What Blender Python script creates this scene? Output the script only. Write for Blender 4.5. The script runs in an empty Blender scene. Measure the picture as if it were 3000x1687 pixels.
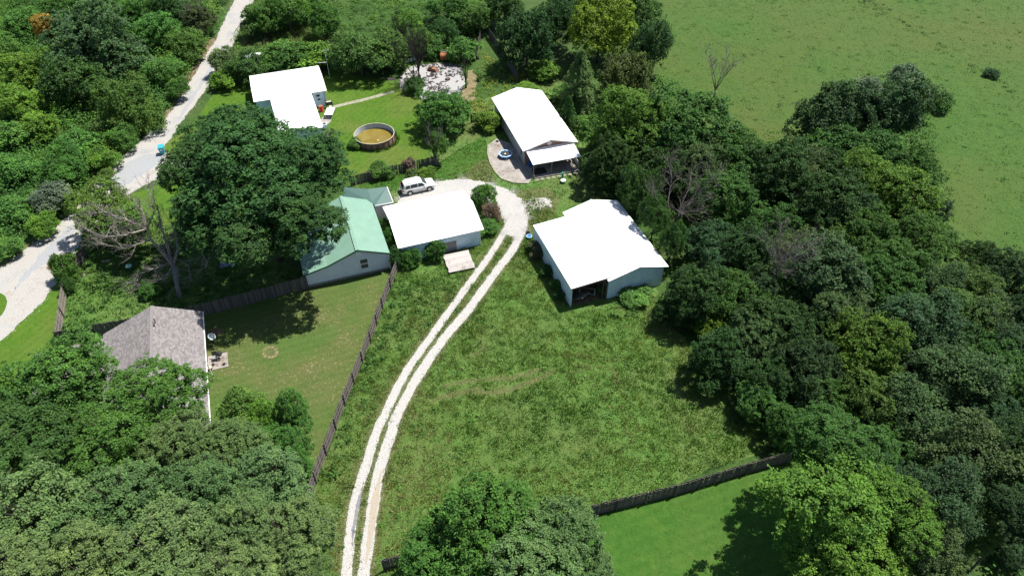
import bpy, bmesh, math, random
import numpy as np
from mathutils import Vector, Matrix

random.seed(7)
rng = np.random.default_rng(11)
R = math.radians
sc = bpy.context.scene
COL = sc.collection

# ------------------------------------------------------------------ camera, sky, sun, exposure
CAM_H, CAM_P, FPX = 58.0, R(43.3), 1786.0          # height, pitch below horizon, focal length for a 2576 px wide frame
cam = bpy.data.cameras.new('camera')
cam.sensor_width = 36.0
cam.lens = 36.0 * FPX / 2576.0
cam.clip_start = 1.0
cam.clip_end = 4000.0
cam_o = bpy.data.objects.new('camera', cam)
cam_o.location = (0, 0, CAM_H)
cam_o.rotation_euler = (R(90) - CAM_P, 0, 0)
COL.objects.link(cam_o)
sc.camera = cam_o

SUN_EL, SUN_AZ = R(63), R(32)                       # azimuth from +X towards +Y
world = bpy.data.worlds.new('World')
sc.world = world
world.use_nodes = True
wn = world.node_tree
wn.nodes.clear()
w_out = wn.nodes.new('ShaderNodeOutputWorld')
w_bg = wn.nodes.new('ShaderNodeBackground')
w_sky = wn.nodes.new('ShaderNodeTexSky')
w_sky.sky_type = 'NISHITA'
w_sky.sun_disc = False
w_sky.sun_elevation = SUN_EL
w_sky.sun_rotation = R(90) - SUN_AZ
w_sky.altitude = 200
w_bg.inputs['Strength'].default_value = 0.074
wn.links.new(w_sky.outputs[0], w_bg.inputs[0])
wn.links.new(w_bg.outputs[0], w_out.inputs[0])
sun = bpy.data.lights.new('sun', 'SUN')
sun.energy = 5.0
sun.angle = R(0.53)
sun.color = (1.0, 0.955, 0.88)
sun_o = bpy.data.objects.new('sun', sun)
sdir = Vector((math.cos(SUN_EL) * math.cos(SUN_AZ), math.cos(SUN_EL) * math.sin(SUN_AZ), math.sin(SUN_EL)))
sun_o.rotation_euler = sdir.to_track_quat('Z', 'Y').to_euler()
sun_o.location = (60, 60, 120)
COL.objects.link(sun_o)
sc.view_settings.view_transform = 'Standard'
sc.view_settings.look = 'None'
sc.view_settings.exposure = 0.95
sc.view_settings.gamma = 1.0
sc.view_settings.use_curve_mapping = False
sc.render.engine = 'CYCLES'
sc.cycles.max_bounces = 6
sc.cycles.transparent_max_bounces = 6

# ------------------------------------------------------------------ survey helper: sight line -> point at height z
def ray(px, py):
    x = (px - 1288.0) / FPX
    y = -(py - 724.3) / FPX
    c, s = math.cos(CAM_P), math.sin(CAM_P)
    return x, c + y * s, -s + y * c
def at(px, py, z=0.0):
    d = ray(px, py)
    t = (CAM_H - z) / -d[2]
    return Vector((d[0] * t, d[1] * t, z))
K3 = 2576.0 / 3000.0
def at3(px, py, z=0.0):
    return at(px * K3, py * K3, z)
def depth_at(p):
    return p.y * math.cos(CAM_P) + (CAM_H - p.z) * math.sin(CAM_P)

# ------------------------------------------------------------------ object helpers
def tag(o, label=None, cat=None, group=None, kind=None):
    if label: o['label'] = label
    if cat: o['category'] = cat
    if group: o['group'] = group
    if kind: o['kind'] = kind
    return o
def empty(name, loc, rz=0.0, label=None, cat=None, group=None):
    o = bpy.data.objects.new(name, None)
    o.empty_display_size = 0.3
    o.location = loc
    o.rotation_euler = (0, 0, rz)
    COL.objects.link(o)
    return tag(o, label, cat, group)
def link(name, me, parent=None, mat=None):
    o = bpy.data.objects.new(name, me)
    if mat is not None and not me.materials:
        me.materials.append(mat)
    COL.objects.link(o)
    if parent is not None:
        o.parent = parent
    return o
def mesh_np(name, V, F, mat=None, attrs=None, smooth=False):
    V = np.asarray(V, dtype=np.float32).reshape(-1, 3)
    F = np.asarray(F, dtype=np.int32)
    n, k = F.shape
    me = bpy.data.meshes.new(name)
    me.vertices.add(len(V))
    me.vertices.foreach_set('co', V.ravel())
    me.loops.add(n * k)
    me.loops.foreach_set('vertex_index', F.ravel())
    me.polygons.add(n)
    me.polygons.foreach_set('loop_start', np.arange(0, n * k, k, dtype=np.int32))
    me.polygons.foreach_set('loop_total', np.full(n, k, dtype=np.int32))
    if smooth:
        me.polygons.foreach_set('use_smooth', np.ones(n, dtype=bool))
    if attrs:
        for an, (typ, data) in attrs.items():
            a = me.attributes.new(an, typ, 'FACE')
            if typ == 'FLOAT':
                a.data.foreach_set('value', np.asarray(data, dtype=np.float32).ravel())
            else:
                d = np.ones((n, 4), dtype=np.float32)
                d[:, :3] = data
                a.data.foreach_set('color', d.ravel())
    me.update()
    me.validate()
    if mat is not None:
        me.materials.append(mat)
    return me

class MB:
    """collects boxes, bars, tubes, polygons into one mesh"""
    def __init__(self):
        self.v = []; self.f = []
    def poly(self, pts):
        b = len(self.v)
        self.v += [tuple(p) for p in pts]
        self.f.append(tuple(range(b, b + len(pts))))
        return self
    def hexa(self, p):
        b = len(self.v)
        self.v += [tuple(q) for q in p]
        for q in ((0, 3, 2, 1), (4, 5, 6, 7), (0, 1, 5, 4), (1, 2, 6, 5), (2, 3, 7, 6), (3, 0, 4, 7)):
            self.f.append(tuple(b + i for i in q))
        return self
    def box(self, c, s, rz=0.0, taper=1.0):
        hx, hy, hz = s[0] / 2, s[1] / 2, s[2] / 2
        cs, sn = math.cos(rz), math.sin(rz)
        P = []
        for z in (-1, 1):
            t = taper if z > 0 else 1.0
            for x, y in ((-1, -1), (1, -1), (1, 1), (-1, 1)):
                X, Y = x * hx * t, y * hy * t
                P.append((c[0] + X * cs - Y * sn, c[1] + X * sn + Y * cs, c[2] + z * hz))
        return self.hexa(P)
    def bar(self, a, b, w, h=None, up=(0, 0, 1)):
        h = h or w
        a, b, up = Vector(a), Vector(b), Vector(up)
        d = (b - a).normalized()
        if abs(d.dot(up)) > 0.98: up = Vector((1, 0, 0))
        s = d.cross(up).normalized() * (w / 2)
        u = s.cross(d).normalized() * (h / 2)
        return self.hexa([a - s - u, a + s - u, a + s + u, a - s + u, b - s - u, b + s - u, b + s + u, b - s + u])
    def tube(self, pts, radii, n=6, cap=True):
        pts = [Vector(p) for p in pts]
        b = len(self.v)
        ref = Vector((0.31, 0.17, 0.93))
        for i, p in enumerate(pts):
            d = (pts[min(i + 1, len(pts) - 1)] - pts[max(i - 1, 0)]).normalized()
            s = d.cross(ref)
            if s.length < 0.05: s = d.cross(Vector((1, 0, 0)))
            s.normalize(); u = s.cross(d)
            for k in range(n):
                a = 2 * math.pi * k / n
                q = p + (s * math.cos(a) + u * math.sin(a)) * radii[i]
                self.v.append(tuple(q))
        for i in range(len(pts) - 1):
            for k in range(n):
                k2 = (k + 1) % n
                self.f.append((b + i * n + k, b + i * n + k2, b + (i + 1) * n + k2, b + (i + 1) * n + k))
        if cap:
            self.f.append(tuple(b + k for k in range(n)))
            self.f.append(tuple(b + (len(pts) - 1) * n + k for k in reversed(range(n))))
        return self
    def cyl(self, c, r, h, n=16, r2=None):
        return self.tube([c, (c[0], c[1], c[2] + h)], [r, r if r2 is None else r2], n)
    def mesh(self, name, mat, smooth=False):
        me = bpy.data.meshes.new(name)
        me.from_pydata(self.v, [], self.f)
        me.update()
        bm = bmesh.new(); bm.from_mesh(me)
        bmesh.ops.recalc_face_normals(bm, faces=bm.faces)
        bm.to_mesh(me); bm.free()
        if smooth:
            me.polygons.foreach_set('use_smooth', np.ones(len(me.polygons), dtype=bool))
        me.materials.append(mat)
        return me
    def build(self, name, mat, parent=None, smooth=False):
        return link(name, self.mesh(name, mat, smooth), parent)

def vnoise(x, y, seed=0):
    def h(i, j):
        n = (i * 374761393 + j * 668265263 + seed * 974711) & 0x7fffffff
        n = ((n ^ (n >> 13)) * 1274126177) & 0x7fffffff
        return ((n ^ (n >> 16)) & 0xffff) / 65535.0
    xi = np.floor(x).astype(np.int64); yi = np.floor(y).astype(np.int64)
    fx = x - xi; fy = y - yi
    fx = fx * fx * (3 - 2 * fx); fy = fy * fy * (3 - 2 * fy)
    return (h(xi, yi) * (1 - fx) + h(xi + 1, yi) * fx) * (1 - fy) + (h(xi, yi + 1) * (1 - fx) + h(xi + 1, yi + 1) * fx) * fy
def fnoise(x, y, seed=0):
    return 0.55 * vnoise(x, y, seed) + 0.3 * vnoise(x * 2.1, y * 2.1, seed + 5) + 0.15 * vnoise(x * 4.7, y * 4.7, seed + 9)
def inpoly(X, Y, poly):
    r = np.zeros(len(X), dtype=bool)
    n = len(poly); j = n - 1
    for i in range(n):
        xi, yi = poly[i][0], poly[i][1]; xj, yj = poly[j][0], poly[j][1]
        c = ((yi > Y) != (yj > Y)) & (X < (xj - xi) * (Y - yi) / ((yj - yi) if yj != yi else 1e-9) + xi)
        r ^= c; j = i
    return r

# ------------------------------------------------------------------ materials
def new_mat(name):
    m = bpy.data.materials.new(name)
    m.use_nodes = True
    nt = m.node_tree
    b = nt.nodes['Principled BSDF']
    return m, nt, b
def node(nt, t, **kw):
    n = nt.nodes.new(t)
    for k, v in kw.items():
        setattr(n, k, v)
    return n
def noise(nt, vec, scale, detail=4, rough=0.6, dist=0.0):
    n = node(nt, 'ShaderNodeTexNoise')
    n.inputs['Scale'].default_value = scale
    n.inputs['Detail'].default_value = detail
    n.inputs['Roughness'].default_value = rough
    n.inputs['Distortion'].default_value = dist
    nt.links.new(vec, n.inputs['Vector'])
    return n.outputs['Fac']
def ramp(nt, fac, stops):
    r = node(nt, 'ShaderNodeValToRGB')
    e = r.color_ramp.elements
    while len(e) > 1: e.remove(e[-1])
    e[0].position = stops[0][0]; e[0].color = (*stops[0][1], 1)
    for p, c in stops[1:]:
        x = e.new(p); x.color = (*c, 1)
    nt.links.new(fac, r.inputs[0])
    return r.outputs[0]
def mix(nt, fac, a, b, mode='MIX'):
    m = node(nt, 'ShaderNodeMix', data_type='RGBA', blend_type=mode)
    for sock, v in ((m.inputs[0], fac), (m.inputs[6], a), (m.inputs[7], b)):
        if isinstance(v, (int, float)): sock.default_value = v
        elif isinstance(v, tuple): sock.default_value = (*v, 1)
        else: nt.links.new(v, sock)
    return m.outputs[2]
def bump(nt, bsdf, height, strength, dist):
    b = node(nt, 'ShaderNodeBump')
    b.inputs['Strength'].default_value = strength
    b.inputs['Distance'].default_value = dist
    nt.links.new(height, b.inputs['Height'])
    nt.links.new(b.outputs[0], bsdf.inputs['Normal'])
def wpos(nt): return node(nt, 'ShaderNodeNewGeometry').outputs['Position']
def opos(nt): return node(nt, 'ShaderNodeTexCoord').outputs['Object']
def scaled(nt, vec, s):
    m = node(nt, 'ShaderNodeMapping')
    m.inputs['Scale'].default_value = s
    nt.links.new(vec, m.inputs[0])
    return m.outputs[0]
def math_n(nt, op, a, b=None):
    m = node(nt, 'ShaderNodeMath', operation=op)
    for i, v in enumerate((a, b)):
        if v is None: continue
        if isinstance(v, (int, float)): m.inputs[i].default_value = v
        else: nt.links.new(v, m.inputs[i])
    return m.outputs[0]

def simple(name, col, rough=0.6, metal=0.0, var=0.25, scale=6.0, bumpy=0.0, dirt=None, spec=0.5):
    m, nt, b = new_mat(name)
    v = opos(nt)
    n = noise(nt, v, scale, 5, 0.65)
    lo = tuple(c * (1 - var) for c in col); hi = tuple(min(1, c * (1 + var * 0.6)) for c in col)
    c = ramp(nt, n, [(0.3, lo), (0.7, hi)])
    if dirt:
        d = noise(nt, v, scale * 0.35, 6, 0.7)
        f = ramp(nt, d, [(0.52, (0, 0, 0)), (0.72, (1, 1, 1))])
        c = mix(nt, f, c, dirt)
    nt.links.new(c, b.inputs['Base Color'])
    b.inputs['Roughness'].default_value = rough
    b.inputs['Metallic'].default_value = metal
    b.inputs['Specular IOR Level'].default_value = spec
    if bumpy:
        bump(nt, b, noise(nt, v, scale * 3, 4), 0.6, bumpy)
    return m

def grass_ground(name, cols, patch=0.05, fine=2.2, litter=0.0, dry=0.0, drycol=(0.16, 0.135, 0.06), mow=None):
    """cols: dark, mid, light greens"""
    m, nt, b = new_mat(name)
    p = wpos(nt)
    big = noise(nt, p, patch, 5, 0.6, 0.4)
    mid = noise(nt, p, 0.45, 5, 0.65, 0.3)
    fi = noise(nt, p, fine, 6, 0.75)
    s = math_n(nt, 'ADD', math_n(nt, 'MULTIPLY', mid, 0.45), math_n(nt, 'MULTIPLY', fi, 0.55))
    c = ramp(nt, s, [(0.33, cols[0]), (0.5, cols[1]), (0.66, cols[2])])
    if dry:
        f = ramp(nt, math_n(nt, 'ADD', math_n(nt, 'MULTIPLY', big, 0.7), math_n(nt, 'MULTIPLY', fi, 0.3)), [(0.5 - dry * 0.1, (0, 0, 0)), (0.72 - dry * 0.1, (0.75,) * 3)])
        c = mix(nt, f, c, drycol)
    if mow is not None:
        w = node(nt, 'ShaderNodeTexWave', wave_type='BANDS', bands_direction='X')
        mp = node(nt, 'ShaderNodeMapping'); mp.inputs['Rotation'].default_value = (0, 0, mow)
        nt.links.new(p, mp.inputs[0]); nt.links.new(mp.outputs[0], w.inputs['Vector'])
        w.inputs['Scale'].default_value = 0.32; w.inputs['Distortion'].default_value = 1.2; w.inputs['Detail'].default_value = 2
        c = mix(nt, math_n(nt, 'MULTIPLY', w.outputs['Fac'], 0.4), c, mix(nt, 1.0, c, (0.72, 0.8, 0.7), 'MULTIPLY'))
    if litter:
        l = noise(nt, p, 3.3, 2, 0.5)
        f = ramp(nt, math_n(nt, 'MULTIPLY', l, math_n(nt, 'ADD', big, 0.5)), [(0.66 - litter, (0, 0, 0)), (0.70 - litter, (0.8,) * 3)])
        c = mix(nt, math_n(nt, 'MULTIPLY', f, 0.6), c, (0.24, 0.205, 0.12))
    nt.links.new(c, b.inputs['Base Color'])
    b.inputs['Roughness'].default_value = 0.85
    b.inputs['Specular IOR Level'].default_value = 0.15
    bump(nt, b, math_n(nt, 'ADD', math_n(nt, 'MULTIPLY', mid, 0.4), fi), 1.0, 0.18)
    return m

M = {}
M['ground'] = grass_ground('rough_ground', [(0.016, 0.040, 0.009), (0.032, 0.072, 0.014), (0.055, 0.100, 0.020)], dry=0.3, drycol=(0.075, 0.080, 0.030))
M['pasture'] = grass_ground('pasture_grass', [(0.0258, 0.0672, 0.0109), (0.0395, 0.0886, 0.0140), (0.0578, 0.1033, 0.0172)], patch=0.035, fine=1.7, dry=0.8, drycol=(0.0684, 0.0836, 0.0203))
M['meadow'] = grass_ground('meadow_grass', [(0.0389, 0.0907, 0.0180), (0.0648, 0.1318, 0.0260), (0.0994, 0.1620, 0.0360)], patch=0.07, fine=1.9, dry=0.5, drycol=(0.0972, 0.1080, 0.0380))
M['lawn_olive'] = grass_ground('lawn_olive', [(0.0420, 0.0834, 0.0170), (0.0600, 0.1067, 0.0220), (0.0840, 0.1242, 0.0300)], patch=0.13, fine=3.0, litter=0.01, dry=0.75, drycol=(0.1100, 0.1009, 0.0400), mow=R(68))
M['lawn_bright'] = grass_ground('lawn_bright', [(0.0380, 0.0941, 0.0076), (0.0551, 0.1196, 0.0095), (0.0779, 0.1392, 0.0133)], patch=0.09, fine=2.2, litter=0.0, dry=0.3, drycol=(0.1140, 0.1176, 0.0333), mow=R(25))
M['lawn_vivid'] = grass_ground('lawn_vivid', [(0.0255, 0.0784, 0.0095), (0.0372, 0.1000, 0.0123), (0.0568, 0.1176, 0.0162)], patch=0.08, fine=1.8, dry=0.12, drycol=(0.0686, 0.1029, 0.0209), mow=R(70))

def gravel_mat(name, cols, grey=(0.36, 0.38, 0.40), tan=(0.52, 0.44, 0.33), amt=0.5):
    m, nt, b = new_mat(name)
    p = wpos(nt)
    big = noise(nt, p, 0.16, 5, 0.6, 0.6)
    mid = noise(nt, p, 0.9, 6, 0.7)
    fi = noise(nt, p, 9.0, 4, 0.7)
    c = ramp(nt, fi, [(0.3, cols[0]), (0.5, cols[1]), (0.7, cols[2])])
    f1 = ramp(nt, big, [(0.55, (0, 0, 0)), (0.72, (amt,) * 3)])
    c = mix(nt, f1, c, grey)
    f2 = ramp(nt, math_n(nt, 'ADD', math_n(nt, 'MULTIPLY', big, -0.5), mid), [(0.30, (0, 0, 0)), (0.55, (amt,) * 3)])
    c = mix(nt, f2, c, tan)
    nt.links.new(c, b.inputs['Base Color'])
    b.inputs['Roughness'].default_value = 0.95
    b.inputs['Specular IOR Level'].default_value = 0.1
    bump(nt, b, math_n(nt, 'ADD', fi, mid), 0.8, 0.05)
    return m
M['gravel'] = gravel_mat('white_gravel', [(0.18, 0.17, 0.158), (0.33, 0.322, 0.308), (0.46, 0.45, 0.435)], grey=(0.27, 0.275, 0.28), tan=(0.31, 0.275, 0.22), amt=0.5)
M['road'] = gravel_mat('road_gravel', [(0.20, 0.19, 0.175), (0.30, 0.288, 0.27), (0.40, 0.39, 0.375)], grey=(0.215, 0.228, 0.242), tan=(0.245, 0.205, 0.155), amt=0.9)
M['dust'] = gravel_mat('tan_dust', [(0.245, 0.215, 0.165), (0.29, 0.255, 0.205), (0.33, 0.295, 0.245)], grey=(0.25, 0.24, 0.22), tan=(0.28, 0.23, 0.17), amt=0.4)
M['grey_gravel'] = gravel_mat('grey_gravel', [(0.19, 0.195, 0.20), (0.245, 0.255, 0.265), (0.31, 0.315, 0.32)], grey=(0.20, 0.21, 0.22), tan=(0.27, 0.25, 0.22), amt=0.6)
M['mud'] = simple('grey_mud', (0.15, 0.155, 0.175), 0.8, var=0.35, scale=1.5)
M['verge'] = grass_ground('dry_verge', [(0.055, 0.080, 0.024), (0.085, 0.105, 0.034), (0.130, 0.135, 0.055)], fine=3.0)
M['soil'] = simple('bare_soil', (0.145, 0.108, 0.066), 0.95, var=0.5, scale=2.2, bumpy=0.05, spec=0.1)
M['straw'] = simple('dry_straw', (0.17, 0.140, 0.078), 0.95, var=0.5, scale=1.6, bumpy=0.08, spec=0.1)
M['ash'] = gravel_mat('ash', [(0.13, 0.128, 0.13), (0.29, 0.285, 0.285), (0.40, 0.39, 0.385)], grey=(0.07, 0.07, 0.075), tan=(0.27, 0.235, 0.20), amt=0.85)
M['concrete'] = simple('concrete', (0.265, 0.242, 0.222), 0.85, var=0.3, scale=0.9, dirt=(0.19, 0.165, 0.145), spec=0.2)
M['path'] = simple('pale_concrete', (0.235, 0.225, 0.165), 0.9, var=0.35, scale=2.0, dirt=(0.12, 0.14, 0.06))

def leaf_mat(name, stuff=False):
    m, nt, b = new_mat(name)
    a = node(nt, 'ShaderNodeAttribute', attribute_name='tone')
    if stuff:
        ca = node(nt, 'ShaderNodeAttribute', attribute_name='tint').outputs['Color']
    else:
        ca = node(nt, 'ShaderNodeObjectInfo').outputs['Color']
    # tone: 0..1 leaf to leaf; younger leaves are yellower and lighter
    k = ramp(nt, a.outputs['Fac'], [(0.0, (0.55, 0.60, 0.66)), (0.5, (1.0, 1.0, 1.0)), (0.85, (1.42, 1.36, 1.1)), (1.0, (1.8, 1.7, 1.35))])
    c = mix(nt, 1.0, ca, k, 'MULTIPLY')
    nt.links.new(c, b.inputs['Base Color'])
    b.inputs['Roughness'].default_value = 0.65
    b.inputs['Specular IOR Level'].default_value = 0.18
    tr = node(nt, 'ShaderNodeBsdfTranslucent')
    nt.links.new(mix(nt, 1.0, c, (1.15, 1.35, 0.55), 'MULTIPLY'), tr.inputs['Color'])
    ms = node(nt, 'ShaderNodeMixShader')
    ms.inputs[0].default_value = 0.24
    nt.links.new(b.outputs[0], ms.inputs[1]); nt.links.new(tr.outputs[0], ms.inputs[2])
    nt.links.new(ms.outputs[0], nt.nodes['Material Output'].inputs['Surface'])
    return m
M['leaf'] = leaf_mat('leaf')
M['leaf_mass'] = leaf_mat('leaf_mass', True)
M['bark'] = simple('bark', (0.085, 0.066, 0.050), 0.9, var=0.5, scale=5, bumpy=0.03)
M['dead_wood'] = simple('dead_wood', (0.22, 0.20, 0.175), 0.85, var=0.45, scale=2.5)
M['dead_grey'] = simple('grey_dead_wood', (0.125, 0.110, 0.100), 0.85, var=0.45, scale=2.5)
M['char'] = simple('charred_wood', (0.028, 0.024, 0.022), 0.8, var=0.5, scale=3)

def board_mat(name, col, spread=1.0):
    m, nt, b = new_mat(name)
    oi = node(nt, 'ShaderNodeObjectInfo')
    v = scaled(nt, opos(nt), (14, 14, 1.6))
    n = noise(nt, v, 1.4, 5, 0.7)
    c = ramp(nt, n, [(0.25, tuple(x * 0.55 for x in col)), (0.75, tuple(x * 1.3 for x in col))])
    k = ramp(nt, oi.outputs['Random'], [(0.0, tuple(1 - spread * q for q in (0.4, 0.4, 0.38))), (1.0, tuple(1 + spread * q for q in (0.35, 0.28, 0.2)))])
    nt.links.new(mix(nt, 1.0, c, k, 'MULTIPLY'), b.inputs['Base Color'])
    b.inputs['Roughness'].default_value = 0.9
    b.inputs['Specular IOR Level'].default_value = 0.2
    return m
M['fence'] = board_mat('weathered_board', (0.128, 0.116, 0.108))
M['fence_pale'] = board_mat('pale_weathered_board', (0.19, 0.175, 0.155))
M['plank'] = board_mat('bleached_plank', (0.40, 0.37, 0.355), 0.25)
M['white_metal'] = simple('white_metal_roof', (0.80, 0.80, 0.80), 0.45, var=0.05, scale=0.7, dirt=(0.72, 0.71, 0.69))
M['siding_metal'] = simple('white_metal_siding', (0.62, 0.70, 0.75), 0.5, var=0.12, scale=0.8, dirt=(0.48, 0.52, 0.53))
M['blue_siding'] = simple('pale_blue_siding', (0.60, 0.72, 0.80), 0.55, var=0.15, scale=0.8)
M['vinyl'] = simple('grey_vinyl_siding', (0.62, 0.64, 0.69), 0.6, var=0.1, scale=1.2)
M['trailer_siding'] = simple('taupe_siding', (0.42, 0.41, 0.39), 0.6, var=0.12, scale=1.2)
M['gable_red'] = simple('brown_red_gable', (0.27, 0.16, 0.13), 0.8, var=0.2, scale=2)
M['green_roof'] = simple('green_metal_roof', (0.148, 0.262, 0.200), 0.5, var=0.10, scale=0.8, dirt=(0.128, 0.232, 0.178))
M['teal_roof'] = simple('teal_metal_roof', (0.046, 0.108, 0.096), 0.5, var=0.1, scale=0.8)
M['green_trim'] = simple('dark_green_trim', (0.045, 0.13, 0.085), 0.5)
M['white_trim'] = simple('white_trim', (0.74, 0.74, 0.73), 0.5, var=0.06)
M['dark_wood'] = simple('dark_brown_wood', (0.085, 0.058, 0.045), 0.8, var=0.3, scale=3)
M['grey_wood'] = simple('grey_wood', (0.25, 0.235, 0.225), 0.85, var=0.3, scale=3)
M['dark'] = simple('dark_interior', (0.035, 0.032, 0.032), 0.9)
M['glass'] = simple('window_glass', (0.045, 0.055, 0.065), 0.08, var=0.1)
M['rust'] = simple('rusty_steel', (0.25, 0.115, 0.065), 0.85, var=0.45, scale=2.5, dirt=(0.16, 0.08, 0.055))
M['rust_pool'] = simple('rust_streaked_panel', (0.24, 0.135, 0.105), 0.8, var=0.45, scale=2.6, dirt=(0.34, 0.25, 0.22))
M['orange_rust'] = simple('orange_rust', (0.38, 0.13, 0.05), 0.85, var=0.4, scale=3)
M['liner'] = simple('grey_blue_liner', (0.40, 0.45, 0.52), 0.6, var=0.2, scale=1.2, dirt=(0.5, 0.53, 0.56))
M['rim'] = simple('pale_rim', (0.40, 0.38, 0.30), 0.6, var=0.2)
M['rubber'] = simple('black_rubber', (0.018, 0.018, 0.019), 0.8)
M['black'] = simple('black_plastic', (0.02, 0.02, 0.022), 0.5)
M['steel'] = simple('grey_steel', (0.45, 0.46, 0.47), 0.4, metal=0.6)
M['chrome'] = simple('wheel_alloy', (0.62, 0.63, 0.65), 0.3, metal=0.7)
M['blue'] = simple('blue_plastic', (0.02, 0.13, 0.55), 0.4)
M['pale_blue'] = simple('pale_blue_plastic', (0.30, 0.48, 0.72), 0.4)
M['navy'] = simple('navy_pad', (0.03, 0.10, 0.22), 0.5)
M['teal'] = simple('teal_plastic', (0.03, 0.28, 0.34), 0.45, var=0.15)
M['mint'] = simple('mint_plastic', (0.35, 0.68, 0.60), 0.5)
M['green_paint'] = simple('green_paint', (0.07, 0.36, 0.24), 0.5)
M['red'] = simple('red_plastic', (0.50, 0.03, 0.03), 0.5)
M['white'] = simple('white_plastic', (0.72, 0.72, 0.72), 0.5, var=0.08)
M['tarp'] = simple('blue_grey_tarp', (0.26, 0.33, 0.45), 0.6, var=0.3)
M['grey_dish'] = simple('grey_dish', (0.40, 0.46, 0.46), 0.5, var=0.1)
M['straw_broom'] = simple('dry_bristles', (0.25, 0.16, 0.10), 0.95, var=0.4, scale=8)
M['brick_pile'] = simple('dull_brick', (0.33, 0.20, 0.15), 0.9, var=0.4, scale=5)

def paint_mat():
    m, nt, b = new_mat('white_car_paint')
    b.inputs['Base Color'].default_value = (0.66, 0.67, 0.67, 1)
    b.inputs['Roughness'].default_value = 0.25
    b.inputs['Coat Weight'].default_value = 0.6
    return m
M['paint'] = paint_mat()
def water_mat():
    m, nt, b = new_mat('murky_pool_water')
    p = wpos(nt)
    n = noise(nt, p, 0.55, 5, 0.6, 0.5)
    c = ramp(nt, n, [(0.3, (0.130, 0.085, 0.006)), (0.55, (0.165, 0.128, 0.026)), (0.75, (0.19, 0.158, 0.055))])
    nt.links.new(c, b.inputs['Base Color'])
    b.inputs['Roughness'].default_value = 0.22
    b.inputs['Specular IOR Level'].default_value = 0.3
    return m
M['water'] = water_mat()
def shingle_mat():
    m, nt, b = new_mat('asphalt_shingle')
    g = node(nt, 'ShaderNodeNewGeometry')
    p = opos(nt)
    big = noise(nt, p, 0.5, 3)
    c = ramp(nt, g.outputs['Random Per Island'], [(0.0, (0.120, 0.110, 0.108)), (0.35, (0.158, 0.146, 0.145)), (0.7, (0.192, 0.178, 0.175)), (1.0, (0.230, 0.215, 0.210))])
    c = mix(nt, math_n(nt, 'MULTIPLY', big, 0.35), c, (0.145, 0.14, 0.15))
    nt.links.new(c, b.inputs['Base Color'])
    b.inputs['Roughness'].default_value = 0.95
    b.inputs['Specular IOR Level'].default_value = 0.15
    return m
M['shingle'] = shingle_mat()

# ------------------------------------------------------------------ ground sheets
def ragged(poly, amp, step=0.35, seed=0, freq=0.9):
    """subdivide a closed outline and push its edge in and out"""
    out = []
    n = len(poly)
    for i in range(n):
        a, b = Vector(poly[i][:2]), Vector(poly[(i + 1) % n][:2])
        L = (b - a).length
        k = max(1, int(L / step))
        nx = Vector((-(b - a).y, (b - a).x)).normalized() if L > 0 else Vector((0, 0))
        for j in range(k):
            p = a.lerp(b, j / k)
            q = (float(fnoise(np.array([p.x * freq]), np.array([p.y * freq]), seed)[0]) - 0.5) * 2 * amp
            q += random.uniform(-0.25, 0.25) * amp
            out.append(p + nx * q)
    return out
def smooth_poly(pts, it=2):
    pts = [Vector(p[:2]) for p in pts]
    for _ in range(it):
        o = []
        for i in range(len(pts)):
            a, b = pts[i], pts[(i + 1) % len(pts)]
            o += [a.lerp(b, 0.25), a.lerp(b, 0.75)]
        pts = o
    return pts
def sheet(name, pts, z, mat, kind='structure', parent=None):
    me = bpy.data.meshes.new(name)
    bm = bmesh.new()
    vs = [bm.verts.new((p[0], p[1], z)) for p in pts]
    es = [bm.edges.new((vs[i], vs[(i + 1) % len(vs)])) for i in range(len(vs))]
    bmesh.ops.triangle_fill(bm, edges=es, use_beauty=True)
    for f in bm.faces:
        if f.normal.z < 0: f.normal_flip()
    bm.to_mesh(me); bm.free()
    me.materials.append(mat)
    o = link(name, me, parent)
    if kind: o['kind'] = kind
    return o
def P2(lst): return [at(x, y) for x, y in lst]
def P3(lst): return [at3(x, y) for x, y in lst]

gb = MB().poly([(-900, -300, 0), (900, -300, 0), (900, 1500, 0), (-900, 1500, 0)])
tag(gb.build('ground', M['ground']), kind='structure')

pasture_poly = P2([(1560, -60), (1600, 120), (1640, 260), (1760, 380), (1900, 480), (2100, 520), (2240, 560), (2280, 680), (2340, 740), (2480, 780), (2560, 800), (2900, 840)]) + [Vector((260, 60, 0)), Vector((420, 420, 0)), Vector((30, 420, 0))]
tag(sheet('pasture', ragged(pasture_poly, 0.5, 1.5, 3), 0.004, M['pasture']))
pastureL = P2([(-40, -30), (60, -30), (60, 60), (20, 130), (-60, 150)])
sheet('pasture', ragged(pastureL, 0.8, 0.8, 4), 0.004, M['pasture'])

meadow_poly = P2([(1420, 560), (1440, 790), (1640, 760), (1760, 900), (1900, 1010), (1930, 1130), (1480, 1290), (960, 1460), (820, 1480), (790, 1230), (925, 870), (990, 690), (1080, 690), (1240, 560), (1330, 480)])
sheet('meadow', ragged(meadow_poly, 0.4, 0.8, 6), 0.004, M['meadow'])
yard_poly = P2([(880, 470), (1080, 400), (1090, 290), (1180, 270), (1240, 240), (1420, 200), (1480, 300), (1480, 440), (1560, 520), (1660, 740), (1440, 800), (1330, 560), (1240, 600), (1110, 700), (980, 700), (940, 500)])
sheet('yard', ragged(yard_poly, 0.4, 0.8, 16), 0.0032, M['meadow'])
side_meadow = P2([(140, 870), (200, 650), (240, 600), (480, 560), (780, 690), (770, 725), (480, 790)])
sheet('side_yard', ragged(side_meadow, 0.3, 0.8, 8), 0.004, M['meadow'])

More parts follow.
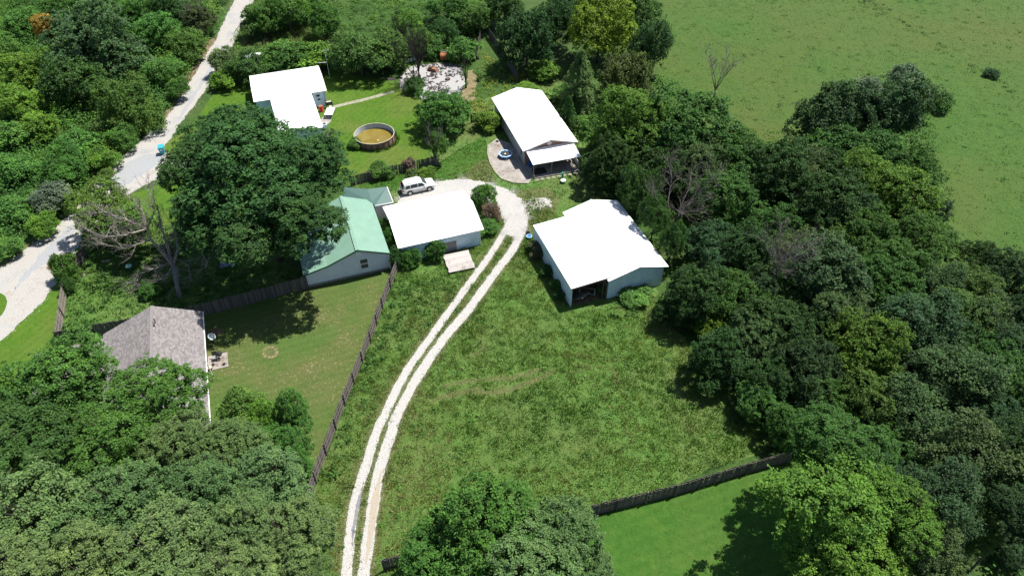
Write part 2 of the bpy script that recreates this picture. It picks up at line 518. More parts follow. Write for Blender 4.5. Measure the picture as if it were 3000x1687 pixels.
lawn_back = P2([(470, 800), (780, 722), (985, 680), (925, 850), (795, 1215), (600, 1250), (400, 1100), (450, 900)])
sheet('lawn', lawn_back, 0.006, M['lawn_olive'])
lawn_pool = P2([(545, 230), (620, 195), (830, 180), (985, 205), (1070, 260), (1090, 290), (1080, 400), (890, 445), (820, 470), (560, 400), (470, 330)])
sheet('lawn', ragged(lawn_pool, 0.3, 0.6, 2), 0.006, M['lawn_bright'])
lawn_right = P2([(1478, 1306), (1990, 1150), (2100, 1160), (2250, 1500), (1500, 1520), (1300, 1480), (1340, 1340)])
sheet('lawn', lawn_right, 0.006, M['lawn_vivid'])
lawn_road = P2([(-60, 850), (60, 760), (130, 670), (200, 600), (200, 690), (160, 740), (150, 860), (30, 1000), (-80, 1000)])
sheet('lawn', ragged(lawn_road, 0.25, 0.5, 12), 0.006, M['lawn_bright'])
lawn_tree = P2([(300, 500), (440, 450), (520, 470), (480, 560), (400, 570), (250, 600)])
sheet('lawn', ragged(lawn_tree, 0.3, 0.5, 13), 0.006, M['lawn_bright'])
sheet('lawn', ragged(P2([(400, 360), (470, 330), (480, 400), (425, 395)]), 0.2, 0.4, 14), 0.006, M['lawn_bright'])
lawn_trailer = P2([(1085, 420), (1220, 340), (1240, 470), (1160, 460), (1080, 465), (900, 500), (890, 470)])
sheet('lawn', ragged(lawn_trailer, 0.3, 0.5, 15), 0.006, M['lawn_vivid'])

# the gravel road on the left
road_l = [(-90, 745), (0, 678), (90, 608), (178, 540), (243, 466), (272, 430), (340, 366), (402, 312), (430, 282), (484, 197), (516, 140), (541, 105), (570, 40), (596, -10), (612, -60)]
road_r = [(690, -60), (643, -10), (615, 50), (590, 102), (562, 160), (532, 205), (500, 248), (470, 290), (447, 318), (432, 345), (404, 378), (440, 398), (520, 402), (520, 428), (440, 440), (382, 456), (330, 484), (300, 505), (245, 560), (205, 605), (165, 682), (105, 760), (10, 850), (-90, 930)]
road_poly = ragged(P2(road_l + road_r), 0.28, 0.3, 21, 1.3)
sheet('gravel_road', road_poly, 0.010, M['road'])
sheet('grass_patch', ragged(smooth_poly(P2([(-60, 735), (10, 735), (22, 760), (0, 800), (-60, 840)])), 0.15, 0.3, 5), 0.014, M['lawn_bright'])
sheet('road_verge', ragged(P2([(243, 470), (180, 545), (90, 615), (-20, 690), (-20, 670), (85, 595), (170, 530), (235, 452)]), 0.2, 0.4, 31), 0.008, M['verge'])
sheet('road_verge', ragged(P2([(545, 105), (516, 150), (484, 205), (430, 290), (400, 316), (395, 305), (425, 275), (470, 190), (500, 135), (530, 90)]), 0.4, 0.4, 32), 0.008, M['soil'])
for q in ((165, 651, 0.8), (128, 672, 0.4)):
    c = at(q[0], q[1])
    sheet('bare_patch', ragged([c + Vector((math.cos(a) * q[2] * 1.3, math.sin(a) * q[2] * 1.5, 0)) for a in np.linspace(0, 2 * math.pi, 14)[:-1]], 0.15, 0.2, 3), 0.014, M['soil'])

# two wheel tracks of the drive
def track(name, pts, w0, w1, z, mat, seed, amp=0.09, taper=0):
    pts = [Vector(p[:2]) for p in pts]
    # Catmull-Rom resample
    S = []
    for i in range(len(pts) - 1):
        p0, p1, p2, p3 = pts[max(i - 1, 0)], pts[i], pts[i + 1], pts[min(i + 2, len(pts) - 1)]
        k = max(2, int((p2 - p1).length / 0.22))
        for j in range(k):
            t = j / k
            S.append(0.5 * ((2 * p1) + (p2 - p0) * t + (2 * p0 - 5 * p1 + 4 * p2 - p3) * t * t + (3 * p1 - p0 - 3 * p2 + p3) * t ** 3))
    S.append(pts[-1])
    V = []; F = []
    n = len(S)
    for i, p in enumerate(S):
        d = (S[min(i + 1, n - 1)] - S[max(i - 1, 0)]).normalized()
        nx = Vector((-d.y, d.x))
        w = (w0 + (w1 - w0) * i / n) / 2 * (min(1.0, (i + 0.6) / taper, (n - i) / taper) if taper else 1.0)
        for s in (-1, 1):
            q = w * (1 + 0.0) + (float(fnoise(np.array([i * 0.35]), np.array([s * 7.0]), seed)[0]) - 0.5) * amp * 2 + random.uniform(-amp, amp) * 0.45
            V.append((p.x + nx.x * q * s, p.y + nx.y * q * s, z))
    for i in range(n - 1):
        F.append((2 * i, 2 * i + 1, 2 * i + 3, 2 * i + 2))
    me = bpy.data.meshes.new(name)
    me.from_pydata(V, [], F); me.update()
    bm = bmesh.new(); bm.from_mesh(me)
    for f in bm.faces:
        f.normal_update()
        if f.normal.z < 0: f.normal_flip()
    bm.to_mesh(me); bm.free()
    me.materials.append(mat)
    o = link(name, me); o['kind'] = 'structure'
    return S
TL = [(1505, 625), (1485, 667), (1432, 752), (1366.5, 841), (1320, 907), (1266, 981), (1219, 1046), (1201, 1072), (1160, 1143), (1125, 1220), (1099, 1276), (1074, 1357), (1048, 1438), (1031, 1520), (1024, 1586), (1016, 1682), (1008, 1800)]
TR = [(1535, 625), (1532, 671), (1501, 733), (1458, 790), (1409, 857), (1370, 911), (1320, 968), (1287, 1011), (1247, 1067), (1201, 1143), (1162, 1220), (1143, 1276), (1120, 1347), (1104, 1408), (1093, 1479), (1081, 1560), (1073, 1626), (1065, 1682), (1055, 1800)]
track('drive_verge', P3(TL), 1.9, 2.1, 0.008, M['verge'], 3, 0.45)
track('drive_verge', P3(TR), 1.8, 2.0, 0.0082, M['verge'], 9, 0.45)
trkL = track('driveway_track', P3(TL), 0.85, 0.9, 0.012, M['gravel'], 1)
trkR = track('driveway_track', P3(TR), 1.0, 1.05, 0.0125, M['gravel'], 2)
track('dusty_rut', P3([(1121, 1372), (1107, 1420), (1097, 1479), (1086, 1560), (1077, 1626), (1070, 1660)]), 0.75, 0.55, 0.017, M['dust'], 5, 0.12, 16)
track('muddy_rut', P3([(1062, 1420), (1052, 1468), (1044, 1510), (1036, 1550), (1032, 1600)]), 0.30, 0.22, 0.017, M['mud'], 6, 0.1, 8)
pad_poly = P2([(1000, 500), (1015, 480), (1060, 452), (1100, 458), (1165, 448), (1240, 462), (1290, 482), (1318, 510), (1328, 548), (1322, 580), (1296, 600), (1266, 588), (1268, 552), (1240, 522), (1190, 512), (1100, 530), (1010, 540)])
sheet('gravel_pad', ragged(smooth_poly(pad_poly, 1), 0.3, 0.2, 41, 1.3), 0.014, M['gravel'])
sheet('gravel_spur', ragged(P2([(1315, 508), (1345, 496), (1380, 500), (1385, 520), (1350, 528), (1320, 540)]), 0.5, 0.22, 42, 2.2), 0.010, M['gravel'])

# bare and dry spots of the yards
def spot(name, px, py, rx, ry, mat, z=0.011, seed=0, amp=0.2):
    c = at(px, py)
    return sheet(name, ragged([c + Vector((math.cos(a) * rx, math.sin(a) * ry, 0)) for a in np.linspace(0, 2 * math.pi, 18)[:-1]], amp, 0.2, seed, 2), z, mat)
spot('fire_ring_scar', 679, 886, 0.95, 1.0, M['verge'], seed=2, amp=0.35)
for k in range(11):
    spot('scorched_patch', 679 + 17 * math.cos(k * 0.571), 886 + 13 * math.sin(k * 0.571), 0.16 + 0.06 * math.sin(k * 5), 0.2, M['straw'], 0.0145 + k * 0.0002, seed=k, amp=0.12)
spot('bare_patch', 540, 835, 1.0, 0.7, M['soil'], seed=3)
spot('bare_patch', 820, 302, 0.9, 1.4, M['concrete'], seed=5)
sheet('dry_strip', ragged(P2([(1190, 175), (1200, 200), (1195, 250), (1170, 262), (1160, 240), (1175, 215), (1178, 180)]), 0.5, 0.5, 7), 0.008, M['straw'])
ash_poly = P3([(1168, 262), (1172, 226), (1200, 194), (1290, 186), (1352, 190), (1362, 246), (1345, 275), (1300, 282), (1275, 300), (1240, 292), (1215, 268)])
sheet('ash_bed', ragged(ash_poly, 0.5, 0.4, 8, 1.3), 0.010, M['ash'])
pw = P3([(958, 322), (1060, 298), (1155, 272), (1152, 266), (1056, 291), (955, 315)])
sheet('garden_path', ragged(pw, 0.08, 0.3, 9), 0.012, M['path'])
# faint swathes of flattened grass across the meadow
arcs = [track('trodden_path', P2([(1085, 1012), (1130, 995), (1190, 985), (1260, 985), (1340, 958), (1400, 930)]), 0.9, 0.6, 0.0075, M['verge'], 11, 0.3, 8),
        track('trodden_path', P2([(1110, 972), (1200, 956), (1300, 948), (1370, 925)]), 0.6, 0.4, 0.0078, M['verge'], 12, 0.3, 8),
        track('trodden_path', P2([(1180, 900), (1210, 880), (1220, 850)]), 0.9, 0.5, 0.0078, M['verge'], 13, 0.4, 8)]
worn1 = [(p.x, p.y) for p in P2([(1150, 452), (1180, 425), (1225, 395), (1245, 455), (1240, 470), (1190, 455)])]
worn2 = [(p.x, p.y) for p in P2([(1290, 480), (1370, 470), (1410, 500), (1395, 540), (1345, 575), (1318, 610), (1310, 570), (1325, 540)])]
sheet('worn_ground', ragged(worn1, 0.4, 0.4, 51), 0.0085, M['verge'])
sheet('worn_ground', ragged(worn2, 0.4, 0.4, 52), 0.0085, M['verge'])
for k, pts_ in enumerate((P2([(270, 445), (340, 395), (400, 385), (420, 400), (380, 425), (320, 465), (290, 480)]), P2([(185, 555), (200, 575), (130, 650), (60, 700), (20, 760), (40, 715), (110, 630)]), P2([(545, 140), (555, 145), (500, 230), (455, 300), (445, 300), (495, 220)]))):
    sheet('worn_gravel', ragged(smooth_poly(pts_, 2), 0.35, 0.3, 60 + k, 1.2), 0.0135, M['grey_gravel'])

# ------------------------------------------------------------------ foliage
def unit(n, g):
    v = g.normal(size=(n, 3)); return v / np.linalg.norm(v, axis=1, keepdims=True)
def leaves_mesh(name, C, N, S, tone, g, mat, tint=None, asp=0.55):
    """one folded diamond per leaf: centres C, normals N, half-length S"""
    n = len(C)
    N = N / np.linalg.norm(N, axis=1, keepdims=True)
    T = np.cross(N, unit(n, g)); T /= np.linalg.norm(T, axis=1, keepdims=True) + 1e-9
    B = np.cross(N, T)
    S = S[:, None]
    V = np.stack([C - T * S, C + B * S * asp + N * S * 0.12, C + T * S, C - B * S * asp + N * S * 0.12], axis=1).reshape(-1, 3)
    F = np.arange(n * 4).reshape(n, 4)
    at_ = {'tone': ('FLOAT', tone)}
    if tint is not None: at_['tint'] = ('FLOAT_COLOR', tint)
    return mesh_np(name, V, F, mat, at_)

def crown_mesh(name, seed, lobes=34, clumps=34, leaves=20, leaf=0.030, lobe_r=(0.16, 0.39), flat=1.0, cone=0.0, droop=0.0, sprig=0.12, base=-0.75, loose=1.0):
    """unit crown (radius 1, centre at origin): lobes carrying clumps carrying leaves"""
    g = np.random.default_rng(seed)
    LC = []; LR = []
    ph = g.uniform(0, 6.28, 6); fq = g.uniform(1.6, 3.4, 3)
    def hull(q):
        return 1.0 + 0.20 * math.sin(q[0] * fq[0] * 1.7 + ph[0]) * math.sin(q[1] * fq[1] * 1.7 + ph[1]) + 0.13 * math.sin(q[2] * fq[2] * 2 + q[0] * 2.3 + ph[2]) + 0.08 * math.sin(5 * q[0] + ph[3]) * math.sin(5 * q[1] + ph[4])
    tries = 0
    while len(LC) < lobes and tries < 4000:
        tries += 1
        d = unit(1, g)[0]
        if d[2] < base * g.random() ** 0.5: continue
        r = g.uniform(0.42, 0.80) if g.random() < 0.85 else g.uniform(0.1, 0.5)
        p = d * r * hull(d)
        if cone:
            s = 1 - cone * (p[2] + 1) / 2
            p[0] *= s; p[1] *= s
        rr = g.uniform(*lobe_r) * (1 - 0.45 * cone * (p[2] + 1) / 2)
        if any(np.linalg.norm(p - q) < 0.5 * (rr + r2) * 0.8 for q, r2 in zip(LC, LR)): continue
        LC.append(p); LR.append(rr)
    LC = np.array(LC); LR = np.array(LR)
    ltone = g.normal(0, 0.10, len(LC))
    cc = []; cn = []; ct = []
    for i, (p, r) in enumerate(zip(LC, LR)):
        d = unit(int(clumps * (r / 0.32) ** 2 * 1.5), g)
        d = d[d[:, 2] > -0.72]
        rad = r * g.uniform(0.70, 1.14, len(d))
        ext = g.random(len(d)) < sprig
        rad = rad * np.where(ext, g.uniform(1.1, 1.35, len(d)), 1)
        q = p + d * rad[:, None] * np.array([1, 1, 0.85])
        # drop clumps buried deep in other lobes
        dm = np.min(np.linalg.norm(q[:, None, :] - LC[None], axis=2) / LR[None], axis=1)
        keep = dm > 0.70
        q, d = q[keep], d[keep]
        cc.append(q); cn.append(d); ct.append(np.full(len(q), ltone[i]) + g.normal(0, 0.09, len(q)))
    cc = np.concatenate(cc); cn = np.concatenate(cn); ct = np.concatenate(ct)
    n = len(cc)
    idx = np.repeat(np.arange(n), leaves)
    m = len(idx)
    crad = leaf * 3.3 * loose * g.uniform(0.6, 1.35, n)[idx][:, None]
    off = unit(m, g) * (g.random(m) ** 0.5)[:, None] * crad
    # flatten each clump into a small umbrella that faces out and up
    up = cn[idx] * 0.55 + np.array([0, 0, 0.75]); up /= np.linalg.norm(up, axis=1, keepdims=True)
    h = np.sum(off * up, axis=1, keepdims=True)
    off = off - up * h * 0.42
    C = cc[idx] + off
    C[:, 2] -= droop * np.abs(off[:, 0])
    C[:, 2] *= flat
    N = up * 0.95 + unit(m, g) * 0.78
    S = leaf * g.uniform(0.6, 1.25, m)
    tone = np.clip(0.46 + ct[idx] + 0.10 * (h / crad)[:, 0] + g.normal(0, 0.11, m), 0, 1)
    return leaves_mesh(name, C, N, S, tone, g, M['leaf'])

def trunk_mesh(name, seed, limbs=9):
    """unit trunk: foot at z=0, crown centre at z=1, limbs reach into the crown (radius ~0.75)"""
    g = random.Random(seed)
    mb = MB()
    mb.tube([(0, 0, -0.02), (0.01, 0.0, 0.12), (0.02, -0.01, 0.5), (0.0, 0.02, 1.0), (0.02, 0.0, 1.2)], [0.065, 0.045, 0.036, 0.022, 0.008], 8)
    for i in range(limbs):
        a = i * 2.4 + g.uniform(-0.4, 0.4)
        z = g.uniform(0.55, 0.95)
        L = g.uniform(0.3, 0.5)
        p0 = Vector((0.01, 0, z))
        p1 = p0 + Vector((math.cos(a) * L * 0.45, math.sin(a) * L * 0.45, g.uniform(0.12, 0.25)))
        p2 = p1 + Vector((math.cos(a + 0.2) * L * 0.5, math.sin(a + 0.2) * L * 0.5, g.uniform(0.1, 0.3)))
        mb.tube([p0, p1, p2], [0.018, 0.011, 0.004], 5)
        p3 = p1 + Vector((math.cos(a - 0.7) * L * 0.4, math.sin(a - 0.7) * L * 0.4, g.uniform(0.15, 0.35)))
        mb.tube([p1, p3], [0.012, 0.004], 4)
    return mb.mesh(name, M['bark'], True)

CROWN = {}
CROWN['n0'] = crown_mesh('crown', 1, lobes=54, clumps=47, leaves=33, leaf=0.0255, sprig=0.22)
CROWN['n1'] = crown_mesh('crown', 2, lobes=62, clumps=47, leaves=30, leaf=0.0255, lobe_r=(0.14, 0.35), sprig=0.2)
CROWN['n2'] = crown_mesh('crown', 3, lobes=51, clumps=49, leaves=33, leaf=0.0265, lobe_r=(0.15, 0.41), sprig=0.3)
CROWN['s0'] = crown_mesh('crown', 4, lobes=46, clumps=47, leaves=27, leaf=0.0274, lobe_r=(0.18, 0.39), sprig=0.35, cone=0.35)
CROWN['r0'] = crown_mesh('crown', 5, lobes=57, clumps=39, leaves=27, leaf=0.0294, lobe_r=(0.15, 0.33), sprig=0.06)
CROWN['r1'] = crown_mesh('crown', 6, lobes=49, clumps=39, leaves=27, leaf=0.0304, lobe_r=(0.18, 0.41), sprig=0.08)
CROWN['f0'] = crown_mesh('crown', 7, lobes=40, clumps=34, leaves=22, leaf=0.0353, lobe_r=(0.16, 0.41))
CROWN['f1'] = crown_mesh('crown', 8, lobes=46, clumps=34, leaves=22, leaf=0.0353, lobe_r=(0.14, 0.35), sprig=0.18)
CROWN['f2'] = crown_mesh('crown', 9, lobes=35, clumps=34, leaves=22, leaf=0.0372, lobe_r=(0.19, 0.45), cone=0.3)
CROWN['b0'] = crown_mesh('crown', 10, lobes=24, clumps=26, leaves=18, leaf=0.0539, lobe_r=(0.20, 0.49), base=-0.2)
CROWN['b1'] = crown_mesh('crown', 12, lobes=30, clumps=23, leaves=18, leaf=0.0568, lobe_r=(0.18, 0.43), base=-0.2, sprig=0.3)
CROWN['b2'] = crown_mesh('crown', 13, lobes=19, clumps=29, leaves=18, leaf=0.0490, lobe_r=(0.23, 0.54), base=-0.2, sprig=0.15)
CROWN['w0'] = crown_mesh('crown', 14, lobes=35, clumps=39, leaves=30, leaf=0.0294, lobe_r=(0.16, 0.39), droop=0.8, sprig=0.35, loose=1.3)
TRUNK = [trunk_mesh('trunk', s) for s in (1, 2, 3)]

def cedar_mesh(name, seed, tiers=26, per=13, leaves=46):
    """unit cedar: foot z=-1, tip z=1, feathery level sprays that shorten upward"""
    g = np.random.default_rng(seed)
    C = []; N = []; T = []
    for t in range(tiers):
        z = -0.85 + 1.82 * (t / tiers) ** 0.95
        rad = (1 - (z + 1) / 2) ** 0.8 * 0.95 + 0.04
        for k in range(per):
            a = g.uniform(0, 2 * math.pi)
            L = rad * g.uniform(0.7, 1.15)
            s = g.random(leaves) ** 0.7
            w = (1 - s) * 0.22 * L + 0.02
            x = s * L
            y = g.uniform(-1, 1, leaves) * w
            zz = z + 0.10 * s - 0.22 * s * s + g.normal(0, 0.015, leaves)
            C.append(np.stack([x * math.cos(a) - y * math.sin(a), x * math.sin(a) + y * math.cos(a), zz], 1))
            n = np.tile(np.array([math.cos(a) * 0.4, math.sin(a) * 0.4, 0.8]), (leaves, 1)) + unit(leaves, g) * 0.6
            N.append(n)
            T.append(np.clip(0.34 + 0.35 * s + g.normal(0, 0.1, leaves), 0, 1))
    C = np.concatenate(C); N = np.concatenate(N); T = np.concatenate(T)
    return leaves_mesh(name, C, N, g.uniform(0.022, 0.05, len(C)), T, g, M['leaf'], asp=0.3)
CROWN['c0'] = cedar_mesh('crown', 21)
CROWN['c1'] = cedar_mesh('crown', 22, tiers=20, per=15)

COLS = {
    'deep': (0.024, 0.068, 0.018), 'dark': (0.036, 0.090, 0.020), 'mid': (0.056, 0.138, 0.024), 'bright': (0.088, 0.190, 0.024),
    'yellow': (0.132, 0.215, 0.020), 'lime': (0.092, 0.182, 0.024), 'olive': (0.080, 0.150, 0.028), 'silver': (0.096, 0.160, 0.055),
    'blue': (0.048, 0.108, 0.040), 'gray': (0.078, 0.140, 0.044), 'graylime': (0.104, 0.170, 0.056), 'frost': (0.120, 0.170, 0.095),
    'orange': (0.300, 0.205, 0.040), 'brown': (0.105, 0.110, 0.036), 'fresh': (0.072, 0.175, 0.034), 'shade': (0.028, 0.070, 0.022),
}
ntree = [0]
def plant(name, proto, x, y, Rr, h, col, label, cat, group=None, asp=0.9, stem=True, sink=0.0, squash=1.0):
    """a tree or bush: crown radius Rr, total height h"""
    ntree[0] += 1
    k = ntree[0]
    rz = Rr * asp
    zc = max(h - rz, rz * (0.62 if not stem else 0.75))
    o = empty(name, (x, y, 0), 0, label, cat, group)
    c = bpy.data.objects.new('crown' if stem else 'foliage', CROWN[proto])
    COL.objects.link(c)
    c.parent = o
    c.location = (0, 0, zc - sink)
    c.rotation_euler = (0, 0, k * 2.399)
    c.scale = (Rr, Rr * squash, rz)
    base = COLS[col] if isinstance(col, str) else col
    j = 1 + 0.12 * math.sin(k * 12.9898)
    c.color = (base[0] * j, base[1] * (2 - j) ** 0.3 * j ** 0.5, base[2], 1)
    if stem:
        t = bpy.data.objects.new('trunk', TRUNK[k % 3])
        COL.objects.link(t)
        t.parent = o
        t.rotation_euler = (0, 0, k * 1.7)
        s = max(Rr, 0.6)
        t.scale = (s * 0.9, s * 0.9, zc)
    return o
def nm_low(n): return n in ('wood_tree', 'hedge_tree', 'poplar_tree', 'linden_tree', 'oak_tree')
def tree_px(name, proto, cx, cy, rpx, h, col, label, cat='tree', group=None, asp=0.9, stem=True, squash=1.0):
    """crown centre seen along the sight line of (cx, cy); apparent half width rpx"""
    z = h * 0.6
    for _ in range(4):
        p = at(cx, cy, z)
        Rr = rpx * depth_at(p) / FPX
        if nm_low(name): h = min(h, 2.0 * Rr * asp)
        z = max(h - Rr * asp, Rr * asp * (0.62 if not stem else 0.75))
    p = at(cx, cy, z)
    return plant(name, proto, p.x, p.y, Rr, h, col, label, cat, group, asp, stem, squash=squash)

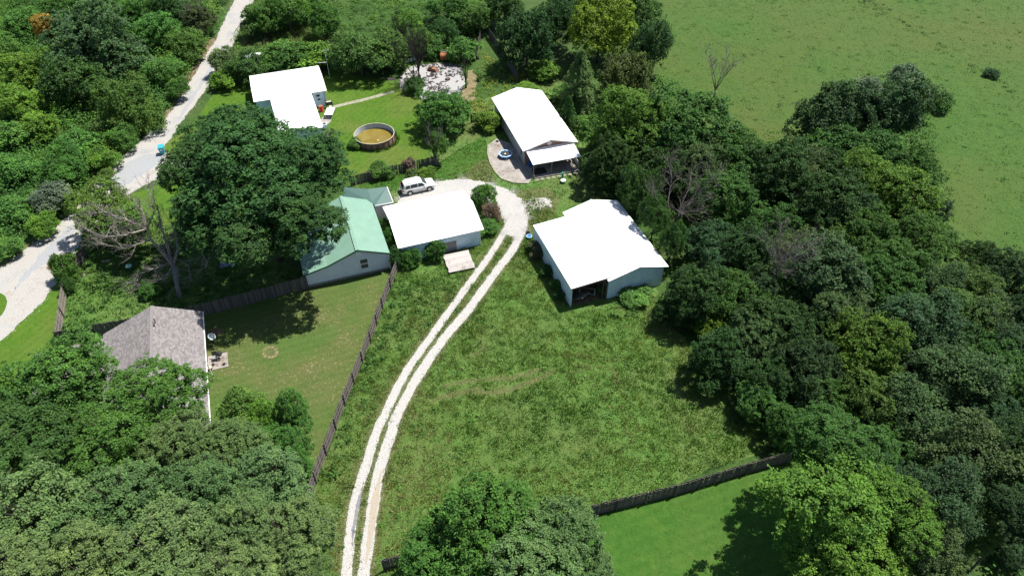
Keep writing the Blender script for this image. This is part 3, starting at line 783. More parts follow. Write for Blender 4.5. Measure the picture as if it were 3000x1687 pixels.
# ---- trees: (name, crown, x, y, half width px, height m, colour, label, asp)
TREES = [
 # foreground, lower left
 ('shade_tree', 'n1', 165, 965, 150, 12, 'mid', 'broad dense green tree between the gravel road and the shingled roof', 0.8),
 ('shade_tree', 'n0', 400, 1010, 115, 11.5, 'mid', 'dark green leafy tree overhanging the lower edge of the shingled roof', 0.8),
 ('shade_tree', 'n2', 60, 1120, 140, 12.5, 'dark', 'dark green tree against the left edge of the photo, below the roadside tree', 0.8),
 ('shade_tree', 'n1', 290, 1120, 125, 11.5, 'mid', 'green tree with dark hollows, directly below the tree over the roadside lawn', 0.8),
 ('shade_tree', 'n0', 455, 1130, 95, 11, 'gray', 'grey green rounded tree just below the dark tree overhanging the shingled roof', 0.85),
 ('maple_tree', 'n2', 580, 1135, 95, 10, 'gray', 'grey green maple below the mown lawn, left of the vine covered tree', 0.85),
 ('vine_covered_tree', 's0', 735, 1030, 48, 9, 'fresh', 'tall narrow vine covered tree standing up from the mown lawn', 1.6),
 ('vine_covered_tree', 's0', 665, 1050, 52, 7.5, 'bright', 'bright green vine covered small tree left of the tall narrow one on the lawn', 1.2),
 ('garden_tree', 'b1', 605, 1020, 48, 5.5, 'olive', 'low olive tree at the lower right corner of the shingled roof', 1.0),
 ('garden_tree', 'n0', 712, 1115, 70, 7, 'mid', 'green tree at the right end of the lawn thicket, nearest the long plank fence', 0.9),
 ('silver_maple', 'n0', 672, 1230, 120, 11.5, 'silver', 'silvery green maple beside the lower end of the long plank fence', 0.8),
 ('silver_maple', 'n1', 505, 1245, 110, 11.5, 'gray', 'grey green maple in the middle of the lower left grove', 0.8),
 ('silver_maple', 'n2', 300, 1270, 125, 12.5, 'gray', 'large grey green maple in the lower left grove, below the tree with dark hollows', 0.8),
 ('silver_maple', 'n0', 95, 1300, 150, 13, 'graylime', 'large pale green maple on the left edge, second from the bottom corner', 0.8),
 ('silver_maple', 'n1', 610, 1335, 95, 13, 'graylime', 'yellowish topped maple in the lower left grove', 0.9),
 ('silver_maple', 'n2', 420, 1385, 140, 13.5, 'silver', 'largest silvery maple at the bottom of the lower left grove', 0.8),
 ('silver_maple', 'n0', 735, 1352, 100, 12, 'silver', 'silver maple nearest the grass verge of the two track drive', 0.85),
 ('silver_maple', 'n1', 220, 1430, 120, 13.5, 'graylime', 'pale green maple cut by the bottom edge, second from the left corner', 0.8),
 ('silver_maple', 'n2', 10, 1450, 120, 13.5, 'silver', 'silvery maple in the bottom left corner of the photo', 0.8),
 ('silver_maple', 'n0', 600, 1470, 110, 13, 'silver', 'silver maple cut by the bottom edge under the yellowish topped maple', 0.8),
 ('silver_maple', 'n1', 780, 1470, 70, 10, 'gray', 'small grey green maple on the bottom edge beside the two track drive', 0.9),
 # bottom centre
 ('maple_tree', 'n0', 1215, 1340, 150, 12.5, 'mid', 'tall green maple right of the drive, its top against the meadow', 0.95),
 ('maple_tree', 'n2', 1405, 1355, 115, 11.5, 'gray', 'green maple at the bottom in front of the left end of the board fence', 0.95),
 ('maple_tree', 'n1', 1090, 1420, 100, 10, 'mid', 'low green maple at the bottom, nearest the right wheel track', 0.85),
 ('maple_tree', 'n0', 1330, 1460, 140, 12, 'graylime', 'pale green maple cut by the bottom edge at the centre', 0.8),
 ('maple_tree', 'n2', 1490, 1440, 60, 8.5, 'graylime', 'small pale maple on the bottom edge, left of the vivid green lawn', 0.95),
 # bottom right
 ('maple_tree', 'n1', 2090, 1280, 165, 13, 'lime', 'big yellow green maple overhanging the vivid green lawn', 0.85),
 ('maple_tree', 'n0', 2110, 1145, 120, 12, 'mid', 'green maple at the right end of the board fence, behind the yellow green maple', 0.8),
 ('maple_tree', 'n2', 2250, 1290, 110, 12.5, 'bright', 'green tree on the right flank of the big yellow green maple', 0.85),
 ('maple_tree', 'n0', 2130, 1420, 130, 11.5, 'lime', 'yellow green tree cut by the bottom edge below the big maple', 0.85),
 ('locust_tree', 'w0', 2370, 1260, 105, 12.5, 'blue', 'bluish feathery tree right of the big yellow green maple', 0.95),
 ('locust_tree', 'w0', 2330, 1390, 95, 11, 'gray', 'grey feathery tree near the bottom right, left of the wire fence', 0.9),
 ('locust_tree', 'w0', 2250, 1490, 95, 10, 'olive', 'olive feathery tree cut by the bottom edge, right of centre of the right grove', 0.9),
 ('shade_tree', 'w0', 2450, 1150, 110, 13, 'gray', 'large grey green tree above the wire fence on the right', 0.9),
 ('shade_tree', 'n1', 2560, 1130, 90, 13, 'dark', 'dark tree on the right edge beside the large grey green one', 0.9),
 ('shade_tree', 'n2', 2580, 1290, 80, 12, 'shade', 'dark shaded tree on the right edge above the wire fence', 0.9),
 ('shade_tree', 'n0', 2455, 1330, 60, 8, 'olive', 'small olive tree overhanging the upper end of the wire fence', 0.9),
 # the wooded strip right of the barn, front edge to back edge
 ('hedge_tree', 'r0', 1905, 1010, 60, 7, 'fresh', 'fresh green small tree at the lower front corner of the wooded strip', 1.0),
 ('hedge_tree', 'r1', 1985, 1075, 62, 8, 'mid', 'green tree above the right end of the board fence', 1.0),
 ('hedge_tree', 'r0', 2055, 1090, 45, 7.5, 'olive', 'small olive tree behind the green maple at the fence end', 1.0),
 ('hedge_tree', 'r1', 1810, 905, 75, 9, 'dark', 'dark rounded tree at the front of the wood, above the meadow shadow', 1.0),
 ('hedge_tree', 'r0', 1790, 815, 48, 9.5, 'yellow', 'small bright yellow green tree in the front edge of the wood', 0.9),
 ('hedge_tree', 'r1', 1885, 870, 75, 9.5, 'gray', 'grey green tree right of the small yellow green one', 1.0),
 ('hedge_tree', 'r0', 1930, 960, 75, 9.5, 'dark', 'dark shaded tree just above the fresh green corner tree of the wood', 1.0),
 ('wood_tree', 'r1', 1745, 745, 80, 9, 'dark', 'dark tree against the right gable of the open barn', 1.0),
 ('wood_tree', 'r0', 1840, 745, 85, 11, 'mid', 'green tree two crowns right of the open barn gable', 0.95),
 ('wood_tree', 'r1', 1930, 820, 85, 11, 'dark', 'dark tree in the lower middle of the wood', 0.95),
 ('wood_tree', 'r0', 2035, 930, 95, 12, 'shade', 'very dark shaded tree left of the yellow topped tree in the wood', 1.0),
 ('wood_tree', 'r1', 2080, 700, 115, 12.5, 'blue', 'broad rounded blue green tree in the middle of the wood', 0.85),
 ('wood_tree', 'r0', 1975, 720, 85, 11.5, 'dark', 'dark tree left of the broad rounded blue green one', 0.95),
 ('wood_tree', 'n1', 2175, 880, 105, 13, 'lime', 'tall yellow green topped tree in the lower middle of the wood', 1.0),
 ('wood_tree', 'r1', 2180, 1010, 85, 11, 'olive', 'olive green tree just below the tall yellow green topped one', 1.0),
 ('wood_tree', 'w0', 2310, 830, 120, 13, 'blue', 'big blue green feathery tree right of the yellow green topped tree', 0.9),
 ('wood_tree', 'w0', 2390, 960, 120, 13.5, 'gray', 'largest grey green feathery tree in the lower right of the wood', 0.9),
 ('wood_tree', 'w0', 2290, 1060, 110, 12.5, 'gray', 'grey feathery tree above the bluish feathery tree of the lower right', 0.9),
 ('wood_tree', 'r0', 2500, 920, 90, 12.5, 'mid', 'green tree near the right edge, right of the largest grey green feathery tree', 0.9),
 ('wood_tree', 'r1', 2570, 1000, 80, 12, 'dark', 'dark tree on the right edge below the mid green one', 0.9),
 ('wood_tree', 'w0', 2420, 800, 95, 10.5, 'olive', 'pale olive feathery tree at the pasture end of the wood', 0.8),
 ('wood_tree', 'w0', 2440, 720, 75, 8, 'olive', 'low olive feathery tree closest to the pasture at the right', 0.8),
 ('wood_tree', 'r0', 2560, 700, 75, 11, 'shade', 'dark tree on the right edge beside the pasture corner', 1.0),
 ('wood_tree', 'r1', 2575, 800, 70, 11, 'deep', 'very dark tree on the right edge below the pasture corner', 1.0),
 ('wood_tree', 'n2', 2255, 500, 105, 12, 'bright', 'bright green tree on the pasture side of the wood', 0.9),
 ('wood_tree', 'n1', 2170, 470, 90, 12, 'bright', 'yellowish green tree left of the bright one on the pasture side', 0.95),
 ('wood_tree', 'n0', 2300, 610, 85, 10, 'mid', 'green tree bulging into the pasture, below the bright one', 0.9),
 ('wood_tree', 'r0', 2180, 590, 90, 11.5, 'mid', 'green tree in the heart of the wood, above the broad rounded blue green one', 0.95),
 ('wood_tree', 'r1', 2070, 520, 95, 12, 'dark', 'dark green tree between the two bare grey crowns and the pasture', 0.95),
 ('wood_tree', 'r0', 2080, 610, 70, 11, 'olive', 'olive tree beside the bare grey crown in the wood', 0.95),
 ('wood_tree', 'r1', 1820, 505, 85, 11, 'mid', 'domed green tree right of the gnarled bare crown', 0.9),
 ('wood_tree', 'r0', 1790, 620, 80, 10, 'blue', 'domed blue green tree behind the right slope of the open barn', 0.95),
 ('wood_tree', 'r1', 1880, 640, 75, 10, 'dark', 'dark tree left of the bare grey crown in the wood', 1.0),
 ('wood_tree', 'r0', 1965, 570, 70, 11, 'mid', 'green tree just above the bare grey crown in the wood', 0.95),
 ('wood_tree', 'r1', 1730, 340, 120, 11, 'mid', 'wide domed green tree beside the bare silver tree of the pasture', 0.8),
 ('wood_tree', 'r0', 1860, 400, 95, 11, 'mid', 'green tree on the pasture side, right of the wide domed one', 0.85),
 ('wood_tree', 'r1', 1950, 440, 90, 10.5, 'dark', 'dark green tree in the saddle between the two pasture bulges of the wood', 0.9),
 ('wood_tree', 'n0', 1580, 320, 105, 11.5, 'bright', 'bright green tree close behind the trailer house roof', 0.95),
 ('wood_tree', 'r0', 1680, 440, 80, 10, 'dark', 'dark green tree just above the gnarled bare crown', 1.0),
 ('wood_tree', 'r1', 1535, 420, 65, 9, 'dark', 'dark tree beside the porch end of the trailer house', 1.1),
 ('wood_tree', 'r0', 1600, 470, 60, 8.5, 'deep', 'very dark tree between the porch and the open barn', 1.1),
 ('poplar_tree', 'f2', 2075, 300, 80, 11, 'blue', 'leftmost dark tree of the clump standing out into the pasture', 1.2),
 ('poplar_tree', 'f1', 2155, 285, 88, 12, 'blue', 'middle dark tree of the clump standing out into the pasture', 1.2),
 ('poplar_tree', 'f2', 2245, 280, 88, 12, 'blue', 'right dark tree of the clump standing out into the pasture', 1.2),
 ('poplar_tree', 'f1', 2300, 240, 58, 8.5, 'gray', 'grey green tree at the far right end of the pasture clump', 1.0),
 ('silver_tree', 'b1', 2180, 225, 34, 10.5, 'frost', 'silvery leaved tree top at the back of the pasture clump', 0.9),
 ('silver_tree', 'b1', 2275, 200, 40, 8.5, 'frost', 'silvery leaved tree at the tip of the pasture clump', 0.9),
 ('wood_tree', 'f0', 2105, 385, 85, 10, 'mid', 'rounded mid green tree in front of the dark pasture clump', 0.9),
 ('wood_tree', 'f1', 2210, 390, 88, 10, 'mid', 'mid green tree under the right of the dark pasture clump', 0.9),
 ('wood_tree', 'f0', 2020, 400, 55, 8.5, 'dark', 'small dark tree at the left foot of the pasture clump', 1.0),
 ('shrub_tree', 'b1', 2360, 255, 35, 3, 'fresh', 'low fresh green bush on the right flank of the pasture clump', 0.8),
 # top centre
 ('oak_tree', 'f1', 1325, 95, 75, 14, 'deep', 'tall dark tree at the top, left of the bright yellow green one', 1.2),
 ('oak_tree', 'f0', 1395, 60, 60, 14, 'deep', 'dark tree squeezed in left of the bright yellow green one at the top', 1.2),
 ('linden_tree', 'n1', 1510, 75, 92, 14, 'yellow', 'bright yellow green tree at the top between dark trees', 1.05),
 ('oak_tree', 'f0', 1640, 120, 56, 16, 'blue', 'dark blue green tree at the pasture corner, right of the bright one', 1.75),
 ('oak_tree', 'f2', 1600, 30, 65, 14, 'dark', 'dark tree on the top edge behind the bright yellow green one', 1.0),
 ('oak_tree', 'f1', 1270, 15, 60, 12, 'dark', 'dark tree on the top edge, left of the tall dark one', 1.0),
 ('oak_tree', 'f0', 1450, -25, 70, 13, 'deep', 'dark tree cut by the top edge above the bright yellow green one', 1.0),
 ('cedar_tree', 'c0', 1458, 212, 82, 9.5, 'gray', 'grey green cedar with drooping sprays above the trailer house', 1.15),
 ('cedar_tree', 'f1', 1572, 195, 70, 9, (0.070, 0.098, 0.026), 'brownish green cedar right of the grey green one', 1.2),
 ('cedar_tree', 'c0', 1430, 290, 40, 6, 'dark', 'dark young cedar beside the far roof edge of the trailer house', 1.4),
 # yards
 ('apple_tree', 'f1', 1118, 284, 74, 7, 'mid', 'green tree between the burnt ground and the round pool', 0.9),
 ('yard_tree', 'n0', 265, 530, 82, 8, (0.105, 0.170, 0.028), 'yellowish green tree beside the gravel road, next to the bare leaning tree', 0.95),
 ('yard_tree', 'b0', 330, 580, 62, 6.5, 'olive', 'olive tree behind the sprays of the bare leaning tree', 0.9),
 # hedge behind the white L shaped roof
 ('hedge_tree', 'f0', 905, 140, 82, 7, (0.062, 0.125, 0.026), 'olive green tree behind the right end of the white L shaped roof', 0.85),
 ('hedge_tree', 'f1', 970, 130, 62, 7.5, (0.074, 0.135, 0.030), 'brownish green tree left of the burnt trunks', 1.0),
 ('hedge_tree', 'b0', 720, 155, 60, 3.6, 'mid', 'hedge bush along the back of the white L shaped roof, left half', 0.7),
 ('hedge_tree', 'b1', 800, 150, 55, 3.4, 'bright', 'brighter hedge bush along the back of the white L shaped roof, right half', 0.7),
 ('hedge_tree', 'b2', 620, 175, 48, 4.5, 'dark', 'dark bush against the left end of the white L shaped roof', 0.9),
 ('hedge_tree', 'b0', 565, 160, 35, 4.5, 'gray', 'grey green bush leaning over the gravel road above the white roof', 1.0),
 ('hedge_tree', 'b1', 565, 205, 34, 2.6, 'bright', 'low clipped looking bush beside the road, below the grey green one', 0.8),
 # top, between road and burnt ground
 ('wood_tree', 'f1', 660, 50, 50, 7, 'mid', 'green tree at the right of the gravel road near the top edge', 1.0),
 ('wood_tree', 'f0', 720, 35, 55, 8, 'mid', 'green tree second from the road at the top', 1.1),
 ('wood_tree', 'f2', 815, 50, 42, 7, 'mid', 'rounded green tree alone in the weedy clearing at the top', 1.1),
 ('wood_tree', 'f0', 630, 75, 28, 5, 'gray', 'small grey green tree overhanging the road verge at the top', 1.0),
 ('wood_tree', 'f1', 765, 10, 50, 7, 'bright', 'bright green tree on the top edge above the clearing', 0.9),
 ('wood_tree', 'f0', 1130, 20, 55, 6.5, 'mid', 'green tree on the top edge, left of the dark oaks', 0.9),
 ('wood_tree', 'f2', 1200, 50, 45, 6, 'olive', 'olive green tree beside the dark fence near the top', 1.0),
 ('wood_tree', 'f1', 1110, 85, 45, 6, 'dark', 'dark green bush tree behind the rusty heap', 1.0),
 ('wood_tree', 'f0', 1020, 55, 40, 5.5, 'bright', 'bright green small tree behind the burnt trunks', 0.9),
 ('wood_tree', 'f1', 1050, 105, 40, 6, 'olive', 'olive green tree standing behind the twin burnt trunks', 1.1),
 ('shrub_tree', 'b1', 1165, 130, 38, 3.5, 'fresh', 'fresh green bush right of the rusty heap', 0.9),
 ('shrub_tree', 'b0', 1090, 120, 36, 3, 'fresh', 'fresh green bush left of the rusty heap', 0.9),
 ('shrub_tree', 'b1', 1045, 218, 28, 2.2, 'dark', 'dark weeds bush at the foot of the twin burnt trunks', 0.8),
 # left thicket
 ('oak_tree', 'n1', 235, 120, 125, 11, 'blue', 'largest dark tree in the thicket left of the gravel road', 0.85),
 ('oak_tree', 'f0', 190, 210, 85, 8.5, 'dark', 'dark shaded lower crown under the largest tree of the left thicket', 1.0),
 ('willow_tree', 'w0', 325, 265, 82, 8, (0.062, 0.130, 0.024), 'feathery olive willow beside the gravel road', 0.95),
 ('dying_tree', 'f2', 120, 72, 38, 10.5, 'orange', 'orange leaved dying tree in the top left thicket', 1.2),
 ('wood_tree', 'f1', 60, 60, 55, 6.5, 'fresh', 'bright green tree left of the orange dying one', 0.9),
 ('wood_tree', 'f0', 165, 20, 60, 7, 'mid', 'green tree on the top edge above the orange dying one', 0.9),
 ('wood_tree', 'f1', 260, 15, 60, 7, 'bright', 'green tree on the top edge above the largest thicket tree', 0.9),
 ('wood_tree', 'f0', 350, 25, 55, 6.5, 'mid', 'green tree on the top edge, middle of the left thicket', 0.9),
 ('wood_tree', 'f2', 430, 20, 50, 7, 'dark', 'dark tree on the top edge near the road', 0.9),
 ('wood_tree', 'f1', 400, 75, 62, 6, 'fresh', 'bright green tree right of the largest thicket tree', 0.9),
 ('wood_tree', 'f0', 465, 115, 55, 5.5, 'olive', 'olive green tree near the road, right of the bright thicket tree', 0.9),
 ('wood_tree', 'f1', 500, 50, 45, 6.5, (0.055, 0.075, 0.030), 'grey brown half bare tree overhanging the road at the top', 1.0),
 ('wood_tree', 'f0', 410, 180, 50, 4.5, 'fresh', 'yellow green bush tree between the largest thicket tree and the road', 0.9),
 ('wood_tree', 'f1', 60, 180, 60, 6, 'lime', 'yellow topped tree at the left edge of the thicket', 0.9),
 ('wood_tree', 'f0', 45, 260, 65, 5.5, 'bright', 'green tree on the left edge below the yellow topped one', 0.9),
 ('wood_tree', 'f2', 10, 130, 50, 5, 'fresh', 'bright green tree cut by the left edge near the top', 0.9),
 ('wood_tree', 'b0', 100, 330, 49, 4, 'bright', 'bright bush tree in the left thicket, below the dark shaded crown', 0.8),
 ('wood_tree', 'b1', 30, 350, 49, 4, 'fresh', 'bright green bush on the left edge, middle height', 0.8),
 ('wood_tree', 'b2', 310, 345, 36, 3.6, 'mid', 'green bush at the foot of the feathery willow', 0.9),
 ('wood_tree', 'b0', 450, 225, 27, 3.4, 'mid', 'small bush squeezed between the willow and the road', 0.9),
 ('wood_tree', 'b1', 200, 370, 49, 3.6, 'fresh', 'bright green bush in the lower thicket near the road bend', 0.8),
 ('wood_tree', 'b2', 255, 400, 36, 3.2, 'lime', 'yellow green bush at the roadside, just above the road fork', 0.8),
 ('wood_tree', 'b0', 165, 400, 41, 4.6, 'mid', 'green bush tree above the silvery shrub', 1.0),
 ('silver_shrub', 'b1', 140, 500, 50, 4.2, (0.105, 0.135, 0.085), 'silvery grey shrub beside the gravel road', 0.8),
 ('wood_tree', 'b2', 150, 440, 45, 4.4, 'mid', 'green bush directly behind the silvery shrub', 0.9),
 ('wood_tree', 'b0', 40, 430, 49, 3.6, 'fresh', 'bright green bush on the left edge beside the green one', 0.8),
 ('wood_tree', 'b1', 35, 530, 45, 3.4, 'fresh', 'bright green bush on the left edge below the silvery shrub', 0.8),
 ('wood_tree', 'b0', 110, 570, 36, 2.8, 'bright', 'bright bush at the roadside under the silvery shrub', 0.8),
 ('wood_tree', 'b2', 30, 620, 32, 2.4, 'fresh', 'lowest bright bush of the left thicket, at the road edge', 0.7),
 ('wood_tree', 'b1', 270, 440, 19, 2.0, 'olive', 'small olive bush at the road fork', 0.9),
]
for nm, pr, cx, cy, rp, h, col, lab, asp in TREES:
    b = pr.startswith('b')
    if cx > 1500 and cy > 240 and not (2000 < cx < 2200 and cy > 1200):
        col = tuple(q * 0.74 for q in (COLS[col] if isinstance(col, str) else col))  # lens vignetting painted into the leaf colours: right-hand trees darkened by frame position
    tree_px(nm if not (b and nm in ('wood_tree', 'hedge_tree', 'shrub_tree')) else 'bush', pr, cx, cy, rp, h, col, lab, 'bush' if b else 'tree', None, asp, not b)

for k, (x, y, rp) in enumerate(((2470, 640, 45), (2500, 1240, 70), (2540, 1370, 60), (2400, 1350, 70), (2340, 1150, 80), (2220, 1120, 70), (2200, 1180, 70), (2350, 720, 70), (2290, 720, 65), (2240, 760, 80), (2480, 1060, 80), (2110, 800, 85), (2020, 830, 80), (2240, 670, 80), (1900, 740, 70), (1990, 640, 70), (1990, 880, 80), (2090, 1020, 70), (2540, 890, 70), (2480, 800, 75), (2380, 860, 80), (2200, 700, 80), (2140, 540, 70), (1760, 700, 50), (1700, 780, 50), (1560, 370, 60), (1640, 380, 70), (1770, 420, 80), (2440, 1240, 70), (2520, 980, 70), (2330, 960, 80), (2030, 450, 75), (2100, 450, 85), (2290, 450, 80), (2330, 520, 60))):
    tree_px('wood_tree', ('r0', 'r1', 'n1', 'w0')[k % 4], x, y, rp, 10.5, [tuple(q * 0.72 for q in COLS[c]) for c in ('dark', 'mid', 'blue', 'gray')][k % 4], 'dark green tree filling the right hand wood between its taller crowns', 'tree', 'filler trees of the right hand wood', 0.95)  # filler leaf colours darkened as well, continuing the painted vignetting
ev0, ev1 = at3(1960.3, 780, 3.2), at3(1806.4, 580.7, 3.2)
for t_, pr, h, Rr, off, lab in ((0.88, 'f1', 9.5, 2.5, 1.5, 'olive tree leaning over the far end of the open barn roof'), (0.52, 'f0', 8.6, 2.3, 1.7, 'green tree touching the right roof edge of the open barn at its middle'), (0.22, 'f1', 7.4, 1.7, 1.9, 'small tree shading the near right corner of the open barn roof')):
    q = ev0.lerp(ev1, t_)
    plant('wood_tree', pr, q.x + off, q.y + 0.6, Rr, h, (0.046, 0.100, 0.022), lab, 'tree', None, 1.75)
oak = None
for k, (pr, cx, cy, rp, h, asp) in enumerate((('n0', 645, 450, 185, 17.5, 0.66), ('n2', 590, 350, 115, 16.5, 0.75), ('n1', 785, 420, 110, 16.5, 0.75), ('n0', 520, 550, 100, 13, 0.75), ('n1', 772, 558, 108, 14.5, 0.72), ('n2', 490, 430, 90, 15.5, 0.8), ('n1', 640, 580, 120, 13.5, 0.65))):
    q = tree_px('huge_oak', pr, cx, cy, rp, h, (0.036, 0.092, 0.023), 'huge dark oak beside the green roofed house, its crown reaching the white L shaped roof', 'tree', None, asp)
    cr = next(c for c in q.children if c.name.startswith('crown'))
    tk = next(c for c in q.children if c.name.startswith('trunk'))
    if oak is None:
        oak = q
        tk.scale = (7.5, 7.5, 7.5)
    else:
        cr.location = Vector(cr.location) + Vector(q.location) - Vector(oak.location)
        cr.parent = oak
        bpy.data.objects.remove(tk); bpy.data.objects.remove(q)

BUSHES = [  # x, y(foot), half width px, height, colour, label
 (1228, 322, 34, 2.6, 'lime', 'round yellow green bush beside the trailer house wall'),
 (175, 700, 30, 3.6, 'mid', 'green bush growing through the gap in the left plank fence'),
 (178, 735, 18, 2.0, 'dark', 'dark bush on the inner side of the left plank fence'),
 (1215, 520, 34, 3.2, 'mid', 'leafy bush at the right corner of the white garage'),
 (1235, 550, 24, 2.2, (0.14, 0.10, 0.07), 'brown dry bush right of the white garage'),
 (974, 588, 14, 2.4, 'mid', 'small bush in the gap between green roof and white garage, upper one'),
 (980, 628, 20, 3.0, 'mid', 'tall bush in the gap between green roof and white garage, middle one'),
 (996, 668, 24, 2.6, 'dark', 'dark bush at the front left corner of the white garage'),
 (1040, 664, 24, 2.3, 'mid', 'broad leaved bush in front of the left end of the garage wall'),
 (1098, 650, 25, 2.4, 'mid', 'bush against the middle of the blue white garage wall'),
 (1225, 585, 30, 1.6, 'mid', 'low bush between the garage and the two track drive'),
 (1030, 425, 16, 1.8, (0.17, 0.12, 0.09), 'brown dry bush against the pool yard fence'),
 (1075, 450, 22, 1.6, 'lime', 'clump of arching grass along the pool yard fence'),
 (1040, 452, 18, 1.6, 'gray', 'pale clump of arching grass near the white car'),
 (955, 440, 30, 1.8, 'mid', 'green bush at the left end of the pool yard fence'),
 (895, 370, 18, 1.2, 'mid', 'weeds at the left rim of the round pool'),
 (1520, 738, 17, 1.5, 'gray', 'pale leaved bush in the mouth of the open barn'),
 (1590, 752, 40, 1.3, 'fresh', 'fresh green weeds against the gable wall of the open barn'),
 (1355, 640, 26, 1.6, (0.085, 0.095, 0.05), 'dull tangled bush at the far end of the barn side wall'),
 (1375, 690, 18, 1.4, 'dark', 'dark bush along the barn side wall, second from the far end'),
 (1405, 752, 14, 1.0, 'dark', 'dark weeds along the barn side wall, near the open mouth'),
 (1400, 725, 16, 1.2, 'mid', 'green weeds along the middle of the barn side wall'),
 (2490, 192, 20, 1.2, 'deep', 'lone dark bush out in the pasture'),
 (385, 740, 30, 1.6, 'mid', 'green bush under the bare leaning tree'),
 (440, 640, 26, 1.8, 'mid', 'bush behind the trunk of the bare leaning tree'),
 (765, 1190, 30, 1.8, 'fresh', 'fresh green bush at the near end of the long plank fence'),
 (1330, 240, 36, 1.6, 'lime', 'yellow flowered weed clump behind the trailer house'),
 (1370, 195, 40, 2.4, 'bright', 'bright green bush along the dark fence behind the trailer house'),
 (1420, 255, 36, 2.6, 'fresh', 'fresh green bush at the far corner of the trailer house'),
 (1480, 330, 30, 2.6, 'fresh', 'fresh green bush along the far side of the trailer house'),
 (1510, 370, 24, 2.4, 'bright', 'bright bush at the far eave of the trailer house, near the porch'),
 (1180, 520, 14, 1.2, 'mid', 'weed tuft on the gravel at the right end of the garage ridge'),
]
for k, (x, y, rp, h, col, lab) in enumerate(BUSHES):
    p = at(x, y, 0)
    Rr = rp * depth_at(p) / FPX
    rz = h / 1.55
    plant('bush', ('b0', 'b1', 'b2')[k % 3], p.x, p.y, Rr, h, col, lab, 'bush', None, rz / Rr, False)

# ---- stuff: undergrowth, grass
def pal(cols, t):
    cols = np.array(cols); k = len(cols) - 1
    x = np.clip(t, 0, 0.9999) * k
    i = x.astype(int); f = (x - i)[:, None]
    return cols[i] * (1 - f) + cols[i + 1] * f
def scatter(polys, dens, seed, exclude=()):
    g = np.random.default_rng(seed)
    out = []
    for poly in polys:
        xs = [p[0] for p in poly]; ys = [p[1] for p in poly]
        A = (max(xs) - min(xs)) * (max(ys) - min(ys))
        n = int(A * dens)
        X = g.uniform(min(xs), max(xs), n); Y = g.uniform(min(ys), max(ys), n)
        k = inpoly(X, Y, poly)
        for e in exclude:
            k &= ~inpoly(X, Y, e)
        out.append(np.stack([X[k], Y[k]], 1))
    return np.concatenate(out)
def undergrowth(name, polys, dens, rr, hh, cols, seed, leaves=26, leaf=0.16, exclude=(), nscale=0.12, label=None):
    g = np.random.default_rng(seed)
    P = scatter(polys, dens, seed, exclude)
    n = len(P)
    nz = fnoise(P[:, 0] * nscale, P[:, 1] * nscale, seed)
    r = g.uniform(rr[0], rr[1], n)
    h = hh[0] + (hh[1] - hh[0]) * np.clip(fnoise(P[:, 0] * 0.35, P[:, 1] * 0.35, seed + 3) * 1.5 - 0.25 + g.normal(0, 0.12, n), 0, 1)
    idx = np.repeat(np.arange(n), leaves)
    m = len(idx)
    d = unit(m, g); d[:, 2] = np.abs(d[:, 2])
    C = np.stack([P[idx, 0], P[idx, 1], np.zeros(m)], 1) + d * np.stack([r[idx], r[idx], h[idx]], 1) * g.uniform(0.7, 1.05, m)[:, None]
    N = d * 0.6 + np.array([0, 0, 0.6]) + unit(m, g) * 0.7
    t = np.clip((nz - 0.28) * 2.0 + g.normal(0, 0.13, n), 0, 1)
    tint = pal(cols, t)[idx]
    tone = np.clip(0.46 + g.normal(0, 0.08, n)[idx] + g.normal(0, 0.13, m), 0, 1)
    me = leaves_mesh(name, C, N, leaf * g.uniform(0.6, 1.3, m), tone, g, M['leaf_mass'], tint)
    return tag(link(name, me), kind='stuff')
def grass(name, polys, dens, hh, cols, seed, blades=4, w=0.05, exclude=(), nscale=0.15, spread=0.14, lean=0.5):
    g = np.random.default_rng(seed)
    P = scatter(polys, dens, seed, exclude)
    n = len(P)
    nz = fnoise(P[:, 0] * nscale, P[:, 1] * nscale, seed)
    n2 = fnoise(P[:, 0] * 0.8, P[:, 1] * 0.8, seed + 4)
    h = hh[0] + (hh[1] - hh[0]) * np.clip(n2 * 1.6 - 0.3 + g.normal(0, 0.15, n), 0, 1)
    idx = np.repeat(np.arange(n), blades)
    m = len(idx)
    a = g.uniform(0, 2 * math.pi, m)
    b = np.stack([P[idx, 0] + g.normal(0, spread, m), P[idx, 1] + g.normal(0, spread, m), np.zeros(m)], 1)
    hb = h[idx] * g.uniform(0.6, 1.2, m)
    ln = hb * np.abs(g.normal(0, lean, m))
    a2 = g.uniform(0, 2 * math.pi, m)
    tip = b + np.stack([np.cos(a2) * ln, np.sin(a2) * ln, hb], 1)
    ww = w * g.uniform(0.6, 1.5, m)
    s = np.stack([np.cos(a) * ww, np.sin(a) * ww, np.zeros(m)], 1)
    V = np.stack([b - s, b + s, tip], 1).reshape(-1, 3)
    F = np.arange(m * 3).reshape(m, 3)
    t = np.clip((nz - 0.28) * 1.9 + g.normal(0, 0.14, n), 0, 1)
    tint = pal(cols, t)[idx]
    tone = np.clip(0.5 + g.normal(0, 0.08, n)[idx] + g.normal(0, 0.12, m), 0, 1)
    me = mesh_np(name, V, F, M['leaf_mass'], {'tone': ('FLOAT', tone), 'tint': ('FLOAT_COLOR', tint)})
    return tag(link(name, me), kind='stuff')

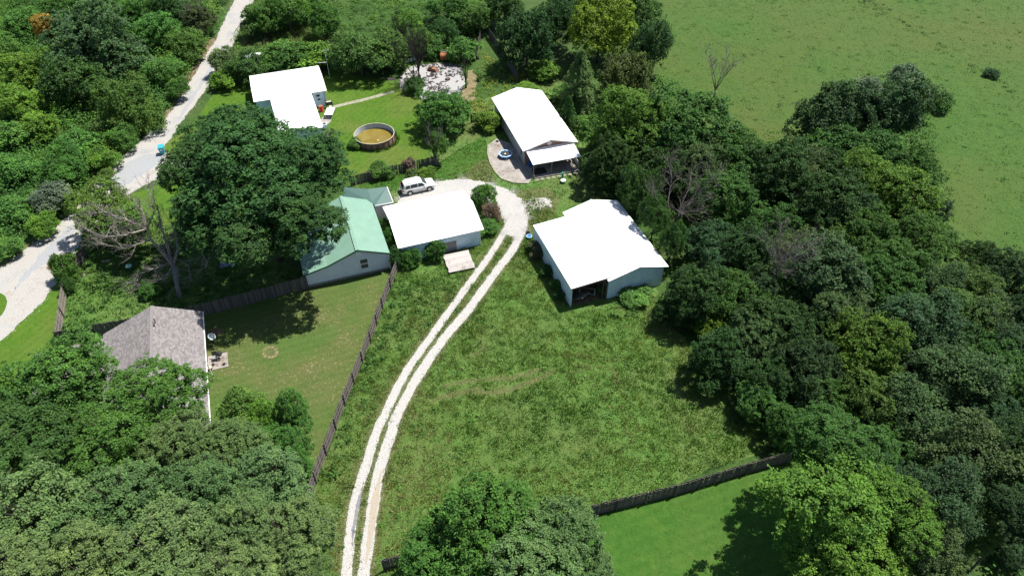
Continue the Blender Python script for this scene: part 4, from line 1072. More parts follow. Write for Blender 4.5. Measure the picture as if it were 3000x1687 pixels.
GREENS = [(0.038, 0.105, 0.020), (0.062, 0.150, 0.024), (0.084, 0.185, 0.026), (0.125, 0.215, 0.026)]
road_x = [(p.x, p.y) for p in P2(road_l + road_r)]
thicket = P2([(-120, -80), (600, -80), (575, 0), (530, 100), (490, 170), (430, 265), (395, 305), (335, 360), (262, 425), (235, 455), (170, 530), (80, 600), (-20, 670), (-160, 760)])
undergrowth('undergrowth', [thicket], 1.25, (0.6, 1.4), (0.8, 3.4), GREENS, 31, leaves=34, leaf=0.17, exclude=(road_x,))
weedy = P2([(650, -60), (1290, -60), (1240, 60), (1200, 130), (1190, 170), (1010, 190), (985, 190), (830, 165), (625, 180), (560, 190), (590, 110)])
undergrowth('weed_cover', [weedy], 1.0, (0.5, 1.2), (0.25, 1.1), [(0.036, 0.095, 0.018), (0.062, 0.145, 0.022), (0.088, 0.180, 0.026), (0.115, 0.175, 0.040)], 33, leaves=26, leaf=0.15, exclude=(road_x, ash_poly))
yellow_weeds = P2([(1175, 262), (1200, 200), (1215, 130), (1270, 180), (1340, 200), (1300, 225), (1240, 250), (1240, 300), (1190, 290)])
undergrowth('yellow_weeds', [yellow_weeds], 1.6, (0.3, 0.7), (0.2, 0.9), [(0.085, 0.170, 0.024), (0.14, 0.21, 0.024), (0.20, 0.22, 0.030), (0.20, 0.19, 0.06)], 35, leaves=18, leaf=0.12)
strip = P2([(1420, 190), (1480, 130), (1690, 200), (1760, 300), (1990, 380), (2330, 300), (2370, 560), (2430, 640), (2640, 760), (2700, 1500), (2180, 1500), (2080, 1200), (1920, 1110), (1860, 960), (1720, 830), (1680, 720), (1560, 520), (1470, 440), (1400, 300)])
undergrowth('wood_floor', [strip], 0.42, (0.8, 1.6), (0.4, 1.8), GREENS[:3], 37, leaves=20, leaf=0.2)

trk_x = []
for S, wv in ((trkL, 0.62), (trkR, 0.75)):
    L = []; Rr_ = []
    for i in range(0, len(S), 3):
        d = (S[min(i + 1, len(S) - 1)] - S[max(i - 1, 0)]).normalized(); nx = Vector((-d.y, d.x)) * wv
        L.append((S[i].x + nx.x, S[i].y + nx.y)); Rr_.append((S[i].x - nx.x, S[i].y - nx.y))
    trk_x.append(L + Rr_[::-1])
pad_x = [(p.x, p.y) for p in pad_poly]
n_ = len(trkL)
def strip_along(S, o0, o1, i0=0, i1=None):
    A_ = []; B_ = []
    for i in range(i0, (i1 or len(S)), 3):
        d = (S[min(i + 1, len(S) - 1)] - S[max(i - 1, 0)]).normalized(); nx = Vector((-d.y, d.x))
        A_.append((S[i].x + nx.x * o0, S[i].y + nx.y * o0)); B_.append((S[i].x + nx.x * o1, S[i].y + nx.y * o1))
    return A_ + B_[::-1]
ARC = [strip_along(S_, -0.4, 0.4) for S_ in arcs]
DRY = [(0.085, 0.13, 0.035), (0.14, 0.16, 0.055), (0.21, 0.20, 0.085), (0.28, 0.25, 0.13)]
grass('flattened_grass', ARC, 16.0, (0.04, 0.16), [(0.11, 0.16, 0.045), (0.17, 0.19, 0.07), (0.24, 0.23, 0.11)], 89, blades=6, w=0.03, nscale=0.3)
grass('worn_grass', [worn1, worn2], 5.0, (0.03, 0.14), DRY, 90, blades=4, w=0.035, exclude=[pad_x])
grass('verge_grass', [strip_along(trkL, -1.7, -0.75, n_ // 5), strip_along(trkR, 0.75, 1.25, n_ // 4)], 9.0, (0.08, 0.3), DRY, 87, blades=5, w=0.035, nscale=0.25, exclude=[pad_x])
grass('verge_grass', [strip_along(trkL, 0.40, 0.95), strip_along(trkL, -0.65, -0.42), strip_along(trkR, 0.48, 0.75), strip_along(trkR, -0.9, -0.48)], 10.0, (0.05, 0.2), [(0.042, 0.108, 0.020), (0.070, 0.146, 0.026), (0.11, 0.16, 0.04)], 88, blades=4, w=0.035, exclude=[pad_x])
MEADOW = [(0.0605, 0.1361, 0.0240), (0.0972, 0.1836, 0.0340), (0.1361, 0.2203, 0.0420), (0.1814, 0.2333, 0.0620), (0.2700, 0.2592, 0.1150)]
grass('meadow_grass', [meadow_poly], 26.0, (0.05, 0.30), MEADOW, 41, blades=5, w=0.032, exclude=trk_x + ARC + [pad_x], nscale=0.11)
grass('tall_grass', [meadow_poly], 1.6, (0.25, 0.6), [(0.05, 0.12, 0.022), (0.09, 0.17, 0.035), (0.16, 0.20, 0.06), (0.24, 0.23, 0.11)], 42, blades=16, w=0.03, exclude=trk_x + ARC + [pad_x], nscale=0.2, spread=0.22)
undergrowth('meadow_weeds', [meadow_poly], 0.28, (0.2, 0.5), (0.12, 0.45), [(0.0468, 0.1196, 0.0264), (0.0728, 0.1625, 0.0288), (0.1040, 0.2210, 0.0336), (0.1430, 0.2080, 0.0720)], 43, leaves=18, leaf=0.11, exclude=trk_x + ARC + [pad_x], nscale=0.3)
for nm, poly, dn, sd in (('yard_weeds', side_meadow, 0.55, 71), ('fence_weeds', P2([(1010, 690), (1060, 700), (985, 860), (905, 1070), (850, 1200), (800, 1215), (860, 1080), (935, 850)]), 1.1, 72), ('barn_weeds', P2([(1540, 765), (1660, 738), (1730, 800), (1600, 810), (1470, 815)]), 0.9, 73), ('platform_weeds', P2([(1000, 690), (1110, 690), (1150, 740), (1060, 850), (980, 840)]), 0.6, 74)):
    undergrowth(nm, [poly], dn, (0.25, 0.7), (0.2, 0.95), [(0.030, 0.085, 0.018), (0.050, 0.120, 0.022), (0.075, 0.165, 0.026), (0.10, 0.15, 0.05)], sd, leaves=24, leaf=0.12, nscale=0.3)
grass('side_yard_grass', [side_meadow], 10.0, (0.10, 0.38), [(0.036, 0.098, 0.018), (0.056, 0.132, 0.022), (0.082, 0.160, 0.028), (0.11, 0.165, 0.042)], 45, blades=5, w=0.045)
pasture_near = P2([(1560, -20), (1600, 120), (1640, 260), (1760, 380), (1900, 480), (2240, 560), (2340, 740), (2640, 800), (2640, -20)])
grass('pasture_grass', [pasture_near], 2.4, (0.04, 0.17), [(0.0274, 0.0754, 0.0109), (0.0426, 0.0984, 0.0140), (0.0608, 0.1132, 0.0172), (0.0821, 0.1115, 0.0265)], 47, blades=3, w=0.055, spread=0.25, nscale=0.06, lean=1.1)
furrow = P2([(2130, -10), (2190, -10), (2330, 85), (2420, 130), (2500, 175), (2560, 230), (2535, 235), (2470, 195), (2390, 150), (2300, 95)])
undergrowth('pasture_weeds', [furrow], 0.28, (0.3, 0.9), (0.1, 0.4), [(0.028, 0.070, 0.016), (0.045, 0.110, 0.020), (0.060, 0.140, 0.022)], 81, leaves=22, leaf=0.13, nscale=0.1)
undergrowth('pasture_weeds', [pasture_near], 0.05, (0.3, 0.9), (0.08, 0.3), [(0.034, 0.090, 0.016), (0.052, 0.130, 0.020), (0.080, 0.150, 0.030)], 83, leaves=20, leaf=0.12, nscale=0.05)
edge = P2([(1700, 225), (1760, 260), (1900, 330), (1990, 330), (2080, 210), (2280, 180), (2380, 260), (2340, 330), (2390, 470), (2400, 620), (2330, 660), (2300, 560), (2200, 480), (1950, 480), (1720, 330)])
undergrowth('pasture_edge_weeds', [edge], 0.5, (0.3, 0.9), (0.15, 0.7), [(0.040, 0.105, 0.018), (0.062, 0.150, 0.022), (0.085, 0.175, 0.026)], 85, leaves=22, leaf=0.13, nscale=0.1)
grass('lawn_grass', [[(p.x, p.y) for p in lawn_back]], 7.0, (0.03, 0.09), [(0.050, 0.088, 0.016), (0.070, 0.105, 0.020), (0.105, 0.115, 0.034)], 49, blades=3, w=0.03)
grass('lawn_grass', [[(p.x, p.y) for p in lawn_pool]], 6.0, (0.03, 0.10), [(0.042, 0.105, 0.009), (0.064, 0.132, 0.012), (0.095, 0.145, 0.022)], 51, blades=3, w=0.035)
grass('lawn_grass', [[(p.x, p.y) for p in lawn_right]], 8.0, (0.03, 0.09), [(0.028, 0.088, 0.011), (0.042, 0.110, 0.014), (0.062, 0.125, 0.019)], 53, blades=3, w=0.03)
grass('rough_grass', [[(p.x, p.y) for p in lawn_trailer], yard_poly], 8.0, (0.06, 0.22), [(0.042, 0.100, 0.018), (0.066, 0.130, 0.022), (0.10, 0.14, 0.03)], 55, blades=4, w=0.04, exclude=[pad_x])
grass('dry_grass', [P2([(620, 85), (760, 70), (850, 110), (700, 120), (610, 115)])], 5.0, (0.3, 0.9), [(0.10, 0.13, 0.03), (0.17, 0.17, 0.06), (0.26, 0.22, 0.11)], 57, blades=5, w=0.05)

# ---- bare trees
def twigs(mb, pts, r0, seed, depth=2, n=7, L=1.6, up=0.25, side=5, spread=0.9):
    g = random.Random(seed)
    def grow(p, d, L, r, lev):
        k = 3
        P = [p]; q = p.copy(); dd = d.copy()
        for i in range(k):
            dd = (dd + Vector((g.uniform(-1, 1), g.uniform(-1, 1), g.uniform(-1, 1) + up)) * 0.22).normalized()
            q = q + dd * (L / k)
            P.append(q.copy())
        mb.tube(P, [r * (1 - 0.8 * i / k) for i in range(k + 1)], side if lev > 1 else 3, cap=False)
        if lev > 0:
            for j in range(g.randint(3, 5)):
                i = g.randint(1, k)
                e = (dd + Vector((g.uniform(-1, 1), g.uniform(-1, 1), g.uniform(-0.7, 1) + up)) * spread).normalized()
                grow(P[i], e, L * g.uniform(0.45, 0.75), max(r * 0.5, 0.012), lev - 1)
    for i in range(len(pts) - 1):
        a, b = Vector(pts[i]), Vector(pts[i + 1])
        d = (b - a).normalized()
        for j in range(max(1, int(n * (b - a).length / 4))):
            t = g.random()
            e = (d * 0.7 + Vector((g.uniform(-1, 1), g.uniform(-1, 1), g.uniform(-0.5, 1) + up)) * spread).normalized()
            grow(a.lerp(b, t), e, L * g.uniform(0.6, 1.1), r0 * 0.35, depth - 1)
def bare_tree(name, x, y, h, r, label, mat, seed, stems=4, vase=0.35, depth=3, L=1.6, n=8, up=0.25, kink=0.2):
    o = empty(name, (x, y, 0), 0, label, 'tree')
    g = random.Random(seed)
    tr = MB(); br = MB()
    fork = h * 0.22
    tr.tube([(0, 0, -0.1), (0.05, 0, fork * 0.6), (0, 0.05, fork)], [r, r * 0.75, r * 0.65], 8)
    for s in range(stems):
        a = s * 2 * math.pi / stems + g.uniform(-0.4, 0.4)
        w = h * vase * g.uniform(0.5, 1.1)
        hh = h * g.uniform(0.75, 1.0)
        P = [Vector((0, 0.03, fork * 0.9))]
        for i in (1, 2, 3):
            t = i / 3
            P.append(Vector((math.cos(a) * w * t ** 1.2 + g.uniform(-1, 1) * kink, math.sin(a) * w * t ** 1.2 + g.uniform(-1, 1) * kink, fork + (hh - fork) * t)))
        tr.tube(P, [r * 0.5, r * 0.36, r * 0.22, 0.02], 6)
        twigs(br, P[1:], r * 0.5, seed * 31 + s, depth, n, L, up)
    tr.build('trunk', mat, o, True)
    br.build('branches', mat, o, True)
    return o
p = at(1795, 250); bare_tree('bare_tree', p.x, p.y, 8.0, 0.2, 'bare silver grey tree at the pasture edge', M['dead_wood'], 3, 5, 0.36, 3, 1.7, 9, 0.35)
p = at(1055, 205); bare_tree('burnt_tree', p.x, p.y, 8.5, 0.2, 'burnt black tree with many upright twigs, right one of the twin trunks', M['char'], 5, 6, 0.18, 3, 2.2, 10, 0.9)
p = at(1044, 216); bare_tree('burnt_tree', p.x, p.y, 8.0, 0.17, 'burnt black tree leaning left, left one of the twin trunks', M['char'], 8, 4, 0.34, 3, 1.9, 9, 0.7)
p = at(1172, 222); bare_tree('burnt_tree', p.x, p.y, 6.0, 0.18, 'burnt black tree on the right side of the ash covered ground', M['char'], 9, 4, 0.16, 2, 1.5, 9, 0.8)
p = at(1010, 135); bare_tree('burnt_tree', p.x, p.y, 7.0, 0.18, 'dark burnt tree behind the brownish green tree, farthest from the ash', M['char'], 12, 4, 0.2, 3, 1.6, 8, 0.6)
p = at(1095, 415); bare_tree('half_dead_tree', p.x, p.y, 5.5, 0.17, 'small tree with bare twigs at the end of the pool yard fence', M['dead_grey'], 13, 5, 0.26, 3, 1.2, 9, 0.5)
plant('leafy_shoot', 'f2', p.x + 0.6, p.y + 0.4, 1.5, 5.3, 'mid', 'leafy green shoots growing round the half dead tree by the fence', 'bush', None, 1.4, False)
p = at(1685, 600); bare_tree('bare_tree', p.x, p.y, 10.0, 0.22, 'gnarled bare grey crown above the open barn roof', M['dead_grey'], 17, 6, 0.42, 3, 2.0, 9, 0.1, 0.8)
p = at(1935, 770); bare_tree('bare_tree', p.x, p.y, 12.0, 0.2, 'bare grey crown in the middle of the wood', M['dead_grey'], 19, 6, 0.26, 3, 1.9, 9, 0.1, 0.6)
p = at(505, 90); bare_tree('bare_tree', p.x, p.y, 7.0, 0.2, 'bare grey tree overhanging the gravel road at the top', M['dead_grey'], 23, 5, 0.3, 3, 1.5, 8, 0.4)

def c5(x, y, z): return at3(x / 2.579, 500 + y / 2.579, z)
o = empty('bare_leaning_tree', c5(1360, 960, 0), 0, 'bare broken grey tree leaning left over the overgrown side yard', 'tree')
base = Vector(o.location)
def rel(*q): return [c5(*a) - base for a in q]
tr = MB(); br = MB()
tr.tube(rel((1360, 960, -0.1), (1335, 850, 1.3), (1310, 720, 3.0)), [0.30, 0.26, 0.24], 9)
LIMBS = [
 (rel((1310, 720, 3.0), (1230, 620, 4.0), (1150, 530, 5.2), (1110, 440, 6.2)), 0.25),
 (rel((1110, 440, 6.2), (960, 485, 6.6), (800, 500, 6.4), (620, 440, 6.6)), 0.12),
 (rel((1110, 440, 6.2), (930, 360, 7.2), (780, 310, 7.6), (690, 330, 7.4)), 0.11),
 (rel((1110, 440, 6.2), (1080, 310, 7.6), (1010, 220, 8.6), (930, 180, 9.0)), 0.11),
 (rel((1110, 440, 6.2), (1160, 330, 7.6), (1150, 220, 8.6), (1120, 130, 9.2)), 0.09),
 (rel((1140, 520, 5.2), (1030, 560, 5.0), (900, 580, 4.6), (760, 550, 4.8)), 0.10),
 (rel((1310, 720, 3.0), (1250, 520, 5.2), (1210, 400, 6.8), (1190, 260, 8.0)), 0.20),
 (rel((1310, 720, 3.0), (1345, 590, 4.6), (1325, 470, 6.0), (1290, 370, 7.0)), 0.18),
 (rel((1345, 590, 4.6), (1440, 580, 5.0), (1530, 620, 4.4), (1560, 760, 2.6)), 0.10),
 (rel((1300, 690, 3.3), (1180, 740, 3.0), (1080, 770, 2.2), (1000, 860, 0.8)), 0.11),
 (rel((1310, 700, 3.2), (1260, 800, 2.2), (1130, 860, 1.2), (990, 880, 0.6)), 0.10),
 (rel((1320, 680, 3.3), (1350, 790, 1.9), (1340, 890, 0.5)), 0.10),
 (rel((1320, 660, 3.4), (1420, 720, 2.6), (1440, 800, 1.4)), 0.08),
]
for k, (P, r) in enumerate(LIMBS):
    n = len(P)
    tr.tube(P, [r * (1 - 0.78 * i / (n - 1)) for i in range(n)], 6)
    twigs(br, P, r * 1.4 if r < 0.15 else r * 0.6, 100 + k, 3, 11, 1.6, 0.12, 4, 0.85)
tr.build('trunk', M['dead_wood'], o, True)
br.build('branches', M['dead_wood'], o, True)

# ------------------------------------------------------------------ buildings
def frame(A, B, C):
    """A near left, B near right, C far left (same height): returns (origin, angle, width, depth)"""
    u = (B - A); v = (C - A)
    a1 = math.atan2(u.y, u.x); a2 = math.atan2(v.y, v.x) - math.pi / 2
    return a1 * 0.5 + a2 * 0.5, u.length, v.length
def slab_roof(mb, a, b, c, d, th=0.08, pitch=0.0, rib=0.03):
    """a,b low edge; d,c high edge (a-d and b-c run up the slope); ribs run up the slope"""
    a, b, c, d = Vector(a), Vector(b), Vector(c), Vector(d)
    n = (b - a).cross(d - a).normalized()
    if n.z < 0: n = -n
    mb.hexa([a - n * th, b - n * th, c - n * th, d - n * th, a, b, c, d])
    if pitch:
        k = int((b - a).length / pitch)
        for i in range(k + 1):
            t = (i + 0.5) / (k + 1)
            p, q = a.lerp(b, t) + n * (rib * 0.5 - 0.004), d.lerp(c, t) + n * (rib * 0.5 - 0.004)
            mb.bar(p, q, 0.06, rib, n)
def wall_ribbed(mb, p0, p1, h0, h1, hm=None, th=0.08, pitch=0.3, rib=0.028, z0=0.0, out=None):
    """vertical wall p0->p1; top heights h0,h1 (hm apex in the middle); ribs on the outer side"""
    p0, p1 = Vector((p0[0], p0[1], 0)), Vector((p1[0], p1[1], 0))
    d = (p1 - p0); L = d.length; d.normalize()
    n = Vector((d.y, -d.x, 0)) if out is None else Vector(out)
    def top(t):
        if hm is None: return h0 + (h1 - h0) * t
        return h0 + (hm - h0) * t * 2 if t < 0.5 else hm + (h1 - hm) * (t - 0.5) * 2
    ts = [0, 1] if hm is None else [0, 0.5, 1]
    for i in range(len(ts) - 1):
        a, b = p0 + d * L * ts[i], p0 + d * L * ts[i + 1]
        za, zb = top(ts[i]), top(ts[i + 1])
        Z = Vector((0, 0, 1))
        mb.hexa([a + Z * z0 - n * th, b + Z * z0 - n * th, b + Z * z0, a + Z * z0, a + Z * za - n * th, b + Z * zb - n * th, b + Z * zb, a + Z * za])
    if pitch:
        k = int(L / pitch)
        for i in range(k):
            t = (i + 0.5) / k
            q = p0 + d * L * t + n * (rib * 0.4)
            mb.bar(q + Vector((0, 0, z0)), q + Vector((0, 0, top(t) - 0.03)), 0.05, rib, n)
def wall_lap(mb, p0, p1, h0, h1, hm=None, pitch=0.2, z0=0.0, th=0.06, lap=0.022):
    p0, p1 = Vector((p0[0], p0[1], 0)), Vector((p1[0], p1[1], 0))
    d = (p1 - p0); L = d.length; d.normalize(); n = Vector((d.y, -d.x, 0))
    def span(z):
        if hm is None:
            if z <= min(h0, h1): return 0, 1
            if h0 > h1: return 0, max(0, min(1, (h0 - z) / (h0 - h1)))
            if h1 > h0: return max(0, min(1, (z - h0) / (h1 - h0))), 1
            return 0, 1
        a = 0 if z <= h0 else 0.5 * (z - h0) / (hm - h0)
        b = 1 if z <= h1 else 1 - 0.5 * (z - h1) / (hm - h1)
        return min(a, 0.5), max(b, 0.5)
    zm = max(h0, h1) if hm is None else hm
    z = z0
    while z < zm - 0.02:
        z2 = min(z + pitch, zm)
        a0, b0 = span(z); a1, b1 = span(z2)
        if b0 - a0 > 0.002:
            Z = Vector((0, 0, 1))
            q = [p0 + d * L * a0 + Z * z + n * lap, p0 + d * L * b0 + Z * z + n * lap, p0 + d * L * b1 + Z * z2, p0 + d * L * a1 + Z * z2]
            i = [v - n * th for v in q]
            mb.hexa([i[0], i[1], q[1], q[0], i[3], i[2], q[2], q[3]])
        z = z2
def L2(a, W): return lambda x, y, z=0.0: (x, y, z)

# ---- white garage: local x along the front eave, y away from the camera; ridge along x
A, B, C = at3(1166.3, 728.1, 2.6), at3(1418.8, 674.2, 2.6), at3(1116.4, 602.7, 2.6)
ang, W, D = frame(A, B, C); D = 8.9
ov = 0.3
o = empty('garage', (A.x, A.y, 0), ang, 'white metal garage with a low gable roof beside the green roofed house', 'garage')
he, hr = 2.6, 3.75
mb = MB(); slab_roof(mb, (0, 0, he), (W, 0, he), (W, D / 2, hr), (0, D / 2, hr), 0.06, 0.9); mb.build('roof', M['white_metal'], o)
mb = MB(); slab_roof(mb, (W, D, he), (0, D, he), (0, D / 2, hr), (W, D / 2, hr), 0.06, 0.9); mb.build('roof', M['white_metal'], o)
mb = MB(); mb.bar((0, D / 2, hr + 0.004), (W, D / 2, hr + 0.004), 0.3, 0.012); mb.build('ridge_cap', M['white_metal'], o)
x0, x1, y0, y1 = ov, W - 0.45, 0.28, D - 0.28
hw = he - 0.02
hf = he + (hr - he) * y0 / (D / 2) - 0.07
dl, dr = 4.75, 7.35          # opening in the front wall, on the right of the middle
mb = MB()
wall_ribbed(mb, (x0, y0), (dl, y0), hf, hf, pitch=0.28)
wall_ribbed(mb, (dr, y0), (x1, y0), hf, hf, pitch=0.28)
wall_ribbed(mb, (dl, y0), (dr, y0), hf, hf, pitch=0.28, z0=1.55)
mb.build('wall', M['blue_siding'], o)
for p0, p1, hm in (((x1, y0), (x1, y1), hr - 0.07), ((x0, y1), (x0, y0), hr - 0.07)):
    mb = MB(); wall_ribbed(mb, p0, p1, hf, hf, hm, pitch=0.3); mb.build('wall', M['siding_metal'], o)
mb = MB(); wall_ribbed(mb, (x1, y1), (x0, y1), hf, hf, pitch=0.3); mb.build('wall', M['siding_metal'], o)
mb = MB().box(((dl + dr) / 2, y0 + 0.06, 0.76), (dr - dl, 0.06, 1.52))
mb.bar((dl, y0 + 0.0, 1.56), (dr, y0 + 0.0, 1.56), 0.1, 0.06)
mb.build('door', M['grey_wood'], o)
MB().box((x1 - 0.03, y0 - 0.03, hf / 2), (0.12, 0.08, hf)).build('corner_trim', M['white_trim'], o)
MB().box((x0 - 0.28, 4.3, 2.2), (0.35, 0.3, 0.4)).build('vent_box', M['white_trim'], o)
# wooden platform before it
Pq = [at3(x, y, 0.28) for x, y in ((1120 + 992 / 5.573, 540 + 1170 / 5.573), (1120 + 1375 / 5.573, 540 + 1068 / 5.573), (1120 + 1545 / 5.573, 540 + 1360 / 5.573), (1120 + 1090 / 5.573, 540 + 1432 / 5.573))]
ctr = sum(Pq, Vector()) / 4
ux = (Pq[1] - Pq[0] + Pq[2] - Pq[3]) / 2; vy = (Pq[3] - Pq[0] + Pq[2] - Pq[1]) / 2
pl = empty('wooden_platform', (ctr.x, ctr.y, 0), math.atan2(ux.y, ux.x), 'bleached wooden platform lying in the weeds before the white garage', 'platform')
PW, PD = ux.length, vy.length
nb = 15
plank_me = MB().box((0, 0, 0), (PW, PD / nb - 0.014, 0.05)).mesh('plank', M['plank'])
for i in range(nb):
    b = link('plank', plank_me, pl)
    b.location = (random.uniform(-0.06, 0.06), PD / 2 - (i + 0.5) * PD / nb, 0.27 + random.uniform(-0.012, 0.012))
    b.rotation_euler = (random.uniform(-0.02, 0.02), random.uniform(-0.006, 0.006), random.uniform(-0.006, 0.006))
    b.scale = (1, 1, 1)
mb = MB()
for x in (-0.42, 0, 0.42): mb.box((x * PW, 0, 0.115), (0.12, PD * 0.96, 0.22))
mb.build('joist', M['grey_wood'], pl)

# ---- green roofed house: local x along the front gable wall, y away from the camera
A = at3(905, 841, 0); B = at3(1145.5, 787, 0)
E1 = at3(1143.6, 744.3, 2.75); E2 = at3(1091, 593, 2.75)
a_u = math.atan2((B - A).y, (B - A).x)
a_v = math.atan2((E2 - E1).y, (E2 - E1).x) - math.pi / 2
ang = a_u * 0.6 + a_v * 0.4
W = (B - A).length; D = (E2 - E1).length
o = empty('green_roofed_house', (A.x, A.y, 0), ang, 'grey sided house with a green metal roof in the shade of the huge oak', 'house')
inv = Matrix.Rotation(-ang, 4, 'Z') @ Matrix.Translation((-A.x, -A.y, 0))
ap = inv @ at3(1048.6, 741.2, 4.25)
br_ = inv @ at3(961.3, 788.9, 2.75)
xr, xb = ap.x, br_.x
hap, heR, hbr, heL = 4.25, 2.75, 2.85, 2.25
fy = -0.35                                               # front overhang
mb = MB(); slab_roof(mb, (W + 0.1, fy, heR), (W + 0.1, D, heR), (xr, D, hap), (xr, fy, hap), 0.07, 0.42, 0.016); mb.build('roof', M['green_roof'], o)
mb = MB(); slab_roof(mb, (xb, D, hbr), (xb, fy, hbr), (xr, fy, hap), (xr, D, hap), 0.07, 0.42, 0.016); mb.build('roof', M['green_roof'], o)
mb = MB(); slab_roof(mb, (-0.25, D, heL), (-0.25, fy, heL), (xb - 0.003, fy, hbr - 0.003), (xb - 0.003, D, hbr - 0.003), 0.07, 0.42, 0.016); mb.build('lean_to_roof', M['green_roof'], o)
MB().bar((xr, fy - 0.02, hap + 0.03), (xr, D, hap + 0.03), 0.4, 0.06).build('ridge_cap', M['green_roof'], o)
mb = MB()
mb.bar((W + 0.1, fy - 0.03, heR - 0.06), (xr, fy - 0.03, hap - 0.05), 0.06, 0.2)
mb.bar((xr, fy - 0.03, hap - 0.05), (xb, fy - 0.03, hbr - 0.06), 0.06, 0.2)
mb.bar((xb, fy - 0.03, hbr - 0.06), (-0.25, fy - 0.03, heL - 0.06), 0.06, 0.2)
mb.build('barge_board', M['green_trim'], o)
tR = heR + (hap - heR) * 0.1 / (W + 0.1 - xr) - 0.1
def roofz(x):
    if x > xr: return hap + (heR - hap) * (x - xr) / (W + 0.1 - xr)
    if x > xb: return hap + (hbr - hap) * (xr - x) / (xr - xb)
    return hbr + (heL - hbr) * (xb - x) / (xb + 0.25)
mb = MB()
xs = [0, xb, xr, W]
z = 0.35
while z < hap - 0.1:                                      # lap courses following the roof outline
    z2 = z + 0.2
    pts = np.linspace(0, W, 200)
    ok = [x for x in pts if roofz(x) - 0.1 >= z2 - 0.1]
    if len(ok) > 3:
        a, b = ok[0], ok[-1]
        mb.hexa([(a, 0.05, z), (b, 0.05, z), (b, -0.022, z), (a, -0.022, z), (a, 0.05, z2), (b, 0.05, z2), (b, 0.0, z2), (a, 0.0, z2)])
    z = z2
# backing that fills the gable up to the rake
for x0, x1 in zip(xs[:-1], xs[1:]):
    za, zb = roofz(x0) - 0.09, roofz(x1) - 0.09
    mb.hexa([(x0, 0.12, 0), (x1, 0.12, 0), (x1, 0.002, 0), (x0, 0.002, 0), (x0, 0.12, za), (x1, 0.12, zb), (x1, 0.002, zb), (x0, 0.002, za)])
mb.build('wall', M['vinyl'], o)
mb = MB(); wall_lap(mb, (W, 0.13), (W, D), heR - 0.1, heR - 0.1); mb.build('wall', M['vinyl'], o)
mb = MB(); wall_lap(mb, (0, D), (0, 0.13), heL - 0.06, heL - 0.06); mb.build('wall', M['vinyl'], o)
MB().box((W / 2, 0.06, 0.18), (W + 0.04, 0.2, 0.34)).build('foundation', M['grey_wood'], o)
MB().box((W - 0.03, -0.02, tR / 2), (0.12, 0.09, tR)).build('corner_trim', M['white_trim'], o)
wc = inv @ at3(1068.5, 777, 1.75); wx = wc.x
wo = MB()
for x in (-0.48, 0.48): wo.box((wx + x, -0.045, 1.75), (0.09, 0.07, 1.56))
for zz in (1.0, 1.75, 2.5): wo.box((wx, -0.045, zz), (0.87, 0.07, 0.09))
wo = wo.build('window', M['white_trim'], o)
MB().box((wx, -0.03, 1.37), (0.88, 0.02, 0.68)).build('pane', M['glass'], wo)
MB().box((wx, -0.03, 2.13), (0.88, 0.02, 0.68)).build('pane', M['glass'], wo)
vt = MB().box((xr + 0.12, -0.04, 3.45), (0.62, 0.06, 0.62))
vt.build('gable_vent', M['white_trim'], o)
# rear wing with its own ridge and valley
wing = MB()
Q = [at3(1001.9, 548.2, 3.75), at3(1077, 553.9, 3.62), at3(1134, 547, 3.62), at3(1152, 593.8, 2.65), at3(1098.7, 604, 2.65), at3(1089, 592, 2.85), at3(1010, 587, 2.85)]
Ql = [inv @ q for q in Q]
def rslab(mb, pts, th=0.07):
    n = (Vector(pts[1]) - Vector(pts[0])).cross(Vector(pts[-1]) - Vector(pts[0])).normalized()
    if n.z < 0: n = -n
    t = [Vector(p) for p in pts]; k = len(t)
    b = [p - n * th for p in t]
    mb.poly(t); mb.poly(list(reversed(b)))
    for i in range(k): mb.poly([b[i], b[(i + 1) % k], t[(i + 1) % k], t[i]])
rslab(wing, [Ql[0], Ql[6], Ql[5], Ql[1]])
rslab(wing, [Ql[1], Ql[5], Ql[4], Ql[3], Ql[2]])
wing.build('wing_roof', M['teal_roof'], o)
mb = MB()
mb.bar(Ql[2], Ql[3], 0.07, 0.07); mb.bar(Ql[3], Ql[4], 0.07, 0.12)
mb.build('wing_trim', M['white_trim'], o)
mb = MB()
c4, c3 = Ql[4], Ql[3]
dv = (c4 - c3); dv.z = 0
back = Vector((-dv.y, dv.x, 0)).normalized()
if back.y < 0: back = -back
e0, e1 = c4 + back * 0.3, c3 + back * 0.3
mb.hexa([(e0.x, e0.y, 0), (e1.x, e1.y, 0), (e1.x + back.x * 3.2, e1.y + back.y * 3.2, 0), (e0.x + back.x * 3.2, e0.y + back.y * 3.2, 0),
         (e0.x, e0.y, 2.55), (e1.x, e1.y, 2.55), (e1.x + back.x * 3.2, e1.y + back.y * 3.2, 2.55), (e0.x + back.x * 3.2, e0.y + back.y * 3.2, 2.55)])
mb.build('wing_wall', M['trailer_siding'], o)

